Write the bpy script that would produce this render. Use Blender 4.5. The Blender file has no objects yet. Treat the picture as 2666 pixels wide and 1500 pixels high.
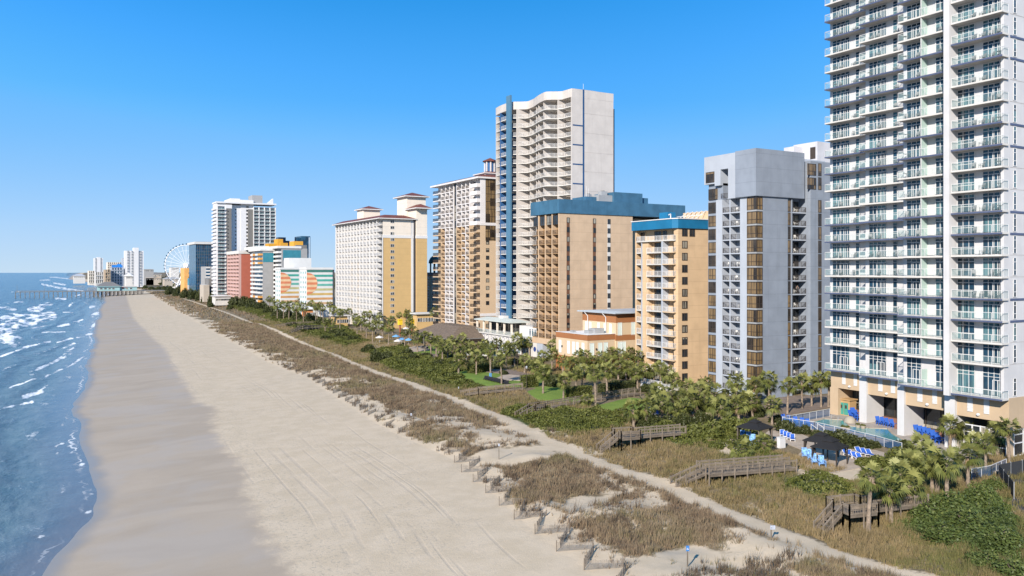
import bpy, math, random
import numpy as np
from mathutils import Vector, Matrix, Euler
C = bpy.context
S = C.scene
R = math.radians
random.seed(7)
# ---------------------------------------------------------------- camera, sky, sun, exposure
FPX, HX, HY, EYE, YAW = 2150.0, 1333.0, 707.0, 30.0, R(30.2)
cam = bpy.data.cameras.new('camera')
cam.sensor_width = 36.0
cam.lens = 36.0 * FPX / 2666.0
cam.shift_y = -(750 - HY) / 2666.0
cam.clip_start = 1.0
cam.clip_end = 250000.0
camo = bpy.data.objects.new('camera', cam)
S.collection.objects.link(camo)
camo.location = (0, 0, EYE)
camo.rotation_euler = (R(90), 0, -YAW)
S.camera = camo
SUN_EL, SUN_AZ = 27.0, 35.0          # light travels towards +X, turned SUN_AZ degrees to +Y
sun = bpy.data.lights.new('sun', 'SUN')
sun.energy = 4.9
sun.angle = R(0.5)
sun.color = (1.0, 0.91, 0.80)
suno = bpy.data.objects.new('sun', sun)
S.collection.objects.link(suno)
_d = Vector((math.cos(R(SUN_EL)) * math.cos(R(SUN_AZ)), math.cos(R(SUN_EL)) * math.sin(R(SUN_AZ)), -math.sin(R(SUN_EL))))
suno.rotation_euler = _d.to_track_quat('-Z', 'Y').to_euler()
suno.location = (-200, -150, 300)
world = bpy.data.worlds.new('World')
S.world = world
world.use_nodes = True
_wn = world.node_tree
_sky = _wn.nodes.new('ShaderNodeTexSky')
_sky.sky_type = 'NISHITA'
_sky.sun_disc = False
_sky.sun_elevation = R(SUN_EL)
_sky.sun_rotation = R(125)
_sky.altitude = 0
_sky.air_density = 1.0
_sky.dust_density = 0.6
_sky.ozone_density = 2.5
def _n(t, **k):
    n = _wn.nodes.new('ShaderNode' + t)
    for a_, v_ in k.items(): setattr(n, a_, v_)
    return n
# clear, deep blue air: the sky model's colour deepened overhead, pale towards the sea horizon
_K = 0.168
_sep = _n('SeparateColor'); _cmb = _n('CombineColor')
_wn.links.new(_sky.outputs[0], _sep.inputs[0])
for _i, (_g, _gain) in enumerate(((2.4, 1.0), (0.85, 0.69), (0.95, 1.25))):
    _m1 = _n('Math', operation='MULTIPLY'); _m1.inputs[1].default_value = _K
    _m0 = _n('Math', operation='MINIMUM'); _m0.inputs[1].default_value = (0.42, 0.62, 0.74)[_i]; _wn.links.new(_m1.outputs[0], _m0.inputs[0])
    _m2 = _n('Math', operation='POWER'); _m2.inputs[1].default_value = _g
    _m3 = _n('Math', operation='DIVIDE'); _m3.inputs[1].default_value = _K / _gain
    _wn.links.new(_sep.outputs[_i], _m1.inputs[0]); _wn.links.new(_m0.outputs[0], _m2.inputs[0])
    _wn.links.new(_m2.outputs[0], _m3.inputs[0]); _wn.links.new(_m3.outputs[0], _cmb.inputs[_i])
_tc = _n('TexCoord'); _sz = _n('SeparateXYZ'); _wn.links.new(_tc.outputs['Generated'], _sz.inputs[0])
_mr = _n('ValToRGB')
_wn.links.new(_sz.outputs[2], _mr.inputs[0])
_cr = _mr.color_ramp
_cr.elements[0].position = 0.0; _cr.elements[0].color = (0.97,) * 3 + (1,)
_cr.elements[1].position = 0.32; _cr.elements[1].color = (0.0, 0.0, 0.0, 1)
for _p, _v in ((0.05, 0.9), (0.12, 0.62), (0.2, 0.25)):
    _e = _cr.elements.new(_p); _e.color = (_v, _v, _v, 1)
_hz = _n('ValToRGB'); _wn.links.new(_sz.outputs[2], _hz.inputs[0])
_hz.color_ramp.elements[0].position = 0.0; _hz.color_ramp.elements[0].color = (0.55, 0.71, 0.87, 1)
_hz.color_ramp.elements[1].position = 0.2; _hz.color_ramp.elements[1].color = (0.16, 0.50, 0.98, 1)
_e = _hz.color_ramp.elements.new(0.06); _e.color = (0.41, 0.645, 0.93, 1)
_sc = _n('VectorMath', operation='SCALE'); _sc.inputs[3].default_value = 1 / _K
_wn.links.new(_hz.outputs[0], _sc.inputs[0])
_mx = _n('Mix', data_type='RGBA')
_wn.links.new(_mr.outputs[0], _mx.inputs[0]); _wn.links.new(_cmb.outputs[0], _mx.inputs[6]); _wn.links.new(_sc.outputs[0], _mx.inputs[7])
_wn.links.new(_mx.outputs[2], _wn.nodes['Background'].inputs[0])
_wn.nodes['Background'].inputs[1].default_value = 0.115
S.view_settings.view_transform = 'Standard'
S.view_settings.look = 'None'
S.view_settings.gamma = 1.0
S.view_settings.exposure = 0.62
S.cycles.max_bounces = 6
S.cycles.transparent_max_bounces = 12
S.cycles.use_denoising = True
# ---------------------------------------------------------------- picture-to-place arithmetic (survey of the photo)
CF, SF = math.cos(YAW), math.sin(YAW)
def ray(px): t = (px - HX) / FPX; return SF + CF * t, CF - SF * t
def PX(px, X): a, b = ray(px); return X / a * b               # Y where the line of sight meets the plane x = X
def PY(px, Y): a, b = ray(px); return Y / b * a
def dep(x, y): return x * SF + y * CF
def ZZ(py, x, y): return EYE - (py - HY) / FPX * dep(x, y)
def GZ(px, py, z): a, b = ray(px); s = (EYE - z) * FPX / (py - HY); return a * s, b * s
def proj(x, y, z):
    s = dep(x, y); r = x * CF - y * SF
    return HX + FPX * r / s, HY - (z - EYE) / s * FPX
# ---------------------------------------------------------------- materials
def lk(nt, a, b): nt.links.new(a, b)
def nd(nt, typ, **kw):
    n = nt.nodes.new('ShaderNode' + typ)
    for k, v in kw.items(): setattr(n, k, v)
    return n
def math_n(nt, op, a, b=None, c=None, clamp=False):
    n = nd(nt, 'Math', operation=op, use_clamp=clamp)
    for i, v in enumerate((a, b, c)):
        if v is None: continue
        if isinstance(v, (int, float)): n.inputs[i].default_value = v
        else: lk(nt, v, n.inputs[i])
    return n.outputs[0]
def mixc(nt, fac, a, b, mode='MIX'):
    n = nd(nt, 'Mix', data_type='RGBA', blend_type=mode)
    for sock, v in ((n.inputs[0], fac), (n.inputs[6], a), (n.inputs[7], b)):
        if isinstance(v, (int, float)): sock.default_value = v
        elif isinstance(v, (tuple, list)): sock.default_value = (*v[:3], 1)
        else: lk(nt, v, sock)
    return n.outputs[2]
def noise(nt, vec, scale, detail=3, rough=0.55, dist=0.0):
    n = nd(nt, 'TexNoise'); n.inputs['Scale'].default_value = scale
    n.inputs['Detail'].default_value = detail; n.inputs['Roughness'].default_value = rough
    n.inputs['Distortion'].default_value = dist
    if vec is not None: lk(nt, vec, n.inputs['Vector'])
    return n.outputs['Fac']
def vscale(nt, vec, s):
    n = nd(nt, 'VectorMath', operation='MULTIPLY'); lk(nt, vec, n.inputs[0]); n.inputs[1].default_value = s
    return n.outputs[0]
def smooth(nt, v, a, b):
    n = nd(nt, 'MapRange', interpolation_type='SMOOTHSTEP')
    lk(nt, v, n.inputs[0]); n.inputs[1].default_value = a; n.inputs[2].default_value = b
    return n.outputs[0]
def attr(nt, name):
    return nd(nt, 'Attribute', attribute_name=name).outputs['Fac']
def new_mat(name):
    m = bpy.data.materials.new(name); m.use_nodes = True
    nt = m.node_tree; return m, nt, nt.nodes['Principled BSDF']
def setp(b, rough=None, spec=None, metal=None):
    if rough is not None: b.inputs['Roughness'].default_value = rough
    if spec is not None: b.inputs['Specular IOR Level'].default_value = spec
    if metal is not None: b.inputs['Metallic'].default_value = metal
def M(name, col, rough=0.7, var=0.1, scale=0.35, streak=0.0, fine=0.0, metal=0.0, spec=0.35, lines=0.0):
    """plain painted/plastered surface: colour, soft blotches, weather streaks down walls, panel joints"""
    m, nt, b = new_mat(name)
    P = nd(nt, 'NewGeometry').outputs['Position']
    c = tuple(col)
    n1 = noise(nt, P, scale, 4)
    out = mixc(nt, smooth(nt, n1, 0.3, 0.7), tuple(x * (1 - var) for x in c), tuple(min(1, x * (1 + var * 0.7)) for x in c))
    if streak:
        n2 = noise(nt, vscale(nt, P, (1.3, 1.3, 0.05)), 0.9, 4, 0.6)
        f = math_n(nt, 'MULTIPLY', smooth(nt, n2, 0.5, 0.75), streak)
        out = mixc(nt, f, out, tuple(x * 0.55 for x in c))
    if lines:
        sx = nd(nt, 'SeparateXYZ'); lk(nt, P, sx.inputs[0])
        w = math_n(nt, 'FRACT', math_n(nt, 'DIVIDE', sx.outputs[2], lines))
        f = math_n(nt, 'MULTIPLY', math_n(nt, 'LESS_THAN', w, 0.035), 0.35)
        out = mixc(nt, f, out, tuple(x * 0.5 for x in c))
    lk(nt, out, b.inputs['Base Color'])
    setp(b, rough, spec, metal)
    if fine:
        bp = nd(nt, 'Bump'); bp.inputs['Strength'].default_value = 0.4; bp.inputs['Distance'].default_value = fine
        lk(nt, noise(nt, P, 6.0, 3), bp.inputs['Height']); lk(nt, bp.outputs[0], b.inputs['Normal'])
    return m
def glass_mat(name, dark, curtain, amount=0.3, cell=(2.6, 2.6, 2.9), rough=0.06, spec=0.5):
    """window glass: dark room behind, drawn curtains in some of the rooms"""
    m, nt, b = new_mat(name)
    P = nd(nt, 'NewGeometry').outputs['Position']
    d = nd(nt, 'VectorMath', operation='DIVIDE'); lk(nt, P, d.inputs[0]); d.inputs[1].default_value = cell
    fl = nd(nt, 'VectorMath', operation='FLOOR'); lk(nt, d.outputs[0], fl.inputs[0])
    wn = nd(nt, 'TexWhiteNoise', noise_dimensions='3D'); lk(nt, fl.outputs[0], wn.inputs['Vector'])
    folds = noise(nt, vscale(nt, P, (1, 1, 0.03)), 5.0, 2)
    f = math_n(nt, 'MULTIPLY', math_n(nt, 'LESS_THAN', wn.outputs['Value'], amount), smooth(nt, folds, 0.3, 0.6))
    n1 = noise(nt, P, 0.35, 3)
    dk = mixc(nt, smooth(nt, n1, .35, .65), tuple(x * .6 for x in dark), tuple(x * 1.5 for x in dark))
    lk(nt, mixc(nt, math_n(nt, 'MULTIPLY', f, .8), dk, curtain), b.inputs['Base Color'])
    setp(b, rough, spec)
    return m
def clear_glass(name, tint, alpha=0.35):
    m, nt, b = new_mat(name)
    b.inputs['Base Color'].default_value = (*tint, 1)
    b.inputs['Alpha'].default_value = alpha
    setp(b, 0.15, 0.2)
    return m
# ---------------------------------------------------------------- mesh building
class MB:
    def __init__(s): s.v = []; s.f = []; s.m = []
    def face(s, pts, mat):
        n = len(s.v); s.v.extend(tuple(p) for p in pts); s.f.append(tuple(range(n, n + len(pts)))); s.m.append(mat)
    def box(s, x0, x1, y0, y1, z0, z1, mat):
        if x0 > x1: x0, x1 = x1, x0
        if y0 > y1: y0, y1 = y1, y0
        if z0 > z1: z0, z1 = z1, z0
        n = len(s.v)
        s.v += [(x0,y0,z0),(x1,y0,z0),(x1,y1,z0),(x0,y1,z0),(x0,y0,z1),(x1,y0,z1),(x1,y1,z1),(x0,y1,z1)]
        for q in ((3,2,1,0),(4,5,6,7),(0,1,5,4),(1,2,6,5),(2,3,7,6),(3,0,4,7)):
            s.f.append(tuple(n + i for i in q)); s.m.append(mat)
        return s
    def bar(s, p, q, w, h, mat, up=(0, 0, 1)):
        """rectangular bar from p to q, w across, h along up"""
        p, q = Vector(p), Vector(q); d = (q - p).normalized(); up = Vector(up)
        if abs(d.dot(up)) > 0.98: up = Vector((1, 0, 0))
        sd = d.cross(up).normalized(); u = sd.cross(d).normalized()
        n = len(s.v)
        for c in (p, q):
            for a, b in ((-1, -1), (1, -1), (1, 1), (-1, 1)):
                s.v.append(tuple(c + sd * (a * w / 2) + u * (b * h / 2)))
        for k in ((0,1,2,3),(7,6,5,4),(0,4,5,1),(1,5,6,2),(2,6,7,3),(3,7,4,0)):
            s.f.append(tuple(n + i for i in k)); s.m.append(mat)
        return s
    def tube(s, p, q, r0, r1, mat, n=8, cap=True):
        p, q = Vector(p), Vector(q); d = (q - p).normalized()
        a = d.orthogonal().normalized(); b = d.cross(a); k = len(s.v)
        for c, r in ((p, r0), (q, r1)):
            for i in range(n):
                t = 2 * math.pi * i / n
                s.v.append(tuple(c + a * (r * math.cos(t)) + b * (r * math.sin(t))))
        for i in range(n):
            j = (i + 1) % n
            s.f.append((k + i, k + j, k + n + j, k + n + i)); s.m.append(mat)
        if cap:
            s.f.append(tuple(k + i for i in reversed(range(n)))); s.m.append(mat)
            s.f.append(tuple(k + n + i for i in range(n))); s.m.append(mat)
        return s
    def prism(s, poly, z0, z1, mat, top=None):
        """upright prism over a ground outline (x, y), counter-clockwise"""
        n = len(poly); k = len(s.v)
        s.v += [(x, y, z0) for x, y in poly] + [(x, y, z1) for x, y in poly]
        for i in range(n):
            j = (i + 1) % n
            s.f.append((k + i, k + j, k + n + j, k + n + i)); s.m.append(mat)
        s.f.append(tuple(k + i for i in reversed(range(n)))); s.m.append(mat)
        s.f.append(tuple(k + n + i for i in range(n))); s.m.append(top or mat)
        return s
    def lathe(s, c, prof, mat, n=16):
        k = len(s.v)
        for r, z in prof:
            for i in range(n):
                t = 2 * math.pi * i / n
                s.v.append((c[0] + r * math.cos(t), c[1] + r * math.sin(t), c[2] + z))
        for j in range(len(prof) - 1):
            for i in range(n):
                i2 = (i + 1) % n
                s.f.append((k + j * n + i, k + j * n + i2, k + (j + 1) * n + i2, k + (j + 1) * n + i)); s.m.append(mat)
        return s
    def hip(s, x0, x1, y0, y1, z, h, mat, inset=None, under=None, th=0.35):
        """hipped roof with an eaves board"""
        s.box(x0, x1, y0, y1, z, z + th, under or mat)
        w, l = x1 - x0, y1 - y0
        i = min(w, l) / 2 if inset is None else inset
        a = [(x0,y0,z+th),(x1,y0,z+th),(x1,y1,z+th),(x0,y1,z+th)]
        b = [(x0+i,y0+i,z+th+h),(x1-i,y0+i,z+th+h),(x1-i,y1-i,z+th+h),(x0+i,y1-i,z+th+h)]
        for q in range(4):
            r = (q + 1) % 4; s.face((a[q], a[r], b[r], b[q]), mat)
        s.face(b, mat)
        return s
    def add(s, o, off=(0, 0, 0)):
        n = len(s.v); s.v += [(x + off[0], y + off[1], z + off[2]) for x, y, z in o.v]
        s.f += [tuple(n + i for i in f) for f in o.f]; s.m += o.m
        return s
    def mesh(s, name, smooth=False):
        me = bpy.data.meshes.new(name)
        me.from_pydata(s.v, [], s.f)
        mats = []
        for m in s.m:
            if m not in mats: mats.append(m)
        for m in mats: me.materials.append(m)
        ix = {id(m): i for i, m in enumerate(mats)}
        me.polygons.foreach_set('material_index', [ix[id(m)] for m in s.m])
        if smooth: me.polygons.foreach_set('use_smooth', [True] * len(s.f))
        me.update()
        return me
    def build(s, name, parent=None, loc=(0, 0, 0), smooth=False):
        return link(name, s.mesh(name, smooth), parent, loc)
def link(name, data, parent=None, loc=(0, 0, 0)):
    o = bpy.data.objects.new(name, data); S.collection.objects.link(o)
    if parent is not None:
        o.parent = parent
        b = parent.get('_o')
        if b is not None: loc = tuple(loc[i] - b[i] for i in range(3))
    o.location = loc
    return o
def tag(o, label, cat, group=None, kind=None):
    if label: o['label'] = label
    if cat: o['category'] = cat
    if group: o['group'] = group
    if kind: o['kind'] = kind
    return o
ORIG = []
def thing(name, label, cat, loc=(0, 0, 0), rz=0.0, group=None, world_parts=False):
    o = bpy.data.objects.new(name, None); S.collection.objects.link(o)
    o.location = loc; o.rotation_euler = (0, 0, rz); o.empty_display_size = 0.5
    tag(o, label, cat, group)
    if world_parts: o['_o'] = tuple(loc); ORIG.append(o)
    return o
def struct(o): o['kind'] = 'structure'; return o
def dup(root, loc, rz, label, group=None, scale=None):
    """a copy of a thing with copies of its parts and their sub-parts"""
    r = root.copy(); S.collection.objects.link(r); r.location = loc; r.rotation_euler = (0, 0, rz)
    if scale: r.scale = scale if isinstance(scale, tuple) else (scale,) * 3
    if label: r['label'] = label
    if group: r['group'] = group
    for ch in list(root.children):
        c = ch.copy(); S.collection.objects.link(c); c.parent = r
        for g in list(ch.children):
            d = g.copy(); S.collection.objects.link(d); d.parent = c
    return r
def repeat(parent, protos, items, limit=100):
    """items: (proto key, world place). The nearest `limit` become parts (with sub-parts), the rest one stuff part."""
    items = sorted(items, key=lambda it: dep(it[1][0], it[1][1]) + 0.3 * abs(it[1][2] - EYE))
    cache = {}
    rest = None
    for i, (k, L) in enumerate(items):
        if i < limit:
            if k not in cache: cache[k] = [(n, mb.mesh(n)) for n, mb in protos[k]]
            pr = None
            for n, me in cache[k]:
                if pr is None: pr = link(n, me, parent, L)
                else: link(n, me, pr)
        else:
            if rest is None: rest = MB(); rn = protos[k][0][0]
            for n, mb in protos[k]: rest.add(mb, L)
    if rest is not None:
        o = rest.build(rn, parent, (0, 0, 0)); o['kind'] = 'stuff'
def np_obj(name, V, F, mat, parent=None, smooth=False, attrs=None, loc=(0, 0, 0)):
    """mesh from numpy arrays; F is (n,3) or (n,4)"""
    me = bpy.data.meshes.new(name)
    V = np.asarray(V, np.float32); F = np.asarray(F, np.int32)
    k = F.shape[1]; n = len(F)
    me.vertices.add(len(V)); me.vertices.foreach_set('co', V.ravel())
    me.loops.add(n * k); me.loops.foreach_set('vertex_index', F.ravel())
    me.polygons.add(n); me.polygons.foreach_set('loop_start', np.arange(n, dtype=np.int32) * k)
    for m in (mat if isinstance(mat, (list, tuple)) else [mat]): me.materials.append(m)
    me.update(calc_edges=True)
    if smooth: me.polygons.foreach_set('use_smooth', np.ones(n, bool))
    for a, v in (attrs or {}).items():
        at = me.attributes.new(a, 'FLOAT', 'POINT'); at.data.foreach_set('value', np.asarray(v, np.float32))
    me.validate()
    return link(name, me, parent, loc) if parent is not False else me
_rng = np.random.default_rng(5)
_perm = _rng.random((256, 256))
def vnoise(x, y):
    x = np.asarray(x, float); y = np.asarray(y, float)
    xi = np.floor(x).astype(int); yi = np.floor(y).astype(int); fx = x - xi; fy = y - yi
    fx = fx * fx * (3 - 2 * fx); fy = fy * fy * (3 - 2 * fy)
    g = lambda a, b: _perm[a & 255, b & 255]
    return (g(xi, yi) * (1 - fx) + g(xi + 1, yi) * fx) * (1 - fy) + (g(xi, yi + 1) * (1 - fx) + g(xi + 1, yi + 1) * fx) * fy
ORD = ['zeroth', 'first', 'second', 'third', 'fourth', 'fifth', 'sixth', 'seventh', 'eighth', 'ninth', 'tenth', 'eleventh', 'twelfth',
       'thirteenth', 'fourteenth', 'fifteenth', 'sixteenth', 'seventeenth', 'eighteenth', 'nineteenth', 'twentieth', 'twenty-first',
       'twenty-second', 'twenty-third', 'twenty-fourth', 'twenty-fifth', 'twenty-sixth', 'twenty-seventh', 'twenty-eighth']
# ---------------------------------------------------------------- the lie of the land: coast lines as functions of Y
def curve(pts, z, extra=(), lobes=0):
    q = sorted([(lambda p: (p[1], p[0]))(GZ(a, b, z)) for a, b in pts] + list(extra))
    ys = np.array([p[0] for p in q]); xs = np.array([p[1] for p in q])
    if not lobes: return lambda y: np.interp(y, ys, xs)
    return lambda y: np.interp(y, ys, xs) + lobes * (1.6 * (vnoise(np.asarray(y, float) / 43.0, 5.5) - .5) + (vnoise(np.asarray(y, float) / 14.0, 3.5) - .5) + .5 * (vnoise(np.asarray(y, float) / 4.5, 8.5) - .5)) * np.clip(np.asarray(y, float) / 60, 0, 1)
shoreX = curve([(262,800),(247,850),(236,900),(222,960),(208,1030),(200,1065),(212,1110),(222,1180),(235,1240),(243,1300),(233,1336),(195,1390),(150,1450),(118,1500)], 0.0,
               [(20, -6), (1050, 72), (1500, 118), (2047, 147), (2800, 132), (3660, 124), (5000, 180), (8100, 313), (20000, 900), (100000, 6000)], 1.7)
wetX = curve([(330,772),(350,830),(400,880),(430,905),(465,970),(520,1050),(560,1060),(555,1100),(580,1160),(640,1210),(650,1290),(690,1380),(740,1440),(770,1500)], 1.2,
             [(20, 15), (1400, 122), (2047, 158), (3660, 136), (8100, 330), (20000, 930), (100000, 6100)])
duneX = curve([(395,766),(440,795),(520,845),(620,900),(700,945),(800,985),(880,1040),(1000,1115),(1120,1172),(1205,1205),(1240,1250),(1300,1300),(1400,1390),(1480,1445),(1545,1500)], 2.4,
              [(20, 42), (1300, 141), (1443, 147), (2047, 172), (2348, 178), (3013, 172), (3728, 154), (5000, 215), (8100, 370), (20000, 1000), (100000, 6200)])
pathX = curve([(470,775),(590,815),(700,860),(800,900),(870,925),(960,965),(1080,1005),(1200,1050),(1330,1100),(1420,1150),(1500,1185),(1600,1222),(1700,1256),(1780,1290),(1870,1330),(1980,1375),(2080,1412),(2200,1460),(2300,1492)], 3.0,
              [(20, 72), (1500, 260)])
WIDE = [(1330, 1160, 14, 20), (2290, 1480, 3.2, 5)]     # sandy clearings on the path
def sstep(a, b, v):
    t = np.clip((v - a) / (b - a), 0, 1); return t * t * (3 - 2 * t)
def hgt(x, y):
    x = np.asarray(x, float); y = np.asarray(y, float)
    sx, dx, pth = shoreX(y), duneX(y), pathX(y)
    d = x - sx
    w = np.maximum(dx - sx, 5)
    beach = np.where(d < 0, d * 0.035, 2.4 * np.clip(d / w, 0, 1) ** 0.9)
    e = x - dx
    far = np.clip(1 - y / 900, 0.15, 1)
    bump = (vnoise(x / 7.0, y / 9.0) - 0.4) * 1.3 * far + (vnoise(x / 2.6 + 9, y / 2.6) - 0.5) * 0.35 * far
    onpath = np.exp(-((x - pth) / 2.6) ** 2)
    dune = 0.75 * (1 - np.exp(-np.clip(e, 0, None) / 5)) + bump * sstep(0, 5, e) * (1 - sstep(74, 88, x)) * (1 - 0.85 * onpath)
    inner = sstep(4, 22, x - pth) * 1.2 * (1 - np.clip(0, 0, 1))
    z = beach + np.where(e > 0, dune + inner, 0)
    flat = sstep(86, 95, x) * (y < 420) + 0.0
    return z * (1 - flat) + 4.3 * flat
def G(px, py, lift=0.0):
    z = 3.2
    for _ in range(6):
        x, y = GZ(px, py, z); z = 0.5 * z + 0.5 * float(hgt(x, y))
    x, y = GZ(px, py, z)
    return x, y, float(hgt(x, y)) + lift
# lawns, beds and green scrub as outlines drawn over the ground: (points in the photo, kind)
def poly_world(pts): return [G(a, b)[:2] for a, b in pts]
def inside(poly, x, y):
    r = np.zeros(x.shape, bool); n = len(poly)
    for i in range(n):
        x0, y0 = poly[i]; x1, y1 = poly[(i + 1) % n]
        c = ((y0 > y) != (y1 > y)) & (x < (x1 - x0) * (y - y0) / (y1 - y0 + 1e-12) + x0)
        r ^= c
    return r
def pdist(poly, x, y, closed=True):
    d = np.full(x.shape, 1e9); n = len(poly)
    for i in range(n if closed else n - 1):
        x0, y0 = poly[i]; x1, y1 = poly[(i + 1) % n]
        dx, dy = x1 - x0, y1 - y0; L = dx * dx + dy * dy + 1e-9
        t = np.clip(((x - x0) * dx + (y - y0) * dy) / L, 0, 1)
        d = np.minimum(d, np.hypot(x - x0 - t * dx, y - y0 - t * dy))
    return d
def sdist(poly, x, y):
    d = pdist(poly, x, y); return np.where(inside(poly, x, y), d, -d)
# ground cover (green) and dry grass regions
GREEN = [[(1290,1085),(1330,1062),(1500,1060),(1620,1075),(1640,1110),(1560,1125),(1480,1130),(1380,1115)],
         [(950,920),(1050,900),(1200,930),(1230,985),(1290,1010),(1180,1010),(1080,985),(1000,960)],
         [(600,800),(720,790),(900,850),(960,890),(900,905),(800,870),(680,825)],
         [(1840,1130),(1960,1110),(2030,1190),(1990,1200),(1900,1170),(1850,1150)],
         [(2020,1240),(2130,1230),(2240,1260),(2260,1290),(2120,1300),(2020,1270)],
         [(2330,1370),(2400,1300),(2600,1280),(2666,1330),(2700,1500),(2620,1480),(2520,1440),(2420,1420),(2350,1400)],
         [(1640,1120),(1740,1100),(1850,1140),(1870,1160),(1780,1165),(1700,1150)]]
LAWN = [[(1150,985),(1240,960),(1330,965),(1420,985),(1400,1010),(1250,1012)],
        [(1370,1020),(1440,1000),(1500,1010),(1540,1030),(1490,1050),(1400,1042)],
        [(1060,905),(1130,900),(1160,920),(1130,940),(1070,925)],
        [(1540,1060),(1640,1035),(1760,1050),(1760,1075),(1640,1085),(1560,1075)]]
BARE = [[(2055,1215),(2140,1240),(2250,1215),(2240,1250),(2160,1262),(2090,1250)],
        [(1850,1155),(1900,1140),(1960,1150),(1945,1185),(1890,1185)],
        [(1220,1192),(1300,1165),(1415,1160),(1440,1150),(1470,1185),(1420,1195),(1330,1215),(1225,1212)],
        [(1700,1440),(1800,1420),(1900,1440),(1960,1400),(2010,1395),(1990,1412),(1930,1450),(1800,1462),(1720,1462)],
        [(1470,1300),(1540,1290),(1640,1280),(1560,1310),(1480,1322)]]
GREENW = [poly_world(p) for p in GREEN]; LAWNW = [poly_world(p) for p in LAWN]; BAREW = [poly_world(p) for p in BARE]
def patchf(x, y):
    n = .5 * vnoise(x / 6.5 + 3, y / 9.5) + .3 * vnoise(x / 2.6, y / 3.4 + 7) + .2 * vnoise(x / 1.1 + 5, y / 1.3)
    return n + (.012 + .02 * sstep(118, 220, y)) * np.clip(x - duneX(y), 0, 30)
def grid(xs, ys, fz):
    X, Y = np.meshgrid(xs, ys); x = X.ravel(); y = Y.ravel()
    V = np.stack([x, y, fz(x, y)], 1); nx, ny = len(xs), len(ys)
    i = np.arange(nx * ny).reshape(ny, nx)
    F = np.stack([i[:-1, :-1], i[:-1, 1:], i[1:, 1:], i[1:, :-1]], -1).reshape(-1, 4)
    return V, F
xs = np.concatenate([[-60, -40], np.arange(-25, 0, 2.5), np.arange(0, 130, 0.5), np.arange(130, 240, 5), np.geomspace(240, 7000, 24)])
ys = np.concatenate([[-300, -100, 0, 20], np.geomspace(30, 2600, 430), np.geomspace(2800, 22000, 20)])
V, F = grid(xs, ys, hgt)
vx, vy = V[:, 0], V[:, 1]
def best(polys):
    d = np.full(vx.shape, -60.0)
    near = (vx > 35) & (vx < 140) & (vy < 1300) & (vy > 30)
    for p in polys: d[near] = np.maximum(d[near], sdist(p, vx[near], vy[near]))
    return np.clip(d, -60, 60)
def trk(x, y): return x - np.mean([duneX(y * k) for k in np.linspace(.72, 1.32, 15)], 0)
A = dict(trk=np.clip(trk(vx, vy), -80, 60), dsh=np.clip(vx - shoreX(vy), -80, 400), dwet=np.clip(vx - wetX(vy), -80, 400), ddune=np.clip(vx - duneX(vy), -80, 400),
         dpath=np.clip(np.abs(vx - pathX(vy)) - (1.5 - .75 * sstep(110, 300, vy)), -5, 60), patch=patchf(vx, vy), green=best(GREENW), lawn=best(LAWNW), bare=best(BAREW))
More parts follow.
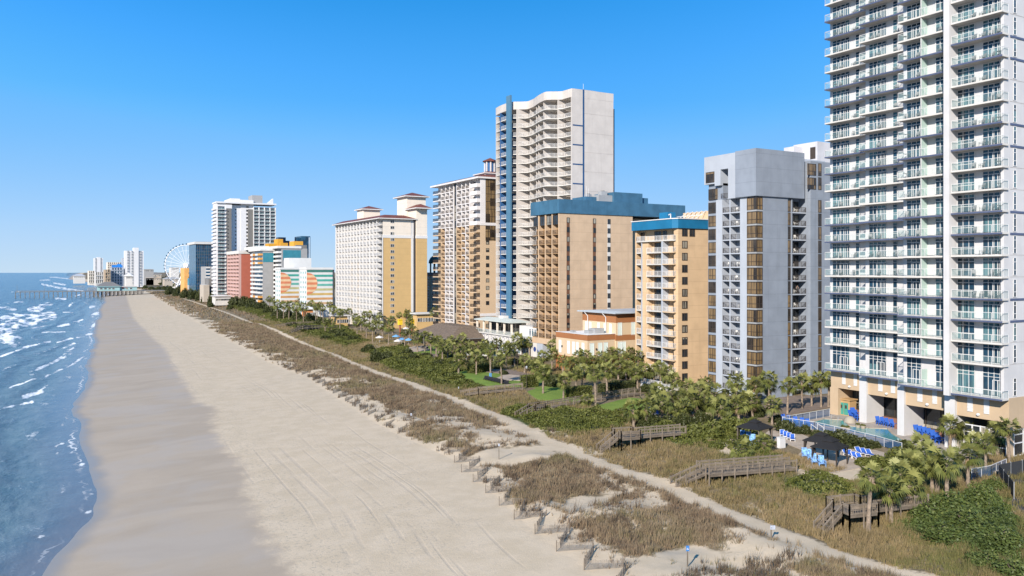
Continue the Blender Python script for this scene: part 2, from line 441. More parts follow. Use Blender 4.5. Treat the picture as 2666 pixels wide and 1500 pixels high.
def ground_material():
    m, nt, b = new_mat('sand_and_dune')
    P = nd(nt, 'NewGeometry').outputs['Position']
    sx = nd(nt, 'SeparateXYZ'); lk(nt, P, sx.inputs[0])
    a = {k: attr(nt, k) for k in A}
    n_big = noise(nt, P, 0.06, 4); n_mid = noise(nt, P, 0.35, 4); n_sm = noise(nt, P, 1.6, 5, .65); n_fine = noise(nt, P, 7.0, 3, .7)
    # dry sand, trodden and streaked by tyres along the beach
    dry = mixc(nt, smooth(nt, n_mid, .3, .7), (.50, .405, .283), (.56, .457, .33))
    dry = mixc(nt, math_n(nt, 'MULTIPLY', smooth(nt, n_sm, .52, .72), .35), dry, (.46, .385, .29))
    prints = math_n(nt, 'MULTIPLY', smooth(nt, noise(nt, P, 2.2, 2, .8), .55, .63), math_n(nt, 'MAXIMUM', math_n(nt, 'MULTIPLY', smooth(nt, n_big, .46, .6), .8), math_n(nt, 'SUBTRACT', 1.0, smooth(nt, math_n(nt, 'ABSOLUTE', math_n(nt, 'SUBTRACT', a['dwet'], 3.0)), 1.0, 6.0))))
    dry = mixc(nt, math_n(nt, 'MULTIPLY', prints, .65), dry, (.36, .31, .24))
    wob = math_n(nt, 'MULTIPLY', math_n(nt, 'SUBTRACT', noise(nt, vscale(nt, P, (.003, .011, 0)), 1.0, 2), .5), 9.0)
    u = math_n(nt, 'ADD', a['trk'], wob)
    tr = None
    for k, (c, w) in enumerate(((-7.6, .2), (-9.1, .2), (-10.6, .16), (-12.4, .2), (-14.1, .2), (-18.5, .25), (-20.3, .25), (-26, .2), (-5.2, .15), (-8.2, .1), (-11.4, .12), (-15.6, .13), (-22.5, .15), (-30, .2))):
        dd = math_n(nt, 'ABSOLUTE', math_n(nt, 'SUBTRACT', u, c))
        f = math_n(nt, 'SUBTRACT', 1.0, smooth(nt, dd, w * .4, w * 1.7))
        tr = f if tr is None else math_n(nt, 'MAXIMUM', tr, f)
    tr = math_n(nt, 'MULTIPLY', tr, smooth(nt, noise(nt, vscale(nt, P, (.30, .014, 0)), 1.0, 3), .5, .62))
    dry = mixc(nt, math_n(nt, 'MULTIPLY', tr, .2), dry, (.37, .32, .265))
    # damp sand below the high-water line, combed across the beach
    comb = noise(nt, vscale(nt, P, (.05, .11, 0)), 1.0, 5, .55, 1.2)
    wet = mixc(nt, smooth(nt, comb, .25, .75), (.37, .298, .218), (.432, .352, .264))
    wet = mixc(nt, math_n(nt, 'MULTIPLY', smooth(nt, n_fine, .5, .72), .35), wet, (.29, .25, .205))
    wet = mixc(nt, math_n(nt, 'MULTIPLY', smooth(nt, n_big, .45, .6), .45), wet, (.39, .345, .30))
    edge = math_n(nt, 'ADD', a['dwet'], math_n(nt, 'MULTIPLY', math_n(nt, 'SUBTRACT', n_mid, .5), 5.0))
    edge = math_n(nt, 'ADD', edge, math_n(nt, 'MULTIPLY', math_n(nt, 'SUBTRACT', n_sm, .5), 2.0))
    isdry = smooth(nt, edge, -1.6, 1.3)
    col = mixc(nt, isdry, wet, dry)
    # soaked margin at the water
    soak = math_n(nt, 'ADD', a['dsh'], math_n(nt, 'MULTIPLY', math_n(nt, 'SUBTRACT', noise(nt, P, .12, 3), .5), 3.5))
    soaked = math_n(nt, 'SUBTRACT', 1.0, smooth(nt, soak, .4, 3.0))
    col = mixc(nt, soaked, col, (.29, .255, .215))
    # land plants: litter between the grass
    dune_e = math_n(nt, 'ADD', a['ddune'], math_n(nt, 'MULTIPLY', math_n(nt, 'SUBTRACT', n_mid, .5), 9.0))
    patch = smooth(nt, math_n(nt, 'ADD', a['patch'], math_n(nt, 'MULTIPLY', math_n(nt, 'SUBTRACT', n_sm, .5), .3)), .57, .69)
    veg = math_n(nt, 'MULTIPLY', smooth(nt, dune_e, .6, 2.5), patch)
    pe = math_n(nt, 'ADD', a['dpath'], math_n(nt, 'MULTIPLY', math_n(nt, 'SUBTRACT', n_sm, .5), 2.6))
    veg = math_n(nt, 'MULTIPLY', veg, smooth(nt, pe, -.2, .8))
    bare_e = math_n(nt, 'ADD', a['bare'], math_n(nt, 'MULTIPLY', math_n(nt, 'SUBTRACT', n_mid, .5), 5.0))
    veg = math_n(nt, 'MULTIPLY', veg, math_n(nt, 'SUBTRACT', 1.0, smooth(nt, bare_e, -.6, .6)))
    litter = mixc(nt, smooth(nt, n_mid, .3, .7), (.155, .118, .070), (.23, .18, .108))
    litter = mixc(nt, smooth(nt, n_sm, .5, .7), litter, (.10, .082, .042))
    gr = smooth(nt, math_n(nt, 'ADD', a['green'], math_n(nt, 'MULTIPLY', math_n(nt, 'SUBTRACT', n_mid, .5), 7.0)), -1.5, 1.5)
    litter = mixc(nt, gr, litter, (.062, .085, .022))
    col = mixc(nt, veg, col, litter)
    lw = smooth(nt, math_n(nt, 'ADD', a['lawn'], math_n(nt, 'MULTIPLY', math_n(nt, 'SUBTRACT', n_sm, .5), .8)), -.2, .2)
    col = mixc(nt, lw, col, mixc(nt, smooth(nt, n_mid, .3, .7), (.12, .19, .028), (.17, .24, .04)))
    lk(nt, col, b.inputs['Base Color'])
    rr = math_n(nt, 'SUBTRACT', math_n(nt, 'ADD', .72, math_n(nt, 'MULTIPLY', isdry, .23)), math_n(nt, 'MULTIPLY', soaked, .38))
    lk(nt, rr, b.inputs['Roughness'])
    b.inputs['Specular IOR Level'].default_value = .3
    bp = nd(nt, 'Bump'); bp.inputs['Strength'].default_value = .55; bp.inputs['Distance'].default_value = .12
    hh = math_n(nt, 'ADD', math_n(nt, 'MULTIPLY', n_sm, .6), math_n(nt, 'MULTIPLY', n_fine, .5))
    hh = math_n(nt, 'SUBTRACT', hh, math_n(nt, 'MULTIPLY', tr, .3))
    hh = math_n(nt, 'MULTIPLY', hh, math_n(nt, 'ADD', .06, math_n(nt, 'MULTIPLY', isdry, .94)))
    lk(nt, hh, bp.inputs['Height']); lk(nt, bp.outputs[0], b.inputs['Normal'])
    return m
m_ground = ground_material()
fc = V[F].mean(1)
dd_ = fc[:, 0] - duneX(fc[:, 1]); pp_ = np.abs(fc[:, 0] - pathX(fc[:, 1])) - (1.5 - .75 * sstep(110, 300, fc[:, 1]))
isbeach = dd_ < 0
ispath = (~isbeach) & (pp_ < 0) & (fc[:, 1] < 1300)
def sub(name, sel):
    f = F[sel]; u, inv = np.unique(f, return_inverse=True)
    return struct(np_obj(name, V[u], inv.reshape(-1, 4), m_ground, smooth=True, attrs={k: v[u] for k, v in A.items()}))
sub('beach', isbeach); sub('path', ispath); sub('ground', ~isbeach & ~ispath)
# ---------------------------------------------------------------- sea
FOAM = [(0,873,45,890,17),(0,856,85,838,11),(12,830,135,824,12),(0,800,40,806,3),(150,850,205,838,2.5),(60,905,130,888,2.2),(0,930,70,905,2.5),(200,880,240,868,2.5),(120,980,175,955,2.2),(30,1005,95,985,2),(60,820,120,829,6),(78,806,111,804,7),(105,794,134,791,4),(145,778,171,778,2.5),(107,866,190,862,1.6),(75,856,135,845,1.6),
        (91,962,187,920,3.2),(150,935,190,905,2.5),(0,1064,88,1046,2.6),(62,1033,110,1018,5),(100,1020,128,1000,2.4),(118,1170,190,1146,3),(165,1140,160,1105,4),(160,1290,190,1205,2),
        (200,1190,232,1240,1.6),(215,1290,243,1285,1.4),(205,1335,238,1334,1.4),(110,740,180,755,2.6),(150,748,215,758,2.2),(140,737,170,742,2),(180,797,188,790,2),(235,800,246,797,3),(240,822,255,815,4),
        (235,858,250,842,4),(150,890,190,880,2),(165,905,195,893,3),(140,722,190,727,1.2),(105,730,130,729,1.6),(130,722,150,722,1.2),(196,770,215,765,1.4),(165,654+160,205,812,1.4),(20,790,60,786,1.2),
        (30,760,50,760,.8),(190,838,215,832,1.5),(200,845,225,850,1.2),(60,1230,150,1180,1.2),(40,1420,110,1395,1.5),(110,1400,180,1360,1.2),(0,1480,60,1450,1.4),(180,955,215,930,2)]
xs2 = np.concatenate([[-14000, -8000, -3000, -1200, -600, -300], np.arange(-160, -60, 5), np.arange(-60, 84, 0.75), np.arange(84, 190, 4), [220, 300, 500, 1000, 3000]])
ys2 = np.concatenate([[-300, -50, 20], np.geomspace(35, 2600, 420), np.geomspace(2800, 22000, 28)])
def seaz(x, y):
    d = shoreX(y) - x
    z = 0.28 * np.clip(d / 20, 0, 1) * (np.sin((d + 5 * vnoise(x / 20, y / 35)) / 4.2 + 3 * vnoise(x / 30., y / 60.)) ** 3) + .12 * np.clip(d / 8, 0, 1) * (vnoise(x / 2.2, y / 5.0) - .5)
    return z * (y < 2600) * (x > -160) * (d > 0) + 0.02
V2, F2 = grid(xs2, ys2, seaz)
wx, wy = V2[:, 0], V2[:, 1]
s_ = np.maximum(wx * SF + wy * CF, 1); fpx = HX + FPX * (wx * CF - wy * SF) / s_; fpy = HY + (EYE - .05) / s_ * FPX
foam = np.zeros(len(V2))
for (a0, b0, a1, b1, th) in FOAM:
    dx, dy = a1 - a0, b1 - b0; t = np.clip(((fpx - a0) * dx + (fpy - b0) * dy) / (dx * dx + dy * dy), 0, 1)
    th = th * (.55 if b0 > 1100 else .85)
    dq = np.hypot(fpx - a0 - t * dx, fpy - b0 - t * dy)
    foam = np.maximum(foam, np.clip(1.6 - dq / th, 0, 1) * (wy > 30))
def sea_material():
    m, nt, b = new_mat('sea_water')
    P = nd(nt, 'NewGeometry').outputs['Position']
    dsh = attr(nt, 'dsh'); fm = attr(nt, 'foam')
    nA = noise(nt, vscale(nt, P, (.10, .035, 0)), 1.0, 4, .6); nB = noise(nt, vscale(nt, P, (.5, .22, 0)), 1.0, 5, .62); nC = noise(nt, P, 2.2, 4, .65)
    deep = mixc(nt, smooth(nt, nA, .35, .65), (.026, .072, .102), (.05, .112, .15))
    shal = mixc(nt, smooth(nt, nB, .35, .65), (.065, .115, .14), (.12, .175, .20))
    col = mixc(nt, smooth(nt, dsh, 6, 46), shal, deep)
    thin = math_n(nt, 'SUBTRACT', 1.0, smooth(nt, math_n(nt, 'ADD', dsh, math_n(nt, 'MULTIPLY', math_n(nt, 'SUBTRACT', nA, .5), 6)), .0, 10.0))
    col = mixc(nt, math_n(nt, 'MULTIPLY', thin, .8), col, (.18, .16, .15))
    # spent foam in streaks near the shore, thick foam on the breakers
    lace = smooth(nt, math_n(nt, 'ADD', math_n(nt, 'MULTIPLY', nC, .55), math_n(nt, 'MULTIPLY', nB, .45)), .53, .64)
    lace = math_n(nt, 'MULTIPLY', lace, math_n(nt, 'SUBTRACT', 1.0, smooth(nt, dsh, 10, 40)))
    lace = math_n(nt, 'MULTIPLY', lace, math_n(nt, 'MULTIPLY', smooth(nt, nA, .48, .66), .35))
    fe = math_n(nt, 'ADD', fm, math_n(nt, 'MULTIPLY', math_n(nt, 'SUBTRACT', math_n(nt, 'ADD', math_n(nt, 'MULTIPLY', nB, .6), math_n(nt, 'MULTIPLY', nC, .4)), .5), 3.0))
    fe = math_n(nt, 'ADD', fe, math_n(nt, 'MULTIPLY', math_n(nt, 'SUBTRACT', noise(nt, vscale(nt, P, (.16, .028, 0)), 1.0, 4, .65), .5), 7.0))
    thick = math_n(nt, 'MULTIPLY', smooth(nt, fe, .35, 1.15), smooth(nt, fm, .05, .5))
    rim = math_n(nt, 'ABSOLUTE', math_n(nt, 'SUBTRACT', math_n(nt, 'ADD', dsh, math_n(nt, 'MULTIPLY', math_n(nt, 'SUBTRACT', noise(nt, P, .3, 4), .5), 4.0)), .9))
    rimf = math_n(nt, 'MULTIPLY', math_n(nt, 'SUBTRACT', 1.0, smooth(nt, rim, .04, .28)), smooth(nt, nA, .46, .6))
    ph = math_n(nt, 'ADD', math_n(nt, 'DIVIDE', dsh, 8.5), math_n(nt, 'MULTIPLY', noise(nt, vscale(nt, P, (.02, .012, 0)), 1.0, 3), 3.2))
    crest = smooth(nt, math_n(nt, 'SINE', math_n(nt, 'MULTIPLY', ph, 6.283)), .78, .97)
    cp = math_n(nt, 'MULTIPLY', smooth(nt, noise(nt, vscale(nt, P, (.05, .022, 0)), 1.0, 3), .52, .62), math_n(nt, 'MULTIPLY', smooth(nt, dsh, 2, 6), math_n(nt, 'SUBTRACT', 1.0, smooth(nt, dsh, 38, 60))))
    crf = math_n(nt, 'MULTIPLY', math_n(nt, 'MULTIPLY', crest, cp), smooth(nt, math_n(nt, 'ADD', nB, math_n(nt, 'MULTIPLY', nC, .5)), .72, .9))
    ff = math_n(nt, 'MAXIMUM', math_n(nt, 'MAXIMUM', math_n(nt, 'MAXIMUM', thick, crf), lace), math_n(nt, 'MULTIPLY', rimf, .9))
    col = mixc(nt, ff, col, (.78, .80, .80))
    lk(nt, col, b.inputs['Base Color'])
    lk(nt, math_n(nt, 'ADD', .16, math_n(nt, 'MULTIPLY', ff, .7)), b.inputs['Roughness'])
    b.inputs['Specular IOR Level'].default_value = .3
    bp = nd(nt, 'Bump'); bp.inputs['Strength'].default_value = .7; bp.inputs['Distance'].default_value = .8
    lk(nt, math_n(nt, 'ADD', math_n(nt, 'MULTIPLY', nB, 1.0), math_n(nt, 'ADD', math_n(nt, 'MULTIPLY', nC, .25), math_n(nt, 'ADD', math_n(nt, 'MULTIPLY', nA, 1.8), math_n(nt, 'MULTIPLY', math_n(nt, 'SINE', math_n(nt, 'MULTIPLY', ph, 6.283)), .5)))), bp.inputs['Height'])
    mul = math_n(nt, 'ADD', .12, math_n(nt, 'MULTIPLY', smooth(nt, dsh, 1, 14), .88)); lk(nt, mul, bp.inputs['Strength'])
    lk(nt, bp.outputs[0], b.inputs['Normal'])
    return m
f2 = V2[F2].mean(1); keep = f2[:, 0] < shoreX(f2[:, 1]) + 3.0
F2 = F2[keep]
u2, inv2 = np.unique(F2, return_inverse=True)
struct(np_obj('sea', V2[u2], inv2.reshape(-1, 4), sea_material(), smooth=True, attrs=dict(dsh=np.clip(shoreX(wy) - wx, -10, 500)[u2], foam=foam[u2])))
# ---------------------------------------------------------------- paints, glass, metal
W_PAINT = M('white_render', (.55, .535, .51), var=.05, streak=.12)
W_COOL = M('cool_white_render', (.51, .508, .515), var=.06, streak=.18)
W_SLAB = M('white_slab_edge', (.55, .535, .505), var=.06, streak=.15)
SOFFIT = M('grey_soffit', (.42, .40, .38), var=.06)
NAVY = M('navy_band', (.075, .095, .165), rough=.5)
TAN = M('tan_render', (.44, .335, .225), var=.06, streak=.12)
GREYB = M('blue_grey_render', (.225, .258, .31), var=.09, streak=.3, lines=2.82)
GREYL = M('pale_blue_grey_render', (.365, .398, .45), var=.05, streak=.12)
PEACH = M('peach_render', (.54, .385, .235), var=.08, streak=.2, lines=2.76)
TEAL = M('teal_blue_fascia', (.012, .135, .27), rough=.5, var=.12)
TEAL2 = M('dull_teal_parapet', (.045, .125, .205), rough=.55, var=.15, streak=.25)
BEIGE = M('beige_render', (.50, .365, .245), var=.08, streak=.22, lines=2.76)
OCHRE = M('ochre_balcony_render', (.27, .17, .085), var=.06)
CREAM = M('cream_render', (.68, .61, .52), var=.04, streak=.06, lines=2.95)
YELLOW = M('yellow_render', (.52, .35, .155), var=.04, streak=.05, lines=2.7)
REDROOF = M('red_brown_roof', (.165, .055, .036), rough=.6, var=.2)
ROOFGREY = M('grey_roof_felt', (.33, .33, .33), rough=.85, var=.15)
ROOFWHITE = M('white_roof_membrane', (.72, .72, .72), rough=.8, var=.12)
METROOF = M('standing_seam_metal_roof', (.36, .40, .44), rough=.45, var=.08, metal=.0)
BLUE = M('cobalt_blue_render', (.028, .10, .25), var=.08)
BLUED = M('deep_blue_panel', (.02, .07, .17), var=.1)
TERRA = M('terracotta_band', (.30, .125, .05), var=.06, streak=.1)
PEACH2 = M('pale_peach_render', (.55, .42, .28), var=.04)
SHUT = M('pale_green_shutter', (.60, .68, .64), var=.05)
WMETAL = M('white_metal', (.60, .60, .60), rough=.45, var=.03)
DMETAL = M('dark_bronze_metal', (.05, .038, .03), rough=.5)
GMETAL = M('grey_metal', (.30, .31, .32), rough=.5)
REDWALL = M('red_render', (.38, .11, .07), var=.06, streak=.1)
PINK = M('pink_render', (.50, .33, .30), var=.05)
MIDGREY = M('mid_grey_render', (.30, .30, .30), var=.05, lines=3.0)
DKGREY = M('charcoal_render', (.17, .165, .16), var=.06)
AMBER = M('amber_render', (.58, .30, .035), var=.06)
G_TOWER = glass_mat('tower_glass', (.012, .036, .062), (.09, .19, .21), .3)
G_BRONZE = glass_mat('bronze_glass', (.035, .026, .018), (.27, .18, .085), .72, cell=(2.2, 2.2, 2.82), rough=.12)
G_DARK = glass_mat('dark_glass', (.022, .026, .03), (.42, .38, .30), .28)
G_BLUE = glass_mat('blue_curtain_wall', (.012, .05, .10), (.02, .08, .13), .3, rough=.12)
G_RAIL = clear_glass('rail_glass', (.36, .52, .51), .17)
G_FROST = clear_glass('frosted_screen', (.46, .60, .55), .75)
PICKET = clear_glass('fine_white_picket', (.56, .56, .56), .3); setp(PICKET.node_tree.nodes['Principled BSDF'], .6, .3)
# ---------------------------------------------------------------- parts facing the sea (W, towards -X) and facing the camera's side (S, towards -Y)
def winW(w, h, cols=2, trans=(), frame=WMETAL, glass=G_DARK, fw=.09, door=None):
    mb = MB(); mb.box(-.03, .12, 0, w, 0, h, glass); pane = mb
    fr = MB()
    for y in [0] + [w * (i / cols) for i in range(1, cols)] + [w]:
        c = min(max(y, fw / 2), w - fw / 2); fr.box(-.09, .0, c - fw / 2, c + fw / 2, 0, h, frame)
    for z in [fw / 2, h - fw / 2] + [h * t for t in trans]: fr.box(-.085, .0, 0, w, z - fw / 2, z + fw / 2, frame)
    if door is not None:
        a, b, zt = door
        for y in (a, b, (a + b) / 2): fr.box(-.12, .0, y - fw * .6, y + fw * .6, 0, zt, frame)
        fr.box(-.115, .0, a, b, zt - fw * .6, zt + fw * .6, frame)
    return [('window', fr), ('pane', mb)]
def winS(w, h, cols=2, trans=(), frame=WMETAL, glass=G_DARK, fw=.09):
    mb = MB(); mb.box(0, w, -.03, .12, 0, h, glass); fr = MB()
    for x in [0] + [w * (i / cols) for i in range(1, cols)] + [w]:
        c = min(max(x, fw / 2), w - fw / 2); fr.box(c - fw / 2, c + fw / 2, -.09, 0, 0, h, frame)
    for z in [fw / 2, h - fw / 2] + [h * t for t in trans]: fr.box(0, w, -.085, 0, z - fw / 2, z + fw / 2, frame)
    return [('window', fr), ('pane', mb)]
def rail_line(mb, gl, p, q, h, metal, glass, step=1.2, kind='glass'):
    p, q = Vector(p), Vector(q); L = (q - p).length; n = max(1, round(L / step)); d = (q - p) / L
    for i in range(n + 1):
        c = p + d * (L * i / n); mb.bar(c, c + Vector((0, 0, h)), .055, .055, metal)
    mb.bar(p + Vector((0, 0, h)), q + Vector((0, 0, h)), .07, .06, metal)
    if kind == 'glass':
        sd = Vector((-d.y, d.x, 0)) * .012
        a, b = p + Vector((0, 0, .1)), q + Vector((0, 0, .1)); u = Vector((0, 0, h - .16))
        gl.face([a, b, b + u, a + u], glass)
    elif kind == 'bars':
        mb.bar(p + Vector((0, 0, .1)), q + Vector((0, 0, .1)), .05, .05, metal)
        m = max(1, int(L / .16))
        for i in range(m):
            c = p + d * (L * (i + .5) / m); mb.bar(c + Vector((0, 0, .1)), c + Vector((0, 0, h)), .028, .028, metal)
def balW(w, d, slab=W_SLAB, under=None, metal=WMETAL, glass=G_RAIL, kind='glass', th=.24, h=1.07, ends=(True, True), fascia=None, step=1.2, inset=.06):
    s = MB(); s.box(-d, 0, 0, w, -th, 0, slab)
    if under: s.box(-d + .02, -.02, .02, w - .02, -th - .02, -th + .01, under)
    if fascia: s.box(-d - .03, -d + .02, -.02, w + .02, -th - .02, -.02, fascia)
    r, g = MB(), MB()
    if kind == 'solid':
        s.box(-d, -d + .14, 0, w, 0.0, h, slab)
        if ends[0]: s.box(-d + .14, 0, 0, .14, 0, h, slab)
        if ends[1]: s.box(-d + .14, 0, w - .14, w, 0, h, slab)
        return [('balcony', s)]
    x = -d + inset
    rail_line(r, g, (x, inset, 0), (x, w - inset, 0), h, metal, glass, step, kind)
    if ends[0]: rail_line(r, g, (x, inset, 0), (0, inset, 0), h, metal, glass, step, kind)
    if ends[1]: rail_line(r, g, (x, w - inset, 0), (0, w - inset, 0), h, metal, glass, step, kind)
    out = [('balcony', s), ('railing', r)]
    if g.f: out.append(('glass_panel', g))
    return out
def bld(name, label, cat, x, y, z=4.3, group=None): return thing(name, label, cat, (x, y, z), group=group, world_parts=True)
def ac_units(parent, spots, size=(2.2, 1.8, 1.3)):
    for (x, y, z, k) in spots:
        mb = MB(); a, b, c = (v * k for v in size)
        mb.box(x - a / 2, x + a / 2, y - b / 2, y + b / 2, z, z + c, GMETAL); mb.tube((x, y, z + c), (x, y, z + c + .25), .35 * b, .35 * b, DKGREY, 10)
        mb.build('rooftop_unit', parent)
HOTELS = 'beachfront hotel buildings'

PICKG = clear_glass('grey_picket', (.36, .37, .39), .6); setp(PICKG.node_tree.nodes['Principled BSDF'], .6, .3)
# ---------------------------------------------------------------- the white glass-balcony tower on the right
T = bld('hotel_tower', 'white high-rise with stepped glass balconies rising out of the top of the picture', 'hotel', 119, 80)
XS = dict(A=122.6, B=120.6, C=116.1, D=114.0)                 # balcony fronts
XW = {k: v + 1.65 for k, v in XS.items()}                     # walls behind them
yA1, yA0 = PX(2161, XW['A']), PX(2240, XS['B'] + .3); yB0 = PX(2338, XS['C'] + .3); yC0 = PX(2464, XS['D'] + .2); yD0 = PX(2620, XW['D'])
Z0 = 12.6; FL = [Z0] + [17.2 + 3.025 * i for i in range(25)]; ZT = FL[-1] + 3.2
YB = dict(A=(yA0, yA1), B=(yB0, yA0), C=(yC0, yB0), D=(yD0, yC0))
out = [(XW['D'], yD0), (150, yD0), (150, yA1), (XW['A'], yA1), (XW['A'], yA0), (XW['B'], yA0), (XW['B'], yB0), (XW['C'], yB0), (XW['C'], yC0), (XW['D'], yC0)]
MB().prism(out, Z0 - .2, ZT, W_COOL, ROOFWHITE).build('wall', T)
# white fin where the nearest bay steps out
MB().box(XS['D'] - .35, XW['D'] + .1, yC0 - .75, yC0 + .1, Z0 - .4, ZT + 1.5, W_COOL).build('fin', T)
MB().box(XS['D'] + .9, XW['D'] + .3, yD0 - .1, yD0 + .35, Z0 - .2, ZT + .8, W_COOL).build('corner_pier', T)
def yspan(k, a, b): return PX(b, XW[k]), PX(a, XW[k])
WIN = {'A': [(2168, 2212.5, 4, True), (2228, 2239, 1, False)], 'B': [(2263, 2308, 4, True), (2325, 2337, 1, False)],
       'C': [(2361, 2399.5, 3, True), (2435.5, 2462, 2, True)], 'D': [(2493, 2538.5, 3, False), (2559, 2619, 4, True)]}
protos, items = {}, []
for k in 'ABCD':
    for j, (a, b, n, dr) in enumerate(WIN[k]):
        y0, y1 = yspan(k, a, b); w = y1 - y0
        protos[k, j] = winW(w, 2.62, n, (.82,) if dr else (.80, .34), glass=G_TOWER, fw=.06, door=(w * .12, w * .55, 2.1) if dr and n > 2 else ((.1, w - .1, 2.1) if dr else None))
        protos[k, j, 0] = winW(w, 4.1, n, (.78, .66, .2), glass=G_TOWER, fw=.06, door=(w * .12, w * .55, 2.3) if dr and n > 2 else ((.1, w - .1, 2.3) if dr else None))
        for i, z in enumerate(FL[:-1]):
            items.append((((k, j, 0) if i == 0 else (k, j)), (XW[k], y0, z + .02)))
repeat(T, protos, items)
protos, items = {}, []
NAVYF = lambda i: (i % 4) in (0, 3)
BS = {'A': (yA0 + .1, PX(2147, XS['A'])), 'B': (yB0 + .1, PX(2236, XS['B'])), 'C': (yC0 + .15, PX(2337, XS['C'])), 'D': (PX(2609, XS['D']), yC0 - .8)}
for k in 'ABCD':
    y0, y1 = BS[k]; w = y1 - y0
    for f in (0, 1):
        d = XW[k] - XS[k]
        p = balW(w, d, W_SLAB, SOFFIT, ends=(k == 'D', True), fascia=NAVY if f else None, step=1.45, h=1.1)
        if k == 'C':
            sc = MB(); yd = PX(2400, XS['C'] + .3) - y0
            sc.box(-d + .1, -.05, yd - .03, yd + .03, .05, 2.6, G_FROST); sc.box(-d + .06, -d + .14, yd - .05, yd + .05, 0, 2.68, WMETAL)
            p.append(('privacy_screen', sc))
        protos[k, f] = p
    for i, z in enumerate(FL[:-1]): items.append(((k, int(NAVYF(i))), (XW[k], y0, z)))
repeat(T, protos, items, 104)
# strip windows and bands on the end wall
xs0, xs1 = PY(2637.5, yD0), PY(2645.5, yD0)
pr = {0: winS(xs1 - xs0, 2.5, 1, (.75, .3), glass=G_TOWER, fw=.08)}
repeat(T, pr, [(0, (xs0, yD0, z + .15)) for z in FL[:-1]])
for i, z in enumerate(FL[1:-1], 1):
    nv = NAVYF(i)
    MB().box(XW['D'] + .9, 150.02, yD0 - (.09 if nv else .03), yD0 + .02, z - (.30 if nv else .06), z, NAVY if nv else SOFFIT).build('string_course', T)
# sand-coloured base with deep openings on white columns
zb = 9.2
base = MB()
for k, (xo, xc) in dict(A=(.0, 0), B=(.0, 0), C=(.0, 0), D=(0, 0)).items():
    y0, y1 = YB[k]
    base.box(XW[k] + .25, 150.3, y0 + .003, y1 - .003, zb, Z0 - .25, TAN)
base.box(XW['D'] + .25, 150.3, yD0 - .25, yD0 + .003, 8.2, Z0 - .05, TAN)
base.build('podium_wall', T)
MB().box(XW['A'] + 7, 149, yD0 + .4, yA1 - .2, 4.3, zb - .003, DKGREY).build('podium_core', T)
cols = MB
def col(a, b, xf, name='column', mat=W_COOL, dx=3.2, z1=Z0 - .26):
    y1, y0 = PX(a, xf), PX(b, xf); return MB().box(xf, xf + dx, y0, y1, 4.2, z1, mat).build(name, T)
col(2161, 2182, XW['A'] + .2, 'pier', TAN, 4, zb)
col(2237, 2256, XW['B'] - .15, dx=4.6); col(2336, 2354, XW['C'] - .15, dx=5.2); col(2459, 2486, XW['D'] - .25, dx=4.5)
# glass walls at the back of the openings
for k, a, b in (('A', 2186, 2236), ('B', 2256, 2336), ('C', 2354, 2459)):
    y1, y0 = PX(a, XW[k] + 5), PX(b, XW[k] + 5)
    mb = MB(); mb.box(XW[k] + 4.8, XW[k] + 5.0, y0 - 2, y1 + 1, 4.4, zb - .3, G_DARK)
    for i in range(5): yy = y0 - 2 + (y1 + 3 - y0) * i / 4; mb.box(XW[k] + 4.7, XW[k] + 4.8, yy - .06, yy + .06, 4.3, zb - .3, DMETAL)
    mb.box(XW[k] + 4.7, XW[k] + 4.8, y0 - 2, y1 + 1, 5.2, 5.32, DMETAL)
    mb.build('lobby_glazing', T)
    MB().box(XW[k] + 3.9, XW[k] + 4.6, y0 - 2, y1 + 1, 4.3, 5.15, M('reddish_planter', (.20, .10, .07))).build('low_wall', T)
# louvres and round lamps on the base
for k, lst in dict(A=((2193, 2202), (2223, 2232)), B=((2287, 2298), (2320, 2331)), C=((2389, 2402), (2428, 2440)), D=((2519, 2533), (2562, 2576))).items():
    for a, b in lst:
        xf = XW[k] + .25; y1, y0 = PX(a, xf), PX(b, xf); mb = MB()
        mb.box(xf - .04, xf, y0, y1, 10.0, 12.15, WMETAL)
        for i in range(10): mb.box(xf - .11, xf - .04, y0, y1, 10.02 + i * .21, 10.13 + i * .21, WMETAL)
        mb.build('louvre', T)
    a = (lst[0][1] + lst[1][0]) / 2; yl = PX(a, XW[k] + .25)
    MB().lathe((XW[k] + .13, yl, 9.75), [(.0, -.22), (.2, -.15), (.27, 0), (.2, .15), (0, .22)], WMETAL, 10).build('wall_lamp', T, smooth=True)
# glazed corner restaurant at the near end of the base
xg = XW['D'] + .35; g0, g1 = yD0 + .2, PX(2490, xg)
gm = MB(); gm.box(xg, xg + .1, g0, g1, 4.6, 8.15, G_DARK)
for i in range(7): yy = g0 + (g1 - g0) * i / 6; gm.box(xg - .1, xg, yy - .09, yy + .09, 4.4, 8.2, WMETAL)
for z in (4.5, 5.6, 7.1, 8.1): gm.box(xg - .09, xg, g0, g1, z - .07, z + .07, WMETAL)
gm.build('shopfront', T)
gs = MB(); gs.box(xg + 1.2, 150, yD0 - .05, yD0 + .1, 4.6, 8.15, G_DARK)
for i in range(12): xx = xg + 1.3 + i * 2.4; gs.box(xx - .1, xx + .1, yD0 - .15, yD0 - .05, 4.4, 8.2, WMETAL)
for z in (4.5, 6.2, 7.4, 8.1): gs.box(xg + 1.2, 150, yD0 - .14, yD0 - .05, z - .07, z + .07, WMETAL)
gs.build('shopfront', T)
MB().box(xg - .05, xg + 1.25, yD0 - .1, yD0 + .25, 4.2, 8.3, TAN).build('pier', T)
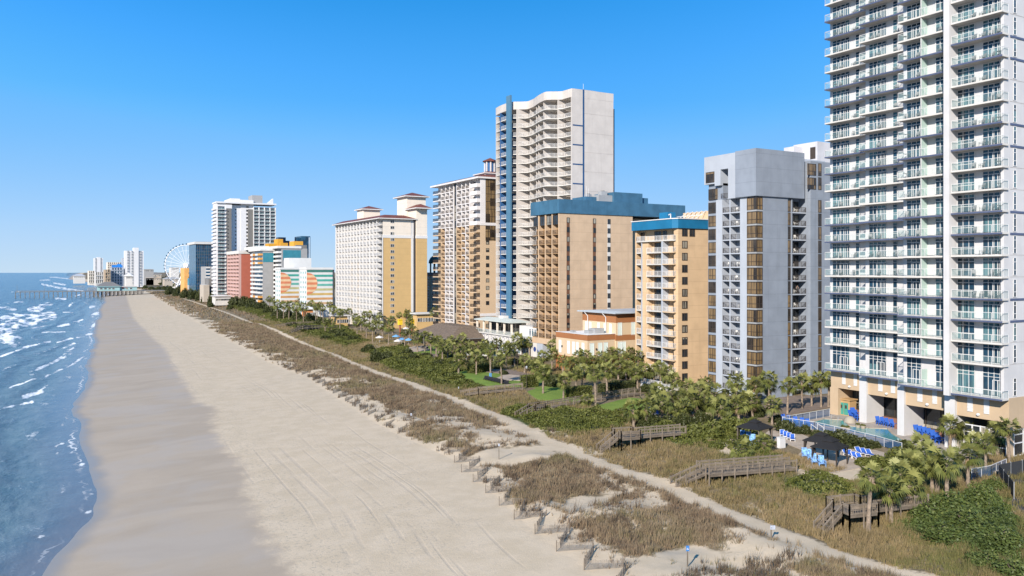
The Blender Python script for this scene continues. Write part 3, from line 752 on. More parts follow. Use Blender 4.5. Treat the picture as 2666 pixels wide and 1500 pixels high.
# painted wooden bar hut set into the first opening
HUT = M('ochre_wood', (.42, .27, .13), var=.15); TEALD = M('teal_door', (.05, .25, .20))
yb1, yb0 = PX(2184, XW['A'] + 1.2), PX(2214, XW['A'] + 1.2); hx = XW['A'] + 1.0
hut = thing('bar_hut', 'ochre wooden pool bar with two teal doors under the white tower', 'hut', (hx + 1, (yb0 + yb1) / 2, 4.32), world_parts=True)
MB().box(hx, hx + 1.8, yb0, yb1, 4.32, 7.1, HUT).build('cabin', hut)
MB().box(hx - .2, hx + 2, yb0 - .2, yb1 + .2, 7.1, 7.3, HUT).build('roof', hut)
ym = (yb0 + yb1) / 2
for a, b in ((yb0 + .3, ym - .05), (ym + .05, yb1 - .3)):
    d_ = MB().box(hx - .06, hx, a, b, 4.5, 6.6, TEALD).build('door', hut)
    MB().box(hx - .09, hx - .06, (a + b) / 2 - .2, (a + b) / 2 + .2, 5.6, 6.2, DMETAL).build('panel', d_, (0, 0, 0))
# balcony furniture
CH = M('grey_sling_chair', (.16, .16, .17), rough=.6); CHW = M('white_plastic_chair', (.75, .75, .73), rough=.5)
def chair_mb(m):
    mb = MB(); mb.box(-.28, .28, -.26, .26, .40, .45, m)
    mb.bar((.27, 0, .43), (.42, 0, .98), .5, .05, m, up=(1, 0, .3))
    for a, b in ((-.25, -.24), (-.25, .24), (.25, -.24), (.25, .24)): mb.bar((a, b, 0), (a, b, .62 if a < 0 else .45), .05, .05, m)
    for b in (-.26, .26): mb.bar((-.26, b, .62), (.33, b, .64), .05, .04, m)
    return mb
def table_mb(m):
    mb = MB(); mb.lathe((0, 0, 0), [(.0, .70), (.42, .70), (.42, .74), (0, .74)], m, 12)
    mb.tube((0, 0, 0), (0, 0, .7), .04, .04, m, 6); mb.lathe((0, 0, 0), [(0, 0), (.25, 0), (.25, .03), (0, .04)], m, 10)
    return mb
chair_me = chair_mb(CH).mesh('chair'); chairw_me = chair_mb(CHW).mesh('chair'); table_me = table_mb(CH).mesh('table')
BAYN = dict(A='far', B='second', C='third', D='nearest')
rr = random.Random(3)
for k in 'ABCD':
    y0, y1 = BS[k]
    for i, z in enumerate(FL[1:23], 1):
        if i < 4 and rr.random() < .75: continue
        ab = 'floor ' + ORD[i]
        spots = {'A': (.18, .30, .62), 'B': (.16, .30, .62), 'C': (.10, .30, .72), 'D': (.12, .28, .45, .62)}[k]
        for s_i, f in enumerate(spots):
            if rr.random() < .22: continue
            y = y0 + (y1 - y0) * (1 - f if k != 'D' else f)
            x = XW[k] - .75 + rr.uniform(-.15, .15)
            tb = s_i == 0 and rr.random() < .6
            o = link('balcony_table' if tb else 'balcony_chair', table_me if tb else chair_me, None, (x, y, z + .003))
            o.rotation_euler = (0, 0, rr.uniform(-.6, .6))
            pos = ['first', 'second', 'third', 'last'][s_i]
            tag(o, f"{'round grey table' if tb else 'grey sling chair'}, {pos} seat spot on the {ORD[i + 1]} balcony up in the tower's {BAYN[k]} bay", 'table' if tb else 'chair',
                'furniture on the white tower balconies')
# ---------------------------------------------------------------- blue-grey hotel beside the tower
L = bld('hotel', 'blue-grey hotel with bronze corner windows and a blank block on top, beside the white tower', 'hotel', 130, 120, group=None)
LX, LY = 125.2, 118.0
yl = lambda px, X=LX: PX(px, X)
xl = lambda px, Y=LY: PY(px, Y)
LZ = [45.1 - 2.82 * k for k in range(1, 15)]                 # floor levels under the top block
zt, zo = 54.6, 45.1
XB = LX + 1.9                                               # back of the recessed balconies
y_end = yl(1840)
# body: recesses for the balconies are real gaps between piers
core = MB()
core.box(XB, 152, LY + 1.9, y_end, 4.2, zo, GREYB)
core.box(LX, XB, yl(1945), yl(1926.5), 4.2, zo, GREYL)               # pier
core.box(LX, XB, yl(1880), yl(1864), 4.2, zo, GREYL)                 # pier
core.box(LX + .12, XB, yl(1900.5), yl(1898), 4.2, zo, GREYL)         # fin between the two balconies
core.box(LX + .4, XB, yl(1864) , y_end, 4.2, zo, GREYB)
core.box(LX + .35, XB, LY + .35, yl(1945) , 4.2, zo, GREYB)          # behind the corner glazing
core.box(xl(1985.5), xl(2051), LY, LY + 1.9, 4.2, zo, GREYB)         # blank wall
core.box(xl(2061), xl(2063), LY, LY + 1.9, 4.2, zo, GREYB)
core.box(XB, xl(2061), LY + .3, LY + 1.9, 4.2, zo, GREYB)
core.box(xl(2100), 152, LY - 1.0, LY + 1.9, 4.2, 53.0, GREYB)        # far wing stands forward
core.build('wall', L)
top = MB()
top.box(LX - .55, xl(2091), LY - .35, yl(1919), zo, zt, GREYB)
top.box(LX - .15, 152, yl(1919), yl(1897), zo, zt - .12, GREYL); top.box(LX - .15, 152, yl(1897), yl(1877), 51.4, zt - .12, GREYL); top.box(LX + 2.4, 152, yl(1897), yl(1877), zo + .2, 51.4, GREYB)
top.box(LX - .15, 152, yl(1877), yl(1862) , 48.1, zt - .12, GREYL)
top.box(LX - .15, 152, yl(1862), y_end + .6, 48.6, zt - .12, GREYL)
top.box(LX + .6, 152, yl(1877), y_end, zo, 48.6, GREYB)
top.box(xl(2091), 152, LY + 1.9, y_end, zo, 53.0, GREYB)
top.build('top_block', L)
pent = MB(); PENT = M('penthouse_render', (.50, .50, .53)); qa, qb = PX(2128, 150), PX(2066, 150); pent.box(150, 158, qa, qb, 53, ZZ(368, 150, qa), PENT); pent.box(149.93, 150, qa + .5, qa + 1.9, 55, 57.6, DMETAL); pent.box(147, 151.5, PX(2067, 147), PX(2041, 147), 53, ZZ(381, 147, PX(2067, 147)), PENT)
pent.build('penthouse', L)
ntch = MB(); rail_line(ntch, MB(), (LX, yl(1896.5), zo + .2), (LX, yl(1877.5), zo + .2), 1.0, DMETAL, None, kind='bars'); ntch.build('railing', L)
pr = {'w': winW(yl(1841.5) - yl(1863.5), 2.3, 2, (.36,), DMETAL, G_BRONZE), 'c': winW(yl(1945) - LY, 2.45, 2, (.36,), DMETAL, G_BRONZE),
      's': winS(xl(1985) - LX, 2.45, 2, (.36,), DMETAL, G_BRONZE), 'n': winS(xl(2060.5) - xl(2051.5), 2.6, 1, (.36,), DMETAL, G_BRONZE), 'm': winS(xl(2138) - xl(2130), 2.6, 1, (.36,), DMETAL, G_BRONZE, fw=.07)}
it = []
for z in LZ:
    it += [('w', (LX + .4, yl(1863.5), z + .12)), ('c', (LX + .02, LY, z + .1)), ('s', (LX, LY + .02, z + .1)), ('n', (xl(2051.5), LY + .28, z + .05)), ('m', (xl(2130, LY - 1), LY - 1.0, z + .05))]
it += [('w', (LX - .15, yl(1861.5), 48.9)), ('w', (LX + .4, yl(1863.5), zo + .2))]
for z in (50.0, 47.1): it += [('m', (xl(2130, LY - 1), LY - 1.0, z))]
repeat(L, pr, it)
for z in (50.0, 47.1): 
    for n, mb in winS(xl(2124, LY - 1) - xl(2103, LY - 1), 2.4, 2, (.36,), DMETAL, G_BRONZE)[:]: mb.build(n if n == 'window' else 'pane', L, (xl(2103, LY - 1), LY - 1.0, z))
for z in LZ: MB().box(LX - .05, xl(1985), LY - .05, yl(1945), z - .22, z + .1, GMETAL).build('spandrel', L)
pr = {'a': balW(yl(1880.5) - yl(1898), 1.8, GREYL, None, DMETAL, kind='bars', ends=(False, False), inset=.08, h=1.05), 'b': balW(yl(1901) - yl(1926), 1.8, GREYL, None, DMETAL, kind='bars', ends=(False, False), inset=.08, h=1.05)}
wS = xl(2099) - xl(2063.5); mb = MB(); mb.box(0, wS, 0.02, 1.9, -.24, 0, GREYL); r = MB(); g = MB(); rail_line(r, g, (0, .1, 0), (wS, .1, 0), 1.05, DMETAL, None, kind='bars')
pr['s'] = [('balcony', mb), ('railing', r)]
pr['dw'] = None
it = []
for z in LZ: it += [('a', (LX + 1.85, yl(1898), z)), ('b', (LX + 1.85, yl(1926), z)), ('s', (xl(2063.5), LY, z))]
repeat(L, pr, it)
gl = {'p': winW(yl(1880.5) - yl(1898) - 1.0, 2.2, 2, (), DMETAL, G_DARK), 'q': winW(1.5, 2.2, 2, (), DMETAL, G_DARK), 's': winS(wS - .6, 2.35, 3, (), DMETAL, G_DARK)}
it = []
for z in LZ: it += [('p', (XB, yl(1898) + .1, z)), ('q', (XB, yl(1926) + .15, z)), ('s', (xl(2063.5) + .4, LY + 1.9, z))]
repeat(L, {k: [(('balcony_door' if n == 'window' else n), m) for n, m in v] for k, v in gl.items()}, it)
rr = random.Random(11)
for i, z in enumerate(LZ):
    nm = f'{ORD[i + 1]} balcony from the top'
    for tagn, (x, y0, y1), n in (('left column', (LX + .75, yl(1898), yl(1881)), 1), ('middle column', (LX + .75, yl(1926), yl(1902)), 2)):
        for j in range(n):
            if rr.random() < .2: continue
            o = link('balcony_chair', chairw_me, None, (x, y0 + (y1 - y0) * ((.3 + .4 * j) if n > 1 else .45), z + .003)); o.rotation_euler = (0, 0, rr.uniform(-.5, .5))
            tag(o, f"{('right ' if j == 0 else 'left ') if n > 1 else ''}white chair, {nm}, {tagn}, blue-grey hotel", 'chair', 'white chairs on the blue-grey hotel balconies')
    for j in range(2):
        if rr.random() < .1: continue
        o = link('balcony_chair', chairw_me, None, (xl(2063.5) + .9 + 1.1 * j, LY + .9, z + .003)); o.rotation_euler = (0, 0, 1.6 + rr.uniform(-.5, .5))
        tag(o, f"{'left' if j == 0 else 'right'} white chair, {nm}, side column, blue-grey hotel", 'chair', 'white chairs on the blue-grey hotel balconies')
# ---------------------------------------------------------------- peach hotel with teal roof band
K = bld('hotel', 'narrow peach hotel with a bright teal roof band and white picket balconies', 'hotel', 132, 150)
KX, KY = 127.0, 143.6
yk = lambda px, X=KX: PX(px, X)
xk = lambda px: PY(px, KY)
KT = 39.9; KF = [37.3 - 2.76 * k for k in range(13)]
KB = KX + 1.7; ke = yk(1652)
b = MB()
b.box(KB, 150, KY + 1.5, ke, 4.2, KT, PEACH)
b.box(KX + .4, 150, KY, KY + 1.5, 4.2, KT, PEACH)
b.box(KX + .2, KB, yk(1656), ke, 4.2, KT, PEACH)
b.box(KX + .5, KB, yk(1684), yk(1669), 4.2, KF[0] - .1, PEACH)
b.build('wall', K)
MB().box(KX - .05, KB, yk(1726), yk(1722), 4.2, KF[0], GREYL).build('column', K)
MB().box(KX + .2, KB, yk(1669), yk(1667.5), 4.2, KF[0], GREYL).build('column', K)
f = MB(); f.prism([(KX + .1, KY - .35), (150, KY - .35), (150, ke + .4), (KX - .6, ke + .4), (KX - .6, KY + 1.0)], KT, KT + 2.1, TEAL, ROOFWHITE)
f.prism([(KX - .05, KY - .5), (150.1, KY - .5), (150.1, ke + .55), (KX - .75, ke + .55), (KX - .75, KY + .95)], KT + 2.1, KT + 2.3, WMETAL, ROOFWHITE); f.build('roof', K)
mb = MB(); mb.box(140, 152, 146, 156, KT + 2.3, KT + 4.6, PEACH); mb.box(131.5, 134.0, 152, 155, KT + 2.3, KT + 4.3, TEAL); mb.build('plant_room', K)
mb = MB()
for i in range(5): mb.bar((136, 148 + i * 1.6, KT + 2.3), (140.2, 148 + i * 1.6, KT + 4.8), .12, .12, WMETAL)
mb.bar((138, 147, KT + 3.6), (138, 156, KT + 3.6), .12, .12, WMETAL); mb.build('roof_frame', K)
mb = MB(); mb.tube((129, 148, KT + 2.3), (129, 148, KT + 3.5), .12, .12, WMETAL); mb.tube((129, 148, KT + 3.5), (128.4, 148, KT + 3.3), .14, .14, WMETAL); mb.build('vent_pipe', K)
pr = {'n': balW(yk(1657) - yk(1668), 1.3, W_SLAB, None, WMETAL, kind='bars', ends=(False, False)), 'w': balW(yk(1683) - yk(1722), 1.75, W_SLAB, None, WMETAL, kind='bars', ends=(True, False)),
      'r': balW(yk(1726.5) - yk(1757), 2.0, PEACH2, None, WMETAL, kind='bars', ends=(True, False)), 't': balW(yk(1657) - yk(1757), 1.8, W_SLAB, None, WMETAL, kind='bars', ends=(True, True))}
it = [('t', (KB, yk(1757), KF[0]))]
for z in KF[1:]: it += [('n', (KX + 1.3, yk(1668), z)), ('w', (KB, yk(1722), z)), ('r', (KB, yk(1757), z))]
repeat(K, pr, it)
wn = {'n': winW(yk(1657.5) - yk(1667), 2.1, 2, (), DMETAL, G_DARK), 'w': winW(yk(1690) - yk(1708), 2.2, 3, (), DMETAL, G_DARK), 'v': winW(yk(1711) - yk(1722), 2.2, 2, (), DMETAL, G_DARK), 'r': winW(yk(1738) - yk(1756), 2.2, 2, (), DMETAL, G_DARK)}
it = []
for i, z in enumerate(KF):
    it += [('n', (KB - .35, yk(1667), z + .05)), ('w', (KB, yk(1708), z + .05)), ('v', (KB, yk(1722), z + .05)), ('r', (KB, yk(1756), z + .05))]
repeat(K, wn, it, 100)
MB().box(KB - .3, KB + .1, yk(1667.5), yk(1656), 4.2, KT, PEACH2).build('wall', K)
ws = xk(1789.5) - xk(1775.5)
pr = {0: winS(ws, 1.75, 2, (), DMETAL, G_DARK, fw=.14)}
repeat(K, pr, [(0, (xk(1775.5), KY, z + .75)) for z in KF] + [(0, (xk(1795), KY, KF[0] + .75))])
# ---------------------------------------------------------------- beige slab hotel with teal parapet
J = bld('hotel', 'wide beige slab hotel with dull teal parapet and brown window strips', 'hotel', 140, 206)
JX, JY = 130.8, 198.0
yj = lambda px, X=JX: PX(px, X)
xj = lambda px: PY(px, JY)
je = yj(1384.5); JT = 46.8; JB = JX + 1.7; JF = [43.6 - 2.76 * k for k in range(13)]
jx2 = xj(1647)
b = MB(); b.box(JB, jx2, JY, je, 10.6, JT, BEIGE); b.box(jx2, 178, JY + 4, je, 4.2, JT - .4, BEIGE); b.box(JX + 4, jx2, JY + 3, je - .5, 4.2, 10.6, BEIGE)
b.box(JX + .1, JB, JY, JY + .5, 10.6, JT, BEIGE); b.box(JX + .1, JX + 4, JY, je, 8.6, JF[-1] - .25, BEIGE); b.box(JX + 4, jx2, JY, JY + 3, 4.2, 10.6, BEIGE)
b.build('wall', J)
MB().box(JX - .25, 178.3, JY - .3, je + .3, JT, JT + 4.0, TEAL2).build('parapet', J)
mb = MB(); mb.box(152, 163, 200, 210, JT + 4, JT + 7.2, TEAL2); mb.box(163, 166, 201, 209, JT + 4, JT + 6, TEAL2); mb.build('plant_room', J)
mb = MB(); mb.box(143, 152, 202, 209, JT + 4, JT + 5.6, TEAL2); mb.box(147, 152, 200.8, 207, JT + 4, JT + 6.2, GMETAL); mb.build('plant_screen', J)
ac_units(J, [(150, 203, JT + 6.2, 1), (146, 205, JT + 5.6, .8)])
mb = MB()
for (x, y, h) in ((144, 203, 3.2), (145, 203.4, 2.6), (137, 201, 1.6)): mb.tube((x, y, JT + 4), (x, y, JT + 5.6 + h), .05, .05, WMETAL, 5)
mb.build('antenna', J)
edges = [1384.5, 1401, 1418.5, 1436, 1452.5]
for px in edges[1:-1]: MB().box(JX + .12, JB, yj(px) - .22, yj(px) + .22, 8.6, JT, BEIGE).build('fin', J)
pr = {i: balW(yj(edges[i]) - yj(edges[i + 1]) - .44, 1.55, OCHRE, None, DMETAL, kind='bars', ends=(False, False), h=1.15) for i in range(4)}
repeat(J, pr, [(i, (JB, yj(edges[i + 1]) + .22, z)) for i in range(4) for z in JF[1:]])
wn = {i: winW((yj(edges[i]) - yj(edges[i + 1])) * .55, 2.15, 2, (), DMETAL, G_DARK) for i in range(4)}
wn[9] = winW(yj(edges[0]) - yj(edges[1]) - .9, 2.7, 2, (.25,), DMETAL, G_DARK)
repeat(J, wn, [(i, (JB, yj(edges[i + 1]) + .25, z + .05)) for i in range(4) for z in JF[1:]] + [(9, (JX + .35, yj(edges[i + 1]) + .4, JF[0])) for i in range(4)])
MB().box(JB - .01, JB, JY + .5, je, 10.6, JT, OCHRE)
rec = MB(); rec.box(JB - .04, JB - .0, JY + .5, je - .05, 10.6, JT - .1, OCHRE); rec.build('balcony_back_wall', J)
BROWN = M('brown_spandrel', (.14, .065, .035))
for (a, c, sm) in ((1475, 1482.8, BROWN), (1543.5, 1551, BROWN), (1581, 1589, W_PAINT)):
    x0, x1 = xj(a), xj(c); MB().box(x0, x1, JY - .05, JY, 11.5, JT - 1.2, sm).build('spandrel_strip', J)
    pr = {0: winS(x1 - x0 - .1, 1.5, 1, (), DMETAL, G_DARK, fw=.08)}
    repeat(J, pr, [(0, (x0 + .05, JY - .05, z + .5)) for z in JF])
pr = {0: winS(2.6, 2.0, 2, (), DMETAL, G_DARK)}
repeat(J, pr, [(0, (jx2 + .5 + 3.0 * i, JY + 4, JT - 3.0)) for i in range(9)])
mb = MB(); mb.box(JX + .2, JX + .8, yj(1396), yj(1385), 4.2, 8.6, W_PAINT); mb.box(JX + .2, JX + 3, yj(1411), yj(1397), 4.2, 8.6, GREYL); mb.build('column', J)
SIGNB = M('sign_blue', (.03, .06, .22))
mb = MB(); yy = yj(1391); mb.lathe((0, 0, 0), [(0, 0), (.75, 0), (.75, .06), (.55, .06), (.55, 0)], SIGNB, 20)
mb2 = MB(); mb2.v = [(JX + .18 - z, yy + y, 6.6 + x) for x, y, z in mb.v]; mb2.f = mb.f; mb2.m = mb.m; mb2.box(JX + .1, JX + .18, yy - .3, yy + .3, 6.45, 6.75, SIGNB); mb2.build('emblem', J)
mb = MB()
for k in range(5): mb.box(JX + .12, JX + .2, yj(1398 + 2.4 * k) - .18, yj(1398 + 2.4 * k) + .1, 5.6 + .2 * (k % 2), 6.6 - .25 * (k % 3), SIGNB)
mb.build('lettering', J)
# ---------------------------------------------------------------- low terracotta and peach hall
HL = bld('recreation_hall', 'low terracotta and peach hall with pale green shutters and a grey metal roof', 'hall', 125, 174)
hx, hy = 119.3, 167.7; hx2 = 127.9; he = PX(1448, hx); zl = 14.2; zh = 19.3
def bands(mb, x0, x1, y0, y1, zs):
    for (a, c, m, o) in zs: mb.box(x0 - o, x1, y0 - o, y1 + o, a, c, m)
b = MB(); bands(b, hx, hx2, hy, he, [(4.2, 8.3, TERRA, .06), (8.3, 12.8, PEACH2, 0), (12.8, zl, TERRA, .05)]); b.box(hx + .4, hx2 - .1, hy + .4, he - .4, zl - .3, zl + .012, ROOFWHITE)
b.box(hx - .12, hx2, hy - .12, hy + .3, zl, zl + .12, WMETAL); b.box(hx - .12, hx + .3, hy + .3, he + .1, zl, zl + .12, WMETAL); b.build('wall', HL)
b = MB(); y2 = PX(1517, hx2); bands(b, hx2, 152, hy - .3, y2, [(4.2, 8.3, TERRA, .06), (8.3, 12.5, PEACH2, 0), (12.5, 13.9, TERRA, .05), (13.9, 17.0, PEACH2, 0), (17.0, zh, TERRA, .05)]); b.build('wall', HL)
rf = MB(); q = [(hx2 - 1.2, hy - 1.6, zh), (153, hy - 1.6, zh + .2), (153, y2 + 1, zh + .2), (hx2 - 1.2, y2 + 1, zh)]
rf.face([(x, y, z + .25) for x, y, z in q], METROOF); rf.face(list(reversed(q)), METROOF)
for i in range(4): a, c = q[i], q[(i + 1) % 4]; rf.face([a, c, (c[0], c[1], c[2] + .25), (a[0], a[1], a[2] + .25)], METROOF)
for i in range(30): x = hx2 - 1.0 + i * .88; rf.bar((x, hy - 1.6, zh + .28), (x, y2 + 1, zh + .28), .05, .07, METROOF)
rf.build('roof', HL)
wsh = winW(1.2, 3.3, 1, (), WMETAL, SHUT, fw=.08); wss = winS(1.35, 3.3, 1, (), WMETAL, SHUT, fw=.08); wsh2 = winW(1.1, 2.6, 1, (), WMETAL, SHUT, fw=.08)
it = [('w', (hx, PX(a + 6, hx), 8.9)) for a in (1456, 1478, 1491, 1501, 1516)] + [('s', (PY(a, hy), hy, 8.9)) for a in (1535, 1556.5, 1571)] + [('s', (PY(a, hy - .3), hy - .3, 8.9)) for a in (1608, 1618)]
it += [('w2', (hx2, PX(a + 4, hx2), 14.1)) for a in (1526, 1536, 1558, 1575, 1589)] + [('s', (PY(a, hy - .3), hy - .3, 13.95 - .2)) for a in (1608, 1643)]
repeat(HL, {k: [('shutter' if n == 'pane' else n, m) for n, m in v] for k, v in {'w': wsh, 's': wss, 'w2': wsh2}.items()}, it)
for (x, y) in ((hx - .1, PX(1464, hx)), (hx - .1, PX(1511, hx))): MB().lathe((x, y, 10.6), [(0, -.3), (.22, -.2), (.22, .2), (0, .3)], DMETAL, 8).build('wall_lamp', HL)
MB().lathe((PY(1552, hy), hy - .12, 10.6), [(0, -.3), (.22, -.2), (.22, .2), (0, .3)], DMETAL, 8).build('wall_lamp', HL)
mb = MB(); mb.box(123.5, 126.5, 170.5, 173, zl, zl + 1.3, GMETAL); mb.box(122, 123.5, 171, 173, zl, zl + .9, GMETAL); mb.box(121.2, 122.2, 177, 178.2, zl, zl + .5, GMETAL); mb.build('rooftop_unit', HL)
for px in (1531, 1578): y = PX(px, hx2 - .2); MB().tube((hx2 - .3, y, 14.3), (hx2 - .3, y, 18.2), .1, .1, WMETAL, 6).tube((hx2 - .3, y, 18.2), (hx2 - 1.1, y + .5, zh), .1, .1, WMETAL, 6).build('downpipe', HL)
mb = MB(); mb.box(hx - .1, hx, he - 15, he - 9, 4.4, 7.0, G_DARK)
for i in range(7): mb.box(hx - .16, hx - .1, he - 15 + i - .06, he - 15 + i + .06, 4.3, 7.1, WMETAL)
for z in (4.4, 5.6, 7.0): mb.box(hx - .15, hx - .1, he - 15, he - 9, z - .06, z + .06, WMETAL)
mb.build('window', HL)
# ---------------------------------------------------------------- tall tower with wavy balconies
I = bld('hotel_tower', 'tall off-white tower with wavy balconies and a blue fin', 'hotel', 150, 232)
IC = M('warm_white_render', (.51, .47, .435), var=.06, streak=.18)
IY = 213.4; ix1 = PY(1597, IY); ie = 253.0
pts = [(PX(px, X), X) for px, X in ((1494, 146.0), (1474, 145.6), (1457, 145.6), (1452, 145.0), (1437, 142.4), (1418, 141.3), (1402, 142.2), (1388, 144.0), (1372, 144.3), (1356, 142.6), (1342, 140.6), (1330, 139.8), (1316, 139.6), (1303, 139.7), (1293, 140.3), (1284, 141.8))]
py_ = np.array([p[0] for p in pts]); px_ = np.array([p[1] for p in pts])
def icurve(y0, y1, n=12, off=0.0):
    yy = np.linspace(y0, y1, n); kk = np.array([.25, .5, .25])
    f = lambda y: (np.interp(y - 1, py_, px_) + 2 * np.interp(y, py_, px_) + np.interp(y + 1, py_, px_)) / 4
    return [(float(f(y)) + off, float(y)) for y in yy]
IB = 147.5; IZ = 84.6; IF = [81.8 - 3.05 * k for k in range(26)]
IA = PX(1456, 145.4); MB().prism([(IB, IA), (IB + 2.2, IA), (IB + 2.2, IY + .35), (ix1, IY + .35), (ix1, ie - 1), (IB, ie - 1)], 4.2, IZ, IC, ROOFGREY).build('wall', I)
MB().box(144.7, IB, IA - .35, PX(1452, 144.8), 4.2, IZ, IC).build('dividing_wall', I)
c = icurve(IY + .0, ie, 40)
MB().prism([(ix1 - .003, IY - .05)] + [(ix1 - .003, ie)] + c[::-1], IZ, IZ + 2.6, IC, ROOFGREY).build('parapet', I)
mb = MB(); mb.box(154, 159, 219, 224, IZ + 2.6, IZ + 4.2, GMETAL); mb.box(149, 156, 238, 243, IZ + 2.6, IZ + 4.6, GMETAL); mb.box(148, 154, 226, 232, IZ + 2.6, IZ + 4.3, GMETAL); mb.build('rooftop_unit', I)
MB().tube((152, 216, IZ + 2), (152, 216, IZ + 5.2), .05, .05, WMETAL, 5).build('antenna', I)
MB().box(138.75, 139.35, PX(1328, 138.7), PX(1317.5, 138.7), 4.2, IZ + 4.6, M('blue_fin_render', (.07, .165, .255), var=.08)).build('fin', I)
MB().box(139.6, IB, PX(1302, 139.6) - .2, PX(1302, 139.6) + .1, 4.2, IZ, BLUE).build('fin', I)
MB().box(145.7, ix1, IY, IY + .35, 4.2, IZ, IC).build('end_wall', I)
xb = PY(1519, IY); MB().box(xb - .3, xb + .3, IY - .06, IY + .02, 4.2, IZ + 2.7, BLUED).build('stripe', I)
for k in range(6): MB().box(PY(1491, IY), xb - .3, IY - .05, IY + .02, IF[2] - .1 - 6.1 * k, IF[2] + .3 - 6.1 * k, BLUED).build('stripe', I)
SCORE = M('score_line', (.42, .38, .35))
for k in range(7): MB().box(xb + .3, ix1, IY - .02, IY + .02, IF[1] + 1 - 6.1 * k, IF[1] + 1.12 - 6.1 * k, SCORE).build('score_line', I)
MB().box(ix1, ix1 + 1.2, IY + 1, ie - 2, 4.2, IZ - 2, BLUED).build('rear_wall', I)
segs = [('a', IY + .36, IA - .36), ('b', PX(1452, 144.8) + .02, PX(1330, 139.4)), ('c', PX(1316, 139.4), ie)]
pr = {}
for k, y0, y1 in segs:
    n = {'a': 5, 'b': 26, 'c': 9}[k]; c = icurve(y0, y1, n)
    s = MB(); xb_ = IB + (2.19 if k == 'a' else 0); s.prism([(xb_, y0 + .01)] + [(xb_, y1 - .01)] + c[::-1], -.28, 0, W_SLAB); s.v = [(x - IB, y - y0, z) for x, y, z in s.v]
    r, g = MB(), MB()
    for (xa, ya), (xb_, yb_) in zip(c[:-1], c[1:]): rail_line(r, g, (xa + .1 - IB, ya - y0, 0), (xb_ + .1 - IB, yb_ - y0, 0), 1.07, WMETAL, PICKET, step=1.4)
    pr[k] = [('balcony', s), ('railing', r), ('picket_panel', g)]
repeat(I, pr, [(k, (IB, y0, z)) for k, y0, y1 in segs for z in IF])
for px in (1414, 1394, 1384, 1362, 1351, 1294): 
    y = PX(px, 142); xf = float(np.interp(y, py_, px_)) + .5
    MB().box(xf, IB, y - .12, y + .12, 4.2, IZ, IC).build('dividing_wall', I)
bl = MB()
for a, c in ((1436, 1420), (1340, 1330), (1316, 1303)): bl.box(IB - .25, IB + .01, PX(a, IB), PX(c, IB), 4.2, IZ - .003, BLUE)
bl.build('blue_recess', I)
pr = {0: winW(2.6, 2.25, 3, (), WMETAL, G_DARK, fw=.08), 1: winW(1.6, 2.25, 2, (), WMETAL, G_DARK, fw=.08)}
it = [(0, (IB + 2.2, IY + 1.6, z + .03)) for z in IF] + [(k, (IB - (.25 if px == 1300 else 0), PX(px, IB), z + .03)) for px, k in ((1449, 0), (1410, 1), (1382, 1), (1371, 1), (1347, 1), (1300, 1)) for z in IF]
repeat(I, pr, it)
# ---------------------------------------------------------------- restaurant with roof terrace in front of it
P = bld('restaurant', 'two-storey white glazed restaurant with a canopied roof terrace and a wave mural frieze', 'restaurant', 132, 235)
px0 = 131.0; pa, pb = PX(1385, px0) , PX(1217, px0)
b = MB(); b.box(px0, 138.5, pa, pb, 4.2, 9.4, W_PAINT); b.build('wall', P)
mu = MB(); mu.box(px0 - .08, px0, pa, pb, 7.4, 9.3, W_PAINT); mu.build('frieze', P)
SWIRL = M('slate_mural_paint', (.16, .17, .24))
sw = MB(); rr = random.Random(5)
for k in range(16):                                           # curling wave strokes of the frieze
    y = pa + (pb - pa) * (k + .5) / 16; rad = rr.uniform(.5, 1.0); a0 = rr.uniform(.2, 1.2)
    pth = [(px0 - .11, y + rad * math.cos(a0 + t * 4.2) * (1 - .12 * t), 8.3 + rad * .85 * math.sin(a0 + t * 4.2) * (1 - .1 * t)) for t in np.linspace(0, 1, 10)]
    for u, v in zip(pth[:-1], pth[1:]): sw.bar(u, v, .16, .05, SWIRL, up=(1, 0, 0))
sw.build('wave_mural', P)
it = []; yy = pa + 1
while yy < pb - 3: it.append((0, (px0, yy, 4.5))); yy += 2.9
repeat(P, {0: winW(2.3, 2.7, 3, (.75,), WMETAL, G_TOWER)}, it)
mb = MB(); mb.box(px0 - 1.2, px0 - .002, PX(1246, px0 - 1), PX(1229, px0 - 1), 4.2, 8.8, BLUE); mb.build('entrance_block', P)
for n, m_ in winW(PX(1231, px0 - 1) - PX(1245, px0 - 1), 4.0, 3, (.33, .66), BLUED, G_TOWER): m_.build('window' if n == 'window' else 'pane', P, (px0 - 1.2, PX(1245, px0 - 1), 4.5))
mb = MB(); mb.box(px0 - .6, 138.4, pa, pb, 9.4, 9.75, W_SLAB); mb.build('terrace_deck', P)
r, g = MB(), MB(); rail_line(r, g, (px0 - .5, pa + .1, 9.75), (px0 - .5, pb - .1, 9.75), 1.1, WMETAL, G_RAIL, step=1.3); rail_line(r, g, (px0 - .5, pa + .1, 9.75), (138, pa + .1, 9.75), 1.1, WMETAL, G_RAIL); r.build('railing', P); g.build('glass_panel', P)
CAN = M('pale_green_grey_canopy', (.48, .52, .49), var=.05)
ca, cb = PX(1330, px0), PX(1235, px0); mb = MB(); mb.hip(px0 - .2, 138.3, ca, cb, 13.6, .8, CAN, inset=3.2, under=CAN, th=.25); mb.build('canopy', P)
for k in range(6):
    y = ca + .8 + (cb - ca - 1.6) * k / 5; MB().box(px0 + .5, px0 + 1.0, y - .25, y + .25, 9.75, 13.6, CREAM).build('column', P)
mb = MB(); mb.box(136.5, 136.6, ca, cb, 9.75, 13.5, G_DARK); mb.build('glass_wall', P)
mb = MB(); mb.box(134, 138, pa + .5, ca - .3, 9.75, 12.9, W_PAINT); mb.build('stair_house', P)
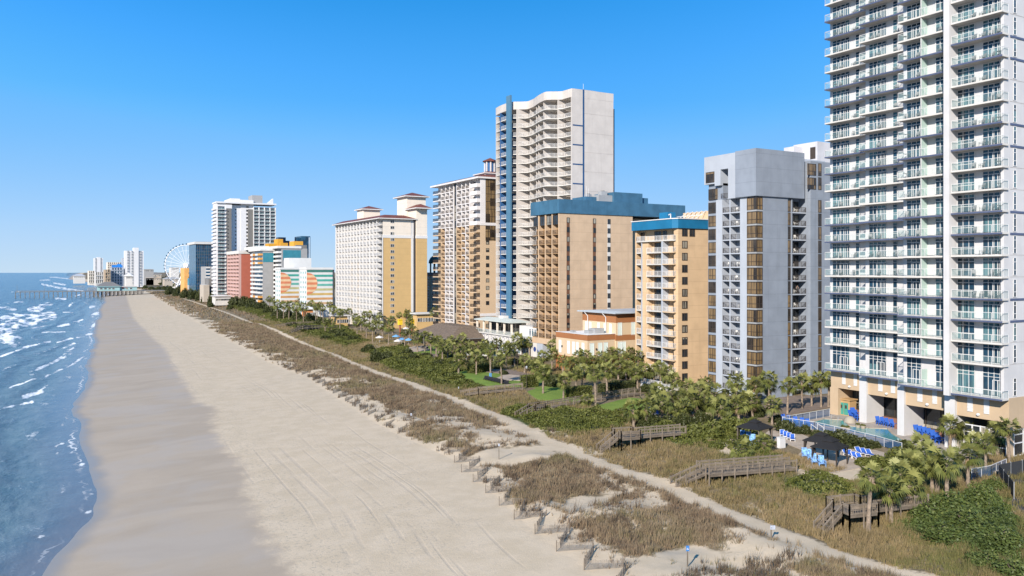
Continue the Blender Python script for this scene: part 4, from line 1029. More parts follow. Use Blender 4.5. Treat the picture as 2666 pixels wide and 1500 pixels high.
repeat(P, {0: winW(1.0, 2.2, 1, (.8,), WMETAL, G_TOWER)}, [(0, (134, pa + .9 + 1.5 * i, 10.0)) for i in range(4)])
mb = MB(); mb.box(134, 136, 236, 239, 14.3, 15.4, WMETAL); mb.build('rooftop_unit', P)
# ---------------------------------------------------------------- brown-roofed pavilion
BROOF = M('brown_shingle_roof', (.155, .118, .088), var=.2, scale=1.2, lines=.6)
V = bld('pavilion', 'low pavilion with a big brown hipped roof beside the restaurant', 'pavilion', 124, 268)
va, vb = PX(1200, 122), PX(1096, 122)
mb = MB(); mb.hip(118, 137.5, va, vb, 7.6, 3.6, BROOF, inset=7.0, under=DKGREY, th=.3); mb.build('roof', V)
MB().box(120, 136, va + 1.5, vb - 1.5, 4.2, 7.6, M('brown_wall', (.22, .16, .12))).build('wall', V)
for i in range(8): y = va + 1.5 + (vb - va - 3) * i / 7; MB().box(118.6, 118.9, y - .15, y + .15, 4.2, 7.6, DKGREY).build('post', V)
FARW = M('far_cream_render', (.42, .37, .31), var=.06)
# ---------------------------------------------------------------- tan and white tower with red-brown roof
H = bld('hotel_tower', 'tan and white tower with brown rails and a red roof lantern behind the wavy tower', 'hotel', 145, 280)
HXF = 139.0; hs, hn = PX(1250, HXF), PX(1131.5, HXF)
HT = 63.4; p_ = 2.72; HF = [HT - p_ * (k + 1) for k in range(22)]; HB = HXF + 1.6
TANH = M('tan_hotel_render', (.52, .39, .26), var=.04); WH = M('bright_white_render', (.62, .60, .60), var=.04)
xe = 158
zmid = HT - p_ * 6
b = MB(); b.box(HB, xe, hs, hn, 4.2, zmid, TANH); b.box(HB, xe, hs, hn, zmid, HT, WH); b.build('wall', H)
b = MB(); b.box(PY(1250, hs), PY(1263.5, hs), hs - .15, hs, zmid, HT, WH); gz = HT - p_ * 8.2; b.box(PY(1250, hs), PY(1263.5, hs), hs - .15, hs, gz, zmid, TANH); b.box(PY(1250, hs), PY(1300, hs), hs - .15, hs, 4.2, gz, TANH); b.build('end_wall', H)
MB().box(PY(1263.5, hs), PY(1300, hs), hs - .12, hs, gz, HT, G_BRONZE).build('glass_shaft', H)
mb = MB()
for k in range(9):
    if HT - p_ * (k + 1) < gz: continue
    mb.box(PY(1263.5, hs), PY(1300, hs), hs - .2, hs - .12, HT - p_ * (k + 1) - .06, HT - p_ * (k + 1) + .06, DMETAL)
for px in (1270, 1278, 1287): mb.box(PY(px, hs) - .06, PY(px, hs) + .06, hs - .2, hs - .12, gz, HT, DMETAL)
mb.build('mullion_grid', H)
for k in (6, 18): MB().box(HXF - .15, PY(1300, hs), hs - .3, hs - .15, HT - p_ * k - .5, HT - p_ * k + .5, WH).build('string_course', H)
pr = {0: winS(1.3, 1.4, 1, (), DMETAL, G_DARK)}
repeat(H, pr, [(0, (PY(1264.5, hs), hs - .15, HT - p_ * k + .8)) for k in range(9, 22) if k != 18])
edges = [1148, 1159, 1169.5, 1180, 1188.5, 1201, 1211.5, 1222]
cw = [TANH, WH, WH, TANH, TANH, WH, TANH]
for i, px in enumerate(edges):
    y = PX(px, HXF); m1 = [TANH, WH, WH, WH, TANH, TANH, WH, TANH][i]
    mb = MB(); mb.box(HXF, HB, y - .16, y + .16, 4.2, zmid, m1); mb.box(HXF, HB, y - .16, y + .16, zmid, HT, WH); mb.build('fin', H)
pr, it = {}, []
for i in range(7):
    if i == 3: continue
    y0, y1 = PX(edges[i + 1], HXF) + .16, PX(edges[i], HXF) - .16
    for up in (0, 1): pr[i, up] = balW(y1 - y0, 1.55, WH if up else cw[i], None, DMETAL, kind='bars', ends=(False, False), h=1.1, th=.3)
    it += [((i, int(z >= zmid - .1)), (HB, y0, z)) for z in HF]
y0, y1 = PX(1241, HXF - 1), PX(1223, HXF - 1)
for up in (0, 1): pr['s', up] = balW(y1 - y0, 2.5, WH if up else TANH, None, WH if up else DMETAL, kind='solid' if up else 'bars', th=.3, h=1.05)
it += [(('s', int(z >= zmid - .1)), (HB, y0, z)) for z in HF]
y0, y1 = PX(1147, HXF), PX(1130.5, HXF)
for up in (0, 1): pr['e', up] = balW(y1 - y0, 2.2, WH if up else TANH, None, DMETAL, kind='bars', th=.35, h=1.1)
it += [(('e', int(z >= zmid - .1)), (HB, y0, z)) for z in HF]
repeat(H, pr, it)
pr = {0: winW(1.9, 2.1, 2, (), DMETAL, G_DARK), 1: winW(2.0, 2.6, 2, (), DMETAL, G_DARK), 2: winW(2.2, 1.3, 2, (), DMETAL, G_DARK)}
it = [(1, (HB, PX(1143, HXF), z)) for z in HF] + [(0, (HB, PX(edges[i + 1], HXF) + .25, z)) for i in range(7) if i != 3 for z in HF] + [(1, (HXF + .4, PX(edges[4], HXF) + .3, z)) for z in HF] + [(2, (HB, hs + .25, z + .9)) for z in HF] + [(0, (HB, PX(1238, HB), z)) for z in HF]
repeat(H, pr, it)
mb = MB(); mb.box(HXF + .45, HB, PX(edges[4], HXF) + .16, PX(edges[3], HXF) - .16, 4.2, HT, DMETAL); mb.build('window_strip', H)
mb = MB(); mb.hip(HXF - 1.4, xe, hs - .8, hn + 1.2, HT, 1.7, REDROOF, inset=6, under=WH, th=.6)
mb.build('roof', H)
lx, ly = 147, PX(1276, 147) ; LT = bld('roof_lantern', '', '', 0, 0) if False else None
mb = MB(); mb.box(lx - 4, lx + 5, ly - 3.5, ly + 4.5, HT + .6, HT + 2.4, WH); mb.hip(lx - 4.6, lx + 5.6, ly - 4.1, ly + 5.1, HT + 2.4, .9, REDROOF, inset=3, under=WH, th=.3); mb.build('roof_house', H)
mb = MB(); mb.lathe((lx, ly, HT + 3.4), [(1.9, 0), (1.9, 3.8)], BLUE, 8)
for k in range(8): a = k * math.pi / 4 + .39; mb.box(lx + 2 * math.cos(a) - .2, lx + 2 * math.cos(a) + .2, ly + 2 * math.sin(a) - .2, ly + 2 * math.sin(a) + .2, HT + 3.4, HT + 7.2, WH)
mb.lathe((lx, ly, HT + 7.2), [(2.9, 0), (2.9, .3), (0, 1.5)], REDROOF, 8); mb.build('lantern', H)
# ---------------------------------------------------------------- dark domed hotel glimpsed in the gap
DG = bld('hotel', 'tan hotel with dark green dome in the gap beside the yellow hotel', 'hotel', 160, 345)
dx0, dy0 = 150.0, 372.0
xa, xb = PY(1105, dy0), PY(1165, dy0)
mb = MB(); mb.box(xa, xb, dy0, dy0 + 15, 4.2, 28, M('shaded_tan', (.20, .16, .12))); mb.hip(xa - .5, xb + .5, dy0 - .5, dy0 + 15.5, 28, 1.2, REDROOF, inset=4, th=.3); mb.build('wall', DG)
mb = MB(); cx, cy = PY(1131, dy0 + 5), dy0 + 5
DOME = M('dark_green_copper', (.03, .06, .06), rough=.5)
for k in range(6): a = k * math.pi / 3; mb.tube((cx + 2.2 * math.cos(a), cy + 2.2 * math.sin(a), 28), (cx + 2.2 * math.cos(a), cy + 2.2 * math.sin(a), 34), .3, .3, DOME, 6)
mb.lathe((cx, cy, 34), [(2.8, 0), (2.9, .5), (2.7, 1.6), (2.0, 2.9), (1.0, 3.7), (0, 4.0)], DOME, 16); mb.build('dome', DG, smooth=True)
repeat(DG, {0: winS(1.6, 1.7, 2, (), WMETAL, G_DARK)}, [(0, (xa + .8 + 3.1 * i, dy0, 7 + 2.8 * k)) for i in range(3) for k in range(8)])
# ---------------------------------------------------------------- yellow hotel
Gb = bld('hotel', 'yellow and white hotel with red hipped roof turrets and one column of end windows', 'hotel', 145, 375)
GX, GY = 135.0, 348.5; ge = PX(874, GX); GT = 53.6; gp = 2.7; GF = [GT - gp * (k + 1) for k in range(18)]; GB = GX + 1.7
xg = lambda px: PY(px, GY)
GW = M('hotel_white', (.61, .60, .59), var=.04)
zc = GF[2] - .4
b = MB(); b.box(GB, PY(1110, GY), GY, ge, 4.2, GT, GW); b.build('wall', Gb)
b = MB(); b.box(GX + .9, xg(1070), GY - .1, GY, 4.2, zc, YELLOW); b.box(GX + .9, xg(1070), GY - .1, GY, zc + 1.3, GT, CREAM); b.box(GX + .7, xg(1077), GY - .25, GY, zc, zc + 1.3, GW)
b.box(xg(1070), xg(1076), GY - .2, GY, 4.2, zc, GW); b.box(GX + .6, xg(997), GY - .22, GY, 4.2, zc, GW); b.build('end_wall', Gb)
tx0, tx1 = PY(1084, GY - 1.2), PY(1112, GY - 1.2)
b = MB(); b.box(tx0, tx1, GY - 1.2, GY + 8, 4.2, zc, YELLOW); b.box(tx0, tx1, GY - 1.2, GY + 8, zc + 1.3, GT + 5, CREAM); b.box(tx0 - .15, tx1 + .15, GY - 1.35, GY + 8, zc, zc + 1.3, GW); b.build('stair_tower', Gb)
b = MB(); b.box(xg(1076.5), PY(1083.8, GY - .5), GY - .5, GY - .26, 4.2, GT - .1, M('painted_gap_shade', (.05, .05, .055))); b.build('gap_shade_strip', Gb)  # near-black box paints in the shadow of the gap beside the stair tower
b = MB(); b.hip(tx0 - 1.4, tx1 + 1.4, GY - 4, GY + 9.4, GT + 5, 2.0, REDROOF, under=GW, th=.4); b.build('turret_roof', Gb)
b = MB(); b.box(151, 160.5, GY + 8, GY + 20, GT, GT + 11.2, CREAM); b.hip(149.4, 162, GY + 6.5, GY + 21.5, GT + 11.2, 2.1, REDROOF, under=GW, th=.4); b.build('turret', Gb)
b = MB(); b.box(140, 148.5, GY + 36, GY + 45, GT, GT + 6.6, CREAM); b.hip(138.8, 149.8, GY + 34.8, GY + 46.2, GT + 6.6, 1.8, REDROOF, under=GW, th=.4); b.build('turret', Gb)
b = MB(); b.hip(GX - 1.6, PY(1082, GY), GY - 1.6, ge + 1.5, GT, 1.7, REDROOF, inset=4.5, under=GW, th=.35); b.build('roof', Gb)
n = 14; W_ = (ge - GY - 5.5) / (n - 1)
ys_ = [GY + .2, GY + 5.5] + [GY + 5.5 + W_ * (i + 1) for i in range(n - 1)]
for i, y in enumerate(ys_[1:]): MB().box(GX - .05, GB, y - .3, y + .3, 4.2, GT, GW).build('fin', Gb)
pr, it = {}, []
for i in range(n):
    y0, y1 = ys_[i] + .3, ys_[i + 1] - .3
    if i > 1 : key = 1
    else: key = ('c', i)
    if key not in pr: pr[key] = balW(y1 - y0, 1.9 if i == 0 else 1.5, GW, None, GMETAL, PICKG, kind='glass', ends=(i == 0, False), h=1.05, th=.22)
    it += [(key, (GB, y0, z)) for z in GF[:17]]
it += []
repeat(Gb, pr, it)
GBK = M('yellow_back_wall', (.70, .47, .20), var=.05)
b = MB(); 
for i in (6, 8): b.box(GB - .03, GB, ys_[i] + .3, ys_[i + 1] - .3, 4.2, GF[6] - .3, GBK)
b.build('balcony_back_wall', Gb)
repeat(Gb, {0: winW(2.0, 2.1, 2, (), WMETAL, G_DARK), 1: winW(3.4, 2.1, 3, (), WMETAL, G_DARK)}, [((1 if i == 0 else 0), (GB - .03, ys_[i] + .5, z)) for i in range(n) for z in GF[:17]])
repeat(Gb, {0: winS(xg(1026) - xg(1016), 1.35, 2, (), WMETAL, G_DARK)}, [(0, (xg(1016), GY - .1, z + .9)) for z in GF])
arc = MB()                                                     # arched heads over the top balconies
for i in range(1, n):
    y0, y1 = ys_[i] + .3, ys_[i + 1] - .3; m = (y0 + y1) / 2; r_ = (y1 - y0) / 2
    P_ = [(GX + .35, m + r_ * math.cos(t), GT - 1.1 + 1.0 * math.sin(t)) for t in np.linspace(0, math.pi, 7)]
    for u, v in zip(P_[:-1], P_[1:]): arc.face([u, v, (GX + .35, v[1], GT), (GX + .35, u[1], GT)], GW)
arc.build('arch', Gb)
wing = MB(); wing.box(150, 160, ge, ge + 22, 4.2, 37, GW); wing.build('side_wing', Gb)
# ---------------------------------------------------------------- mural building: two stepped volumes
F_ = bld('hotel', 'white low hotel with striped sun murals on its two stepped end walls', 'hotel', 138, 475)
FW = M('mural_white', (.60, .60, .585), var=.04)
STR = [(1.0, .84, M('mural_dark_green', (.05, .17, .14))), (.72, .63, M('mural_green', (.05, .30, .24))), (.53, .44, M('mural_sea_green', (.07, .33, .27))), (.33, .245, M('mural_teal', (.12, .37, .31))), (.15, .08, M('mural_olive', (.43, .40, .20))), (-.03, -.10, M('mural_mustard', (.50, .34, .12))), (-.20, -.32, M('mural_orange', (.50, .26, .11))), (-.3, -.4, M('mural_peach', (.50, .33, .20)))]
SUN_A, SUN_B = M('mural_coral', (.58, .20, .10)), M('mural_sand', (.66, .46, .27))
for vi, (X, Y, pr_, pl, pw) in enumerate(((128.0, 493.6, 778, 730, 716.5), (133.0, 456.7, 866, 798.5, 781))):
    x1 = PY(pr_, Y); y1 = PX(pw, X); zt = ZZ(696.5, X, Y); zb0 = ZZ(776, X, Y)
    b = MB(); b.box(X, x1 + (4 if vi == 0 else 0), Y, y1, 4.2, zt - 1.2, FW); b.box(X - .3, x1 + .3, Y - .3, y1, zt - 1.2, zt, FW); b.build('wall', F_)
    mu = MB(); pit = 2.58
    for k, (a, c, m) in enumerate(STR): mu.box(X + .1, x1, Y - .05, Y, zt - 2.7 - pit * k, zt - 1.45 - pit * k, m)
    R_ = 6.1; cz = zt - 1.4 - 7.6; wx = 6.3 if vi == 0 else 6.0
    nst = 9
    for k in range(nst):                                       # half sun in horizontal bands
        za, zb_ = -R_ + 2 * R_ * k / nst, -R_ + 2 * R_ * (k + 1) / nst
        zz = np.linspace(za, zb_, 5); xx = [wx * math.sqrt(max(0, 1 - (z / R_) ** 2)) for z in zz]
        mu.face([(X + .1, Y - .09, cz + za)] + [(X + .1 + x, Y - .09, cz + z) for x, z in zip(xx, zz)] + [(X + .1, Y - .09, cz + zb_)], SUN_A if k % 2 == 0 else SUN_B)
    mu.build('sun_mural', F_)
    nc = 3; wy = (y1 - Y) / nc
    repeat(F_, {0: winW(wy * .55, 1.4, 2, (), WMETAL, M('aqua_glass', (.16, .36, .37), rough=.2))}, [(0, (X, Y + wy * (i + .22), zt - 3.6 - 2.75 * k)) for i in range(nc) for k in range(9)])
b = MB(); b.box(136, 150, 505, 516, 4.2, ZZ(672, 138, 510), FW); b.build('penthouse', F_)
b = MB(); b.box(PY(866, 456.7), PY(871, 456.7), 457.2, 480, 4.2, 31, DKGREY); b.build('rear_wall', F_)
# ---------------------------------------------------------------- white and teal hotel behind it
E2 = bld('hotel', 'white balcony hotel with teal glass top storeys behind the mural building', 'hotel', 150, 600)
def box_px(mb, pl, pr_, Y, dY, pt, z0, mat, top=None, X=None):
    x0, x1 = PY(pl, Y), PY(pr_, Y); zt = ZZ(pt, (x0 + x1) / 2, Y); mb.prism([(x0, Y), (x1, Y), (x1, Y + dY), (x0, Y + dY)], z0, zt, mat, top or ROOFWHITE); return x0, x1, zt
b = MB(); xA0, xA1, zA = box_px(b, 684, 713, 590, 34, 653, 4.2, MIDGREY); b.build('end_wall', E2)
b = MB(); xB0, xB1, zB = box_px(b, 733, 800, 575, 40, 647, 4.2, MIDGREY); b.build('end_wall', E2)
TG = M('teal_glass_wall', (.04, .20, .26), rough=.2)
b = MB(); b.box(xA0 + .2, xA1, 589.9, 590, zA - 8, zA - 1.5, TG); b.box(xB0 + 1, PY(783, 575), 574.9, 575, zB - 8.2, zB - 1.2, TG); b.build('glass_wall', E2)
b = MB(); b.box(xA0 - 1.8, xA1 + 1, 589.4, 626, zA, zA + 1.4, FW); b.box(xB0 - 3, PY(784, 575), 574.4, 616, zB, zB + 1.6, FW); b.box(PY(656, 615), PY(700, 600), 600, 640, zA + 1.4, zA + 3.4, FW); b.build('roof', E2)
lw = 590 + 30; wv = 30 / 4
ORG = M('orange_balcony', (.60, .30, .08)); 
pr = {c: balW(wv - .2, 1.8, FW if c == 'w' else ORG, None, WMETAL, PICKET, kind='solid', h=1.0, th=.3) for c in 'wo'}
it = []
for k in range(14):
    z = zA - 3.0 * (k + 1)
    for i in range(4): it.append(('o' if (k < 3 or 9 < k < 13) and i % 2 == 0 else 'w', (xA0, 590.2 + wv * i, z)))
repeat(E2, pr, it, 100)
repeat(E2, {0: [('window_row', MB().box(-.05, 0, 0, 29.6, .9, 2.6, G_DARK))]}, [(0, (xA0, 590.2, zA - 3.0 * (k + 1))) for k in range(14)])
pr = {0: balW(6.5, 2.2, FW, None, WMETAL, kind='solid', h=1.0, th=.3)}
repeat(E2, pr, [(0, (xB0, 575.3 + 7 * i, zB - 3.0 * (k + 1))) for k in range(13) for i in range(2)])
b = MB(); 
x0, x1 = PY(699, 640), PY(748, 640); b.box(x0, x1, 640, 650, zB - 5, ZZ(634, x0, 640), AMBER); b.box(PY(722, 640), PY(736, 640), 639, 650, zB, ZZ(622, x0, 640), AMBER); b.box(PY(728, 640), PY(748, 640), 638, 640, zB, ZZ(632, x0, 640), AMBER); b.build('amber_plant_block', E2)
b = MB(); x0, x1 = PY(765, 600), PY(789, 600); b.box(x0, x1, 600, 612, zB - 4, ZZ(628, x0, 600), AMBER); b.box(PY(770, 598), PY(799, 598), 598, 616, 4.2, ZZ(638, x0, 598), DKGREY); b.build('amber_plant_block', E2)
E3 = bld('office_tower', 'slim dark blue glass tower behind the amber roof blocks', 'tower', 190, 700)
b = MB(); x0, x1, z_ = box_px(b, 784, 808, 690, 20, 615, 4.2, G_BLUE); b.build('wall', E3)
MB().box(x0 + 6.5, x0 + 7.3, 689.8, 690, 8, z_ - 1, M('pale_edge', (.5, .6, .7))).build('stripe', E3)
E4 = bld('office_tower', 'stepped dark blue tower top between the amber blocks', 'tower', 180, 720)
b = MB(); box_px(b, 725, 744, 720, 18, 618, 4.2, G_BLUE); box_px(b, 741, 754, 721, 18, 627, 4.2, G_BLUE); b.build('wall', E4)
# ---------------------------------------------------------------- red hotel
D_ = bld('hotel', 'narrow hotel with a plain red end wall and pink balconies', 'hotel', 150, 650)
b = MB(); x0, x1, zr = box_px(b, 628, 654, 640, 44, 661, 4.2, REDWALL); b.build('end_wall', D_)
MB().box(x0 - 2, x1 + .5, 639.5, 684.5, zr, zr + 2.4, W_PAINT).build('roof', D_)
pr = {0: balW(9.6, 1.8, PINK, None, PINK, PICKET, kind='solid', h=1.0, th=.3)}
nf = 13
repeat(D_, pr, [(0, (x0, 640.6 + 10.6 * i, zr - 2.75 * (k + 1))) for k in range(nf) for i in range(4)])
for i in range(5): MB().box(x0 - 1.9, x0, 640 + 10.6 * i, 640.5 + 10.6 * i, 4.2, zr, PINK).build('fin', D_)
repeat(D_, {0: [('window_row', MB().box(-.05, 0, 0, 42, .1, 2.2, G_DARK))]}, [(0, (x0, 641, zr - 2.75 * (k + 1))) for k in range(nf)])
# ---------------------------------------------------------------- tall grey and white tower
Cb = bld('hotel_tower', 'tall grey and white slab tower with glass balconies, tallest in the far row', 'hotel', 150, 720)
CY = 690.0; xc = lambda px, Y=CY: PY(px, Y)
zc_ = ZZ(533, xc(600), CY); nf = 25; fp = (zc_ - 10) / nf
CW = M('far_white_render', (.60, .60, .61), var=.03); CG = M('far_dark_grey_render', (.155, .15, .142), var=.04)
b = MB(); b.box(xc(588), xc(604), CY, CY + 16, 4.2, zc_, CW); b.box(xc(604), xc(647), CY + 3, CY + 16, 4.2, zc_ , CW); b.box(xc(627, CY + 2.5), xc(660, CY + 2.5), CY + 2.5, CY + 16, 4.2, ZZ(520, xc(640), CY), CW); b.box(xc(660), xc(718), CY + 2, CY + 16, 4.2, zc_ - 1, CW); b.build('wall', Cb)
b = MB(); b.box(xc(564), xc(588), CY + .5, CY + 16, 4.2, zc_ + 1, CW); b.build('wall', Cb)
b = MB(); b.box(xc(589), xc(602.5), CY - .4, CY, 14, zc_ - 3, CG); b.box(xc(647), xc(661, CY + 1.7), CY + 1.5, CY + 2.5, 4.2, zc_ - 3, CG); b.build('grey_panel', Cb)
b = MB(); b.box(xc(562.5), xc(719), CY - .8, CY + 17, zc_ + 1, zc_ + 2.2, CW); b.box(xc(661), xc(688), CY + 6, CY + 20, zc_ + 2, zc_ + 9, MIDGREY); b.box(xc(603), xc(628), CY + 4, CY + 30, zc_ + 2, zc_ + 5.5, CW); b.build('roof', Cb)
b = MB(); x0 = xc(697); x1 = xc(712); b.face([(x0, CY + 1, zc_ + 2.2), (x1, CY + 1, zc_ + 2.2), (x1, CY + 1, zc_ + 6.5)], CW); b.face([(x1, CY + 6, zc_ + 6.5), (x1, CY + 6, zc_ + 2.2), (x0, CY + 6, zc_ + 2.2)], CW); b.face([(x1, CY + 1, zc_ + 2.2), (x1, CY + 6, zc_ + 2.2), (x1, CY + 6, zc_ + 6.5), (x1, CY + 1, zc_ + 6.5)], CW); b.face([(x0, CY + 1, zc_ + 2.2), (x1, CY + 1, zc_ + 6.5), (x1, CY + 6, zc_ + 6.5), (x0, CY + 6, zc_ + 2.2)], CW); b.build('roof_blade', Cb)
def balS(w, d, slab=CW, h=1.05, glass=G_RAIL):
    s = MB(); s.box(0, w, -d, 0, -.3, 0, slab); g = MB(); g.box(0, w, -d - .04, -d, .1, h, glass); g2 = MB(); rail = MB()
    for i in range(3): rail.box(w * i / 2 - .06, w * i / 2 + .06, -d - .06, -d + .06, 0, h + .05, slab)
    rail.box(0, w, -d - .07, -d + .05, h, h + .09, slab)
    return [('balcony', s), ('railing', rail), ('glass_panel', g)]
wq = (xc(718, CY) - xc(661, CY)) / 4; wl_ = xc(586) - xc(566)
pr = {'r': balS(wq - .3, 1.8), 'l': balS(wl_, 2.0)}
it = []
for k in range(nf):
    z = zc_ - fp * (k + 1) - 1
    it += [('r', (xc(661) + wq * i + .15, CY + 2, z)) for i in range(4) if k < 17] + [('l', (xc(566), CY + .5, z))]
repeat(Cb, pr, it, 100)
for i in range(5): x = xc(661) + wq * i; MB().box(x - .2, x + .2, CY + .2, CY + 2, 4.2, zc_ - 1, CW).build('fin', Cb)
repeat(Cb, {0: winS(wq - 1.0, fp - .6, 3, (), DMETAL, G_TOWER), 1: winS(wl_ * .85, fp - .6, 3, (), DMETAL, G_TOWER)}, [(0, (xc(661) + wq * i + .5, CY + 2, zc_ - fp * (k + 1) - 1)) for k in range(17) for i in range(4)] + [(1, (xc(567.5), CY + .5, zc_ - fp * (k + 1) - 1)) for k in range(nf)])
repeat(Cb, {0: winS(2.0, 1.6, 1, (), DMETAL, G_DARK), 1: winS(.9, 1.0, 1, (), DMETAL, G_DARK)}, [(0, (xc(641, CY + 2.5), CY + 2.5, zc_ - fp * k - 2)) for k in range(nf)] + [(1, (xc(612, CY + 3), CY + 3, zc_ - fp * k - 4)) for k in range(nf)] + [(1, (xc(592), CY - .4, zc_ - fp * k - 6)) for k in range(nf - 4)])
pr = {0: balW(7, 1.2, CW, None, CW, kind='solid', h=1.0, th=.3)}
repeat(Cb, pr, [(0, (xc(564), CY + .6 + 7.5 * i, zc_ - fp * (k + 1) - 1)) for k in range(nf) for i in range(2)])
# ---------------------------------------------------------------- dark blue glass hotel and the low blocks beside it
Bb = bld('hotel', 'dark blue glass block with a white roof edge beside the observation wheel', 'hotel', 150, 860)
b = MB(); x0, x1, zb_ = box_px(b, 510, 556, 840, 40, 636, 4.2, G_BLUE); b.build('wall', Bb)
b = MB(); b.box(x0 - 1.5, x1 + 6, 838.5, 881, zb_, zb_ + 2.2, W_PAINT); b.box(x0 + 20, x0 + 26, 845, 855, zb_ + 2.2, zb_ + 5, W_PAINT); b.build('roof', Bb)
mb = MB()
for k in range(18): mb.box(x0, x1, 839.9, 840, 6 + 3.1 * k, 6.15 + 3.1 * k, DKGREY)
for i in range(11): mb.box(x0 + (x1 - x0) * i / 10 - .1, x0 + (x1 - x0) * i / 10 + .1, 839.85, 839.9, 4.2, zb_, M('mullion_blue', (.04, .09, .13)) if i == 0 else DKGREY)
mb.build('mullion_grid', Bb)
b = MB(); b.box(x1, PY(563, 842), 842, 875, 4.2, zb_ - 1, DKGREY); b.build('side_wall', Bb)
repeat(Bb, {0: balS(PY(562, 842) - x1 - .5, 1.5, W_PAINT)}, [(0, (x1 + .2, 842, 7 + 3.1 * k)) for k in range(17)])
B2 = bld('hotel', 'small grey and white striped block at the foot of the tall grey and white tower', 'hotel', 150, 760)
b = MB(); x0, x1, z2 = box_px(b, 536, 566, 760, 25, 694, 4.2, MIDGREY); b.box(x0 - .1, PY(548, 760), 759.8, 760, 4.2, z2 - .5, W_PAINT); b.build('wall', B2)
repeat(B2, {0: [('window_row', MB().box(0, PY(547, 760) - x0, -.05, 0, 0, 1.4, G_BLUE))]}, [(0, (x0, 759.8, z2 - 3 - 2.8 * k)) for k in range(8)])
b = MB(); box_px(b, 530, 545, 735, 18, 742, 4.2, FARW); box_px(b, 543, 566, 740, 18, 725, 4.2, DKGREY); b.build('podium', B2)
OB = bld('hotel', 'orange and blue low block below the observation wheel', 'hotel', 140, 900)
b = MB(); x0, x1, zo_ = box_px(b, 480, 511, 900, 25, 698, 4.2, M('soft_orange_render', (.66, .36, .12))); b.box(x0 + 3, x1 - 4, 899.7, 900, 16, 23, M('sky_blue_panel', (.10, .32, .45))); b.box(x0 + 3, x1 - 4, 899.5, 899.8, 12, 16, W_PAINT); b.box(x0 + 3, x1, 899.4, 899.6, 4.2, 12, PEACH2); b.build('wall', OB)
repeat(OB, {0: winS(1.4, 1.6, 1, (), DMETAL, G_DARK)}, [(0, (x0 + 4 + 3.2 * i, 900, zo_ - 6 - 4.5 * k)) for i in range(1) for k in range(3)])
# ---------------------------------------------------------------- far hotels up the coast
def far_tower(label, pl, pr_, Y, pt, nf, front, stripe, cols=3, core=None):
    t = bld('hotel', label, 'hotel', PY(pl, Y) + 10, Y + 10)
    b = MB(); x0, x1, z = box_px(b, pl, pr_, Y, 25, pt, 4.2, front); b.build('wall', t)
    fpz = (z - 8) / nf; cw_ = (x1 - x0) / (cols * 2 + 1)
    it = [(0, (x0 + cw_ * (2 * i + 1), Y, z - fpz * (k + 1))) for k in range(nf) for i in range(cols)]
    repeat(t, {0: [('balcony', MB().box(0, cw_, -1.2, 0, -.3, .9, front)), ('window', MB().box(0, cw_, -.06, 0, .9, fpz - .4, stripe))]}, it)
    if core: c = MB(); box_px(c, core[0], core[1], Y - 1.5, 24, core[2], 4.2, front); c.build('lift_core', t)
    return t
far_tower('distant white tower with a blank centre core and blue balconies', 326, 374, 1500, 653, 22, CW, G_BLUE, 4, (349, 361, 645))
far_tower('distant pale blue twin tower standing farthest out towards the sea', 245, 268, 2150, 672, 18, CW, G_BLUE, 3, (253, 262, 670))
far_tower('distant cream hotel with a flat blue roof edge between two towers', 279, 318, 1900, 683, 9, CREAM, G_DARK, 7)
far_tower('distant low grey hotel with a bright blue sign on the roof', 289, 320, 1500, 697, 6, GREYL, G_BLUE, 4)
far_tower('distant small tan block beside the grey hotel with blue sign', 272, 288, 1480, 702, 5, M('far_tan', (.40, .31, .22)), G_DARK, 2)
far_tower('distant slim pale blue block left of the white core tower', 319, 327, 1560, 672, 14, GREYL, G_BLUE, 1)
far_tower('distant white low block near the beach point', 230, 247, 1750, 705, 4, CREAM, G_DARK, 3)
far_tower('distant white low block right of the beach point block', 248, 270, 1650, 708, 3, W_PAINT, G_DARK, 4)
sgn = bld('roof_sign', 'bright blue rooftop sign on the distant grey hotel', 'sign', PY(300, 1500), 1500, 36); MB().box(PY(291, 1499), PY(319, 1499), 1499, 1500, 36.7, 40.5, M('sign_bright_blue', (.02, .20, .62))).build('panel', sgn)
MB().box(PY(305, 1499), PY(316, 1499), 1498.9, 1500.1, 40.5, 42.4, M('sign_bright_blue', (.02, .20, .62))).build('crest', sgn)
def low_block(label, pl, pr_, Y, pt, wall, roof=None, h=0, dY=25):
    t = bld('low_building', label, 'building', PY(pl, Y) + 5, Y + 5)
    x0, x1 = PY(pl, Y), PY(pr_, Y); z = ZZ(pt, (x0 + x1) / 2, Y); MB().box(x0, x1, Y, Y + dY, 4.2, z, wall).build('wall', t)
    MB().hip(x0 - 1, x1 + 1, Y - 1, Y + dY + 1, z, h, roof or ROOFGREY, inset=min(8, dY / 2.2), th=.5, under=W_PAINT).build('roof', t)
    repeat(t, {0: winS(2.0, 1.6, 2, (), WMETAL, G_DARK)}, [(0, (x0 + (x1 - x0) * (i + .3) / 6, Y, z - 3.2)) for i in range(6)])
    return t
low_block('wide low building with dark hipped roof below the distant white core tower', 360, 420, 1800, 715, FARW, DKGREY, 4)
low_block('long pale roofed hall behind the dunes, left of the wheel base', 428, 470, 1500, 727, FARW, ROOFGREY, 3)
low_block('small cream shop row with a tan roof, right of the dark hipped roof', 380, 420, 1700, 724, FARW, BEIGE, 2)
low_block('pale house with a grey roof at the distant beach point', 192, 222, 2000, 719, W_PAINT, GREYL, 4)
low_block('small white gabled house below the white core tower', 328, 345, 1300, 719, W_PAINT, ROOFWHITE, 4)
low_block('flat grey roof far inland left of the wheel', 375, 400, 1700, 702, MIDGREY, ROOFGREY, .5)
low_block('pale flat roof far inland beside the wheel', 445, 466, 1650, 697, W_PAINT, ROOFWHITE, .5)
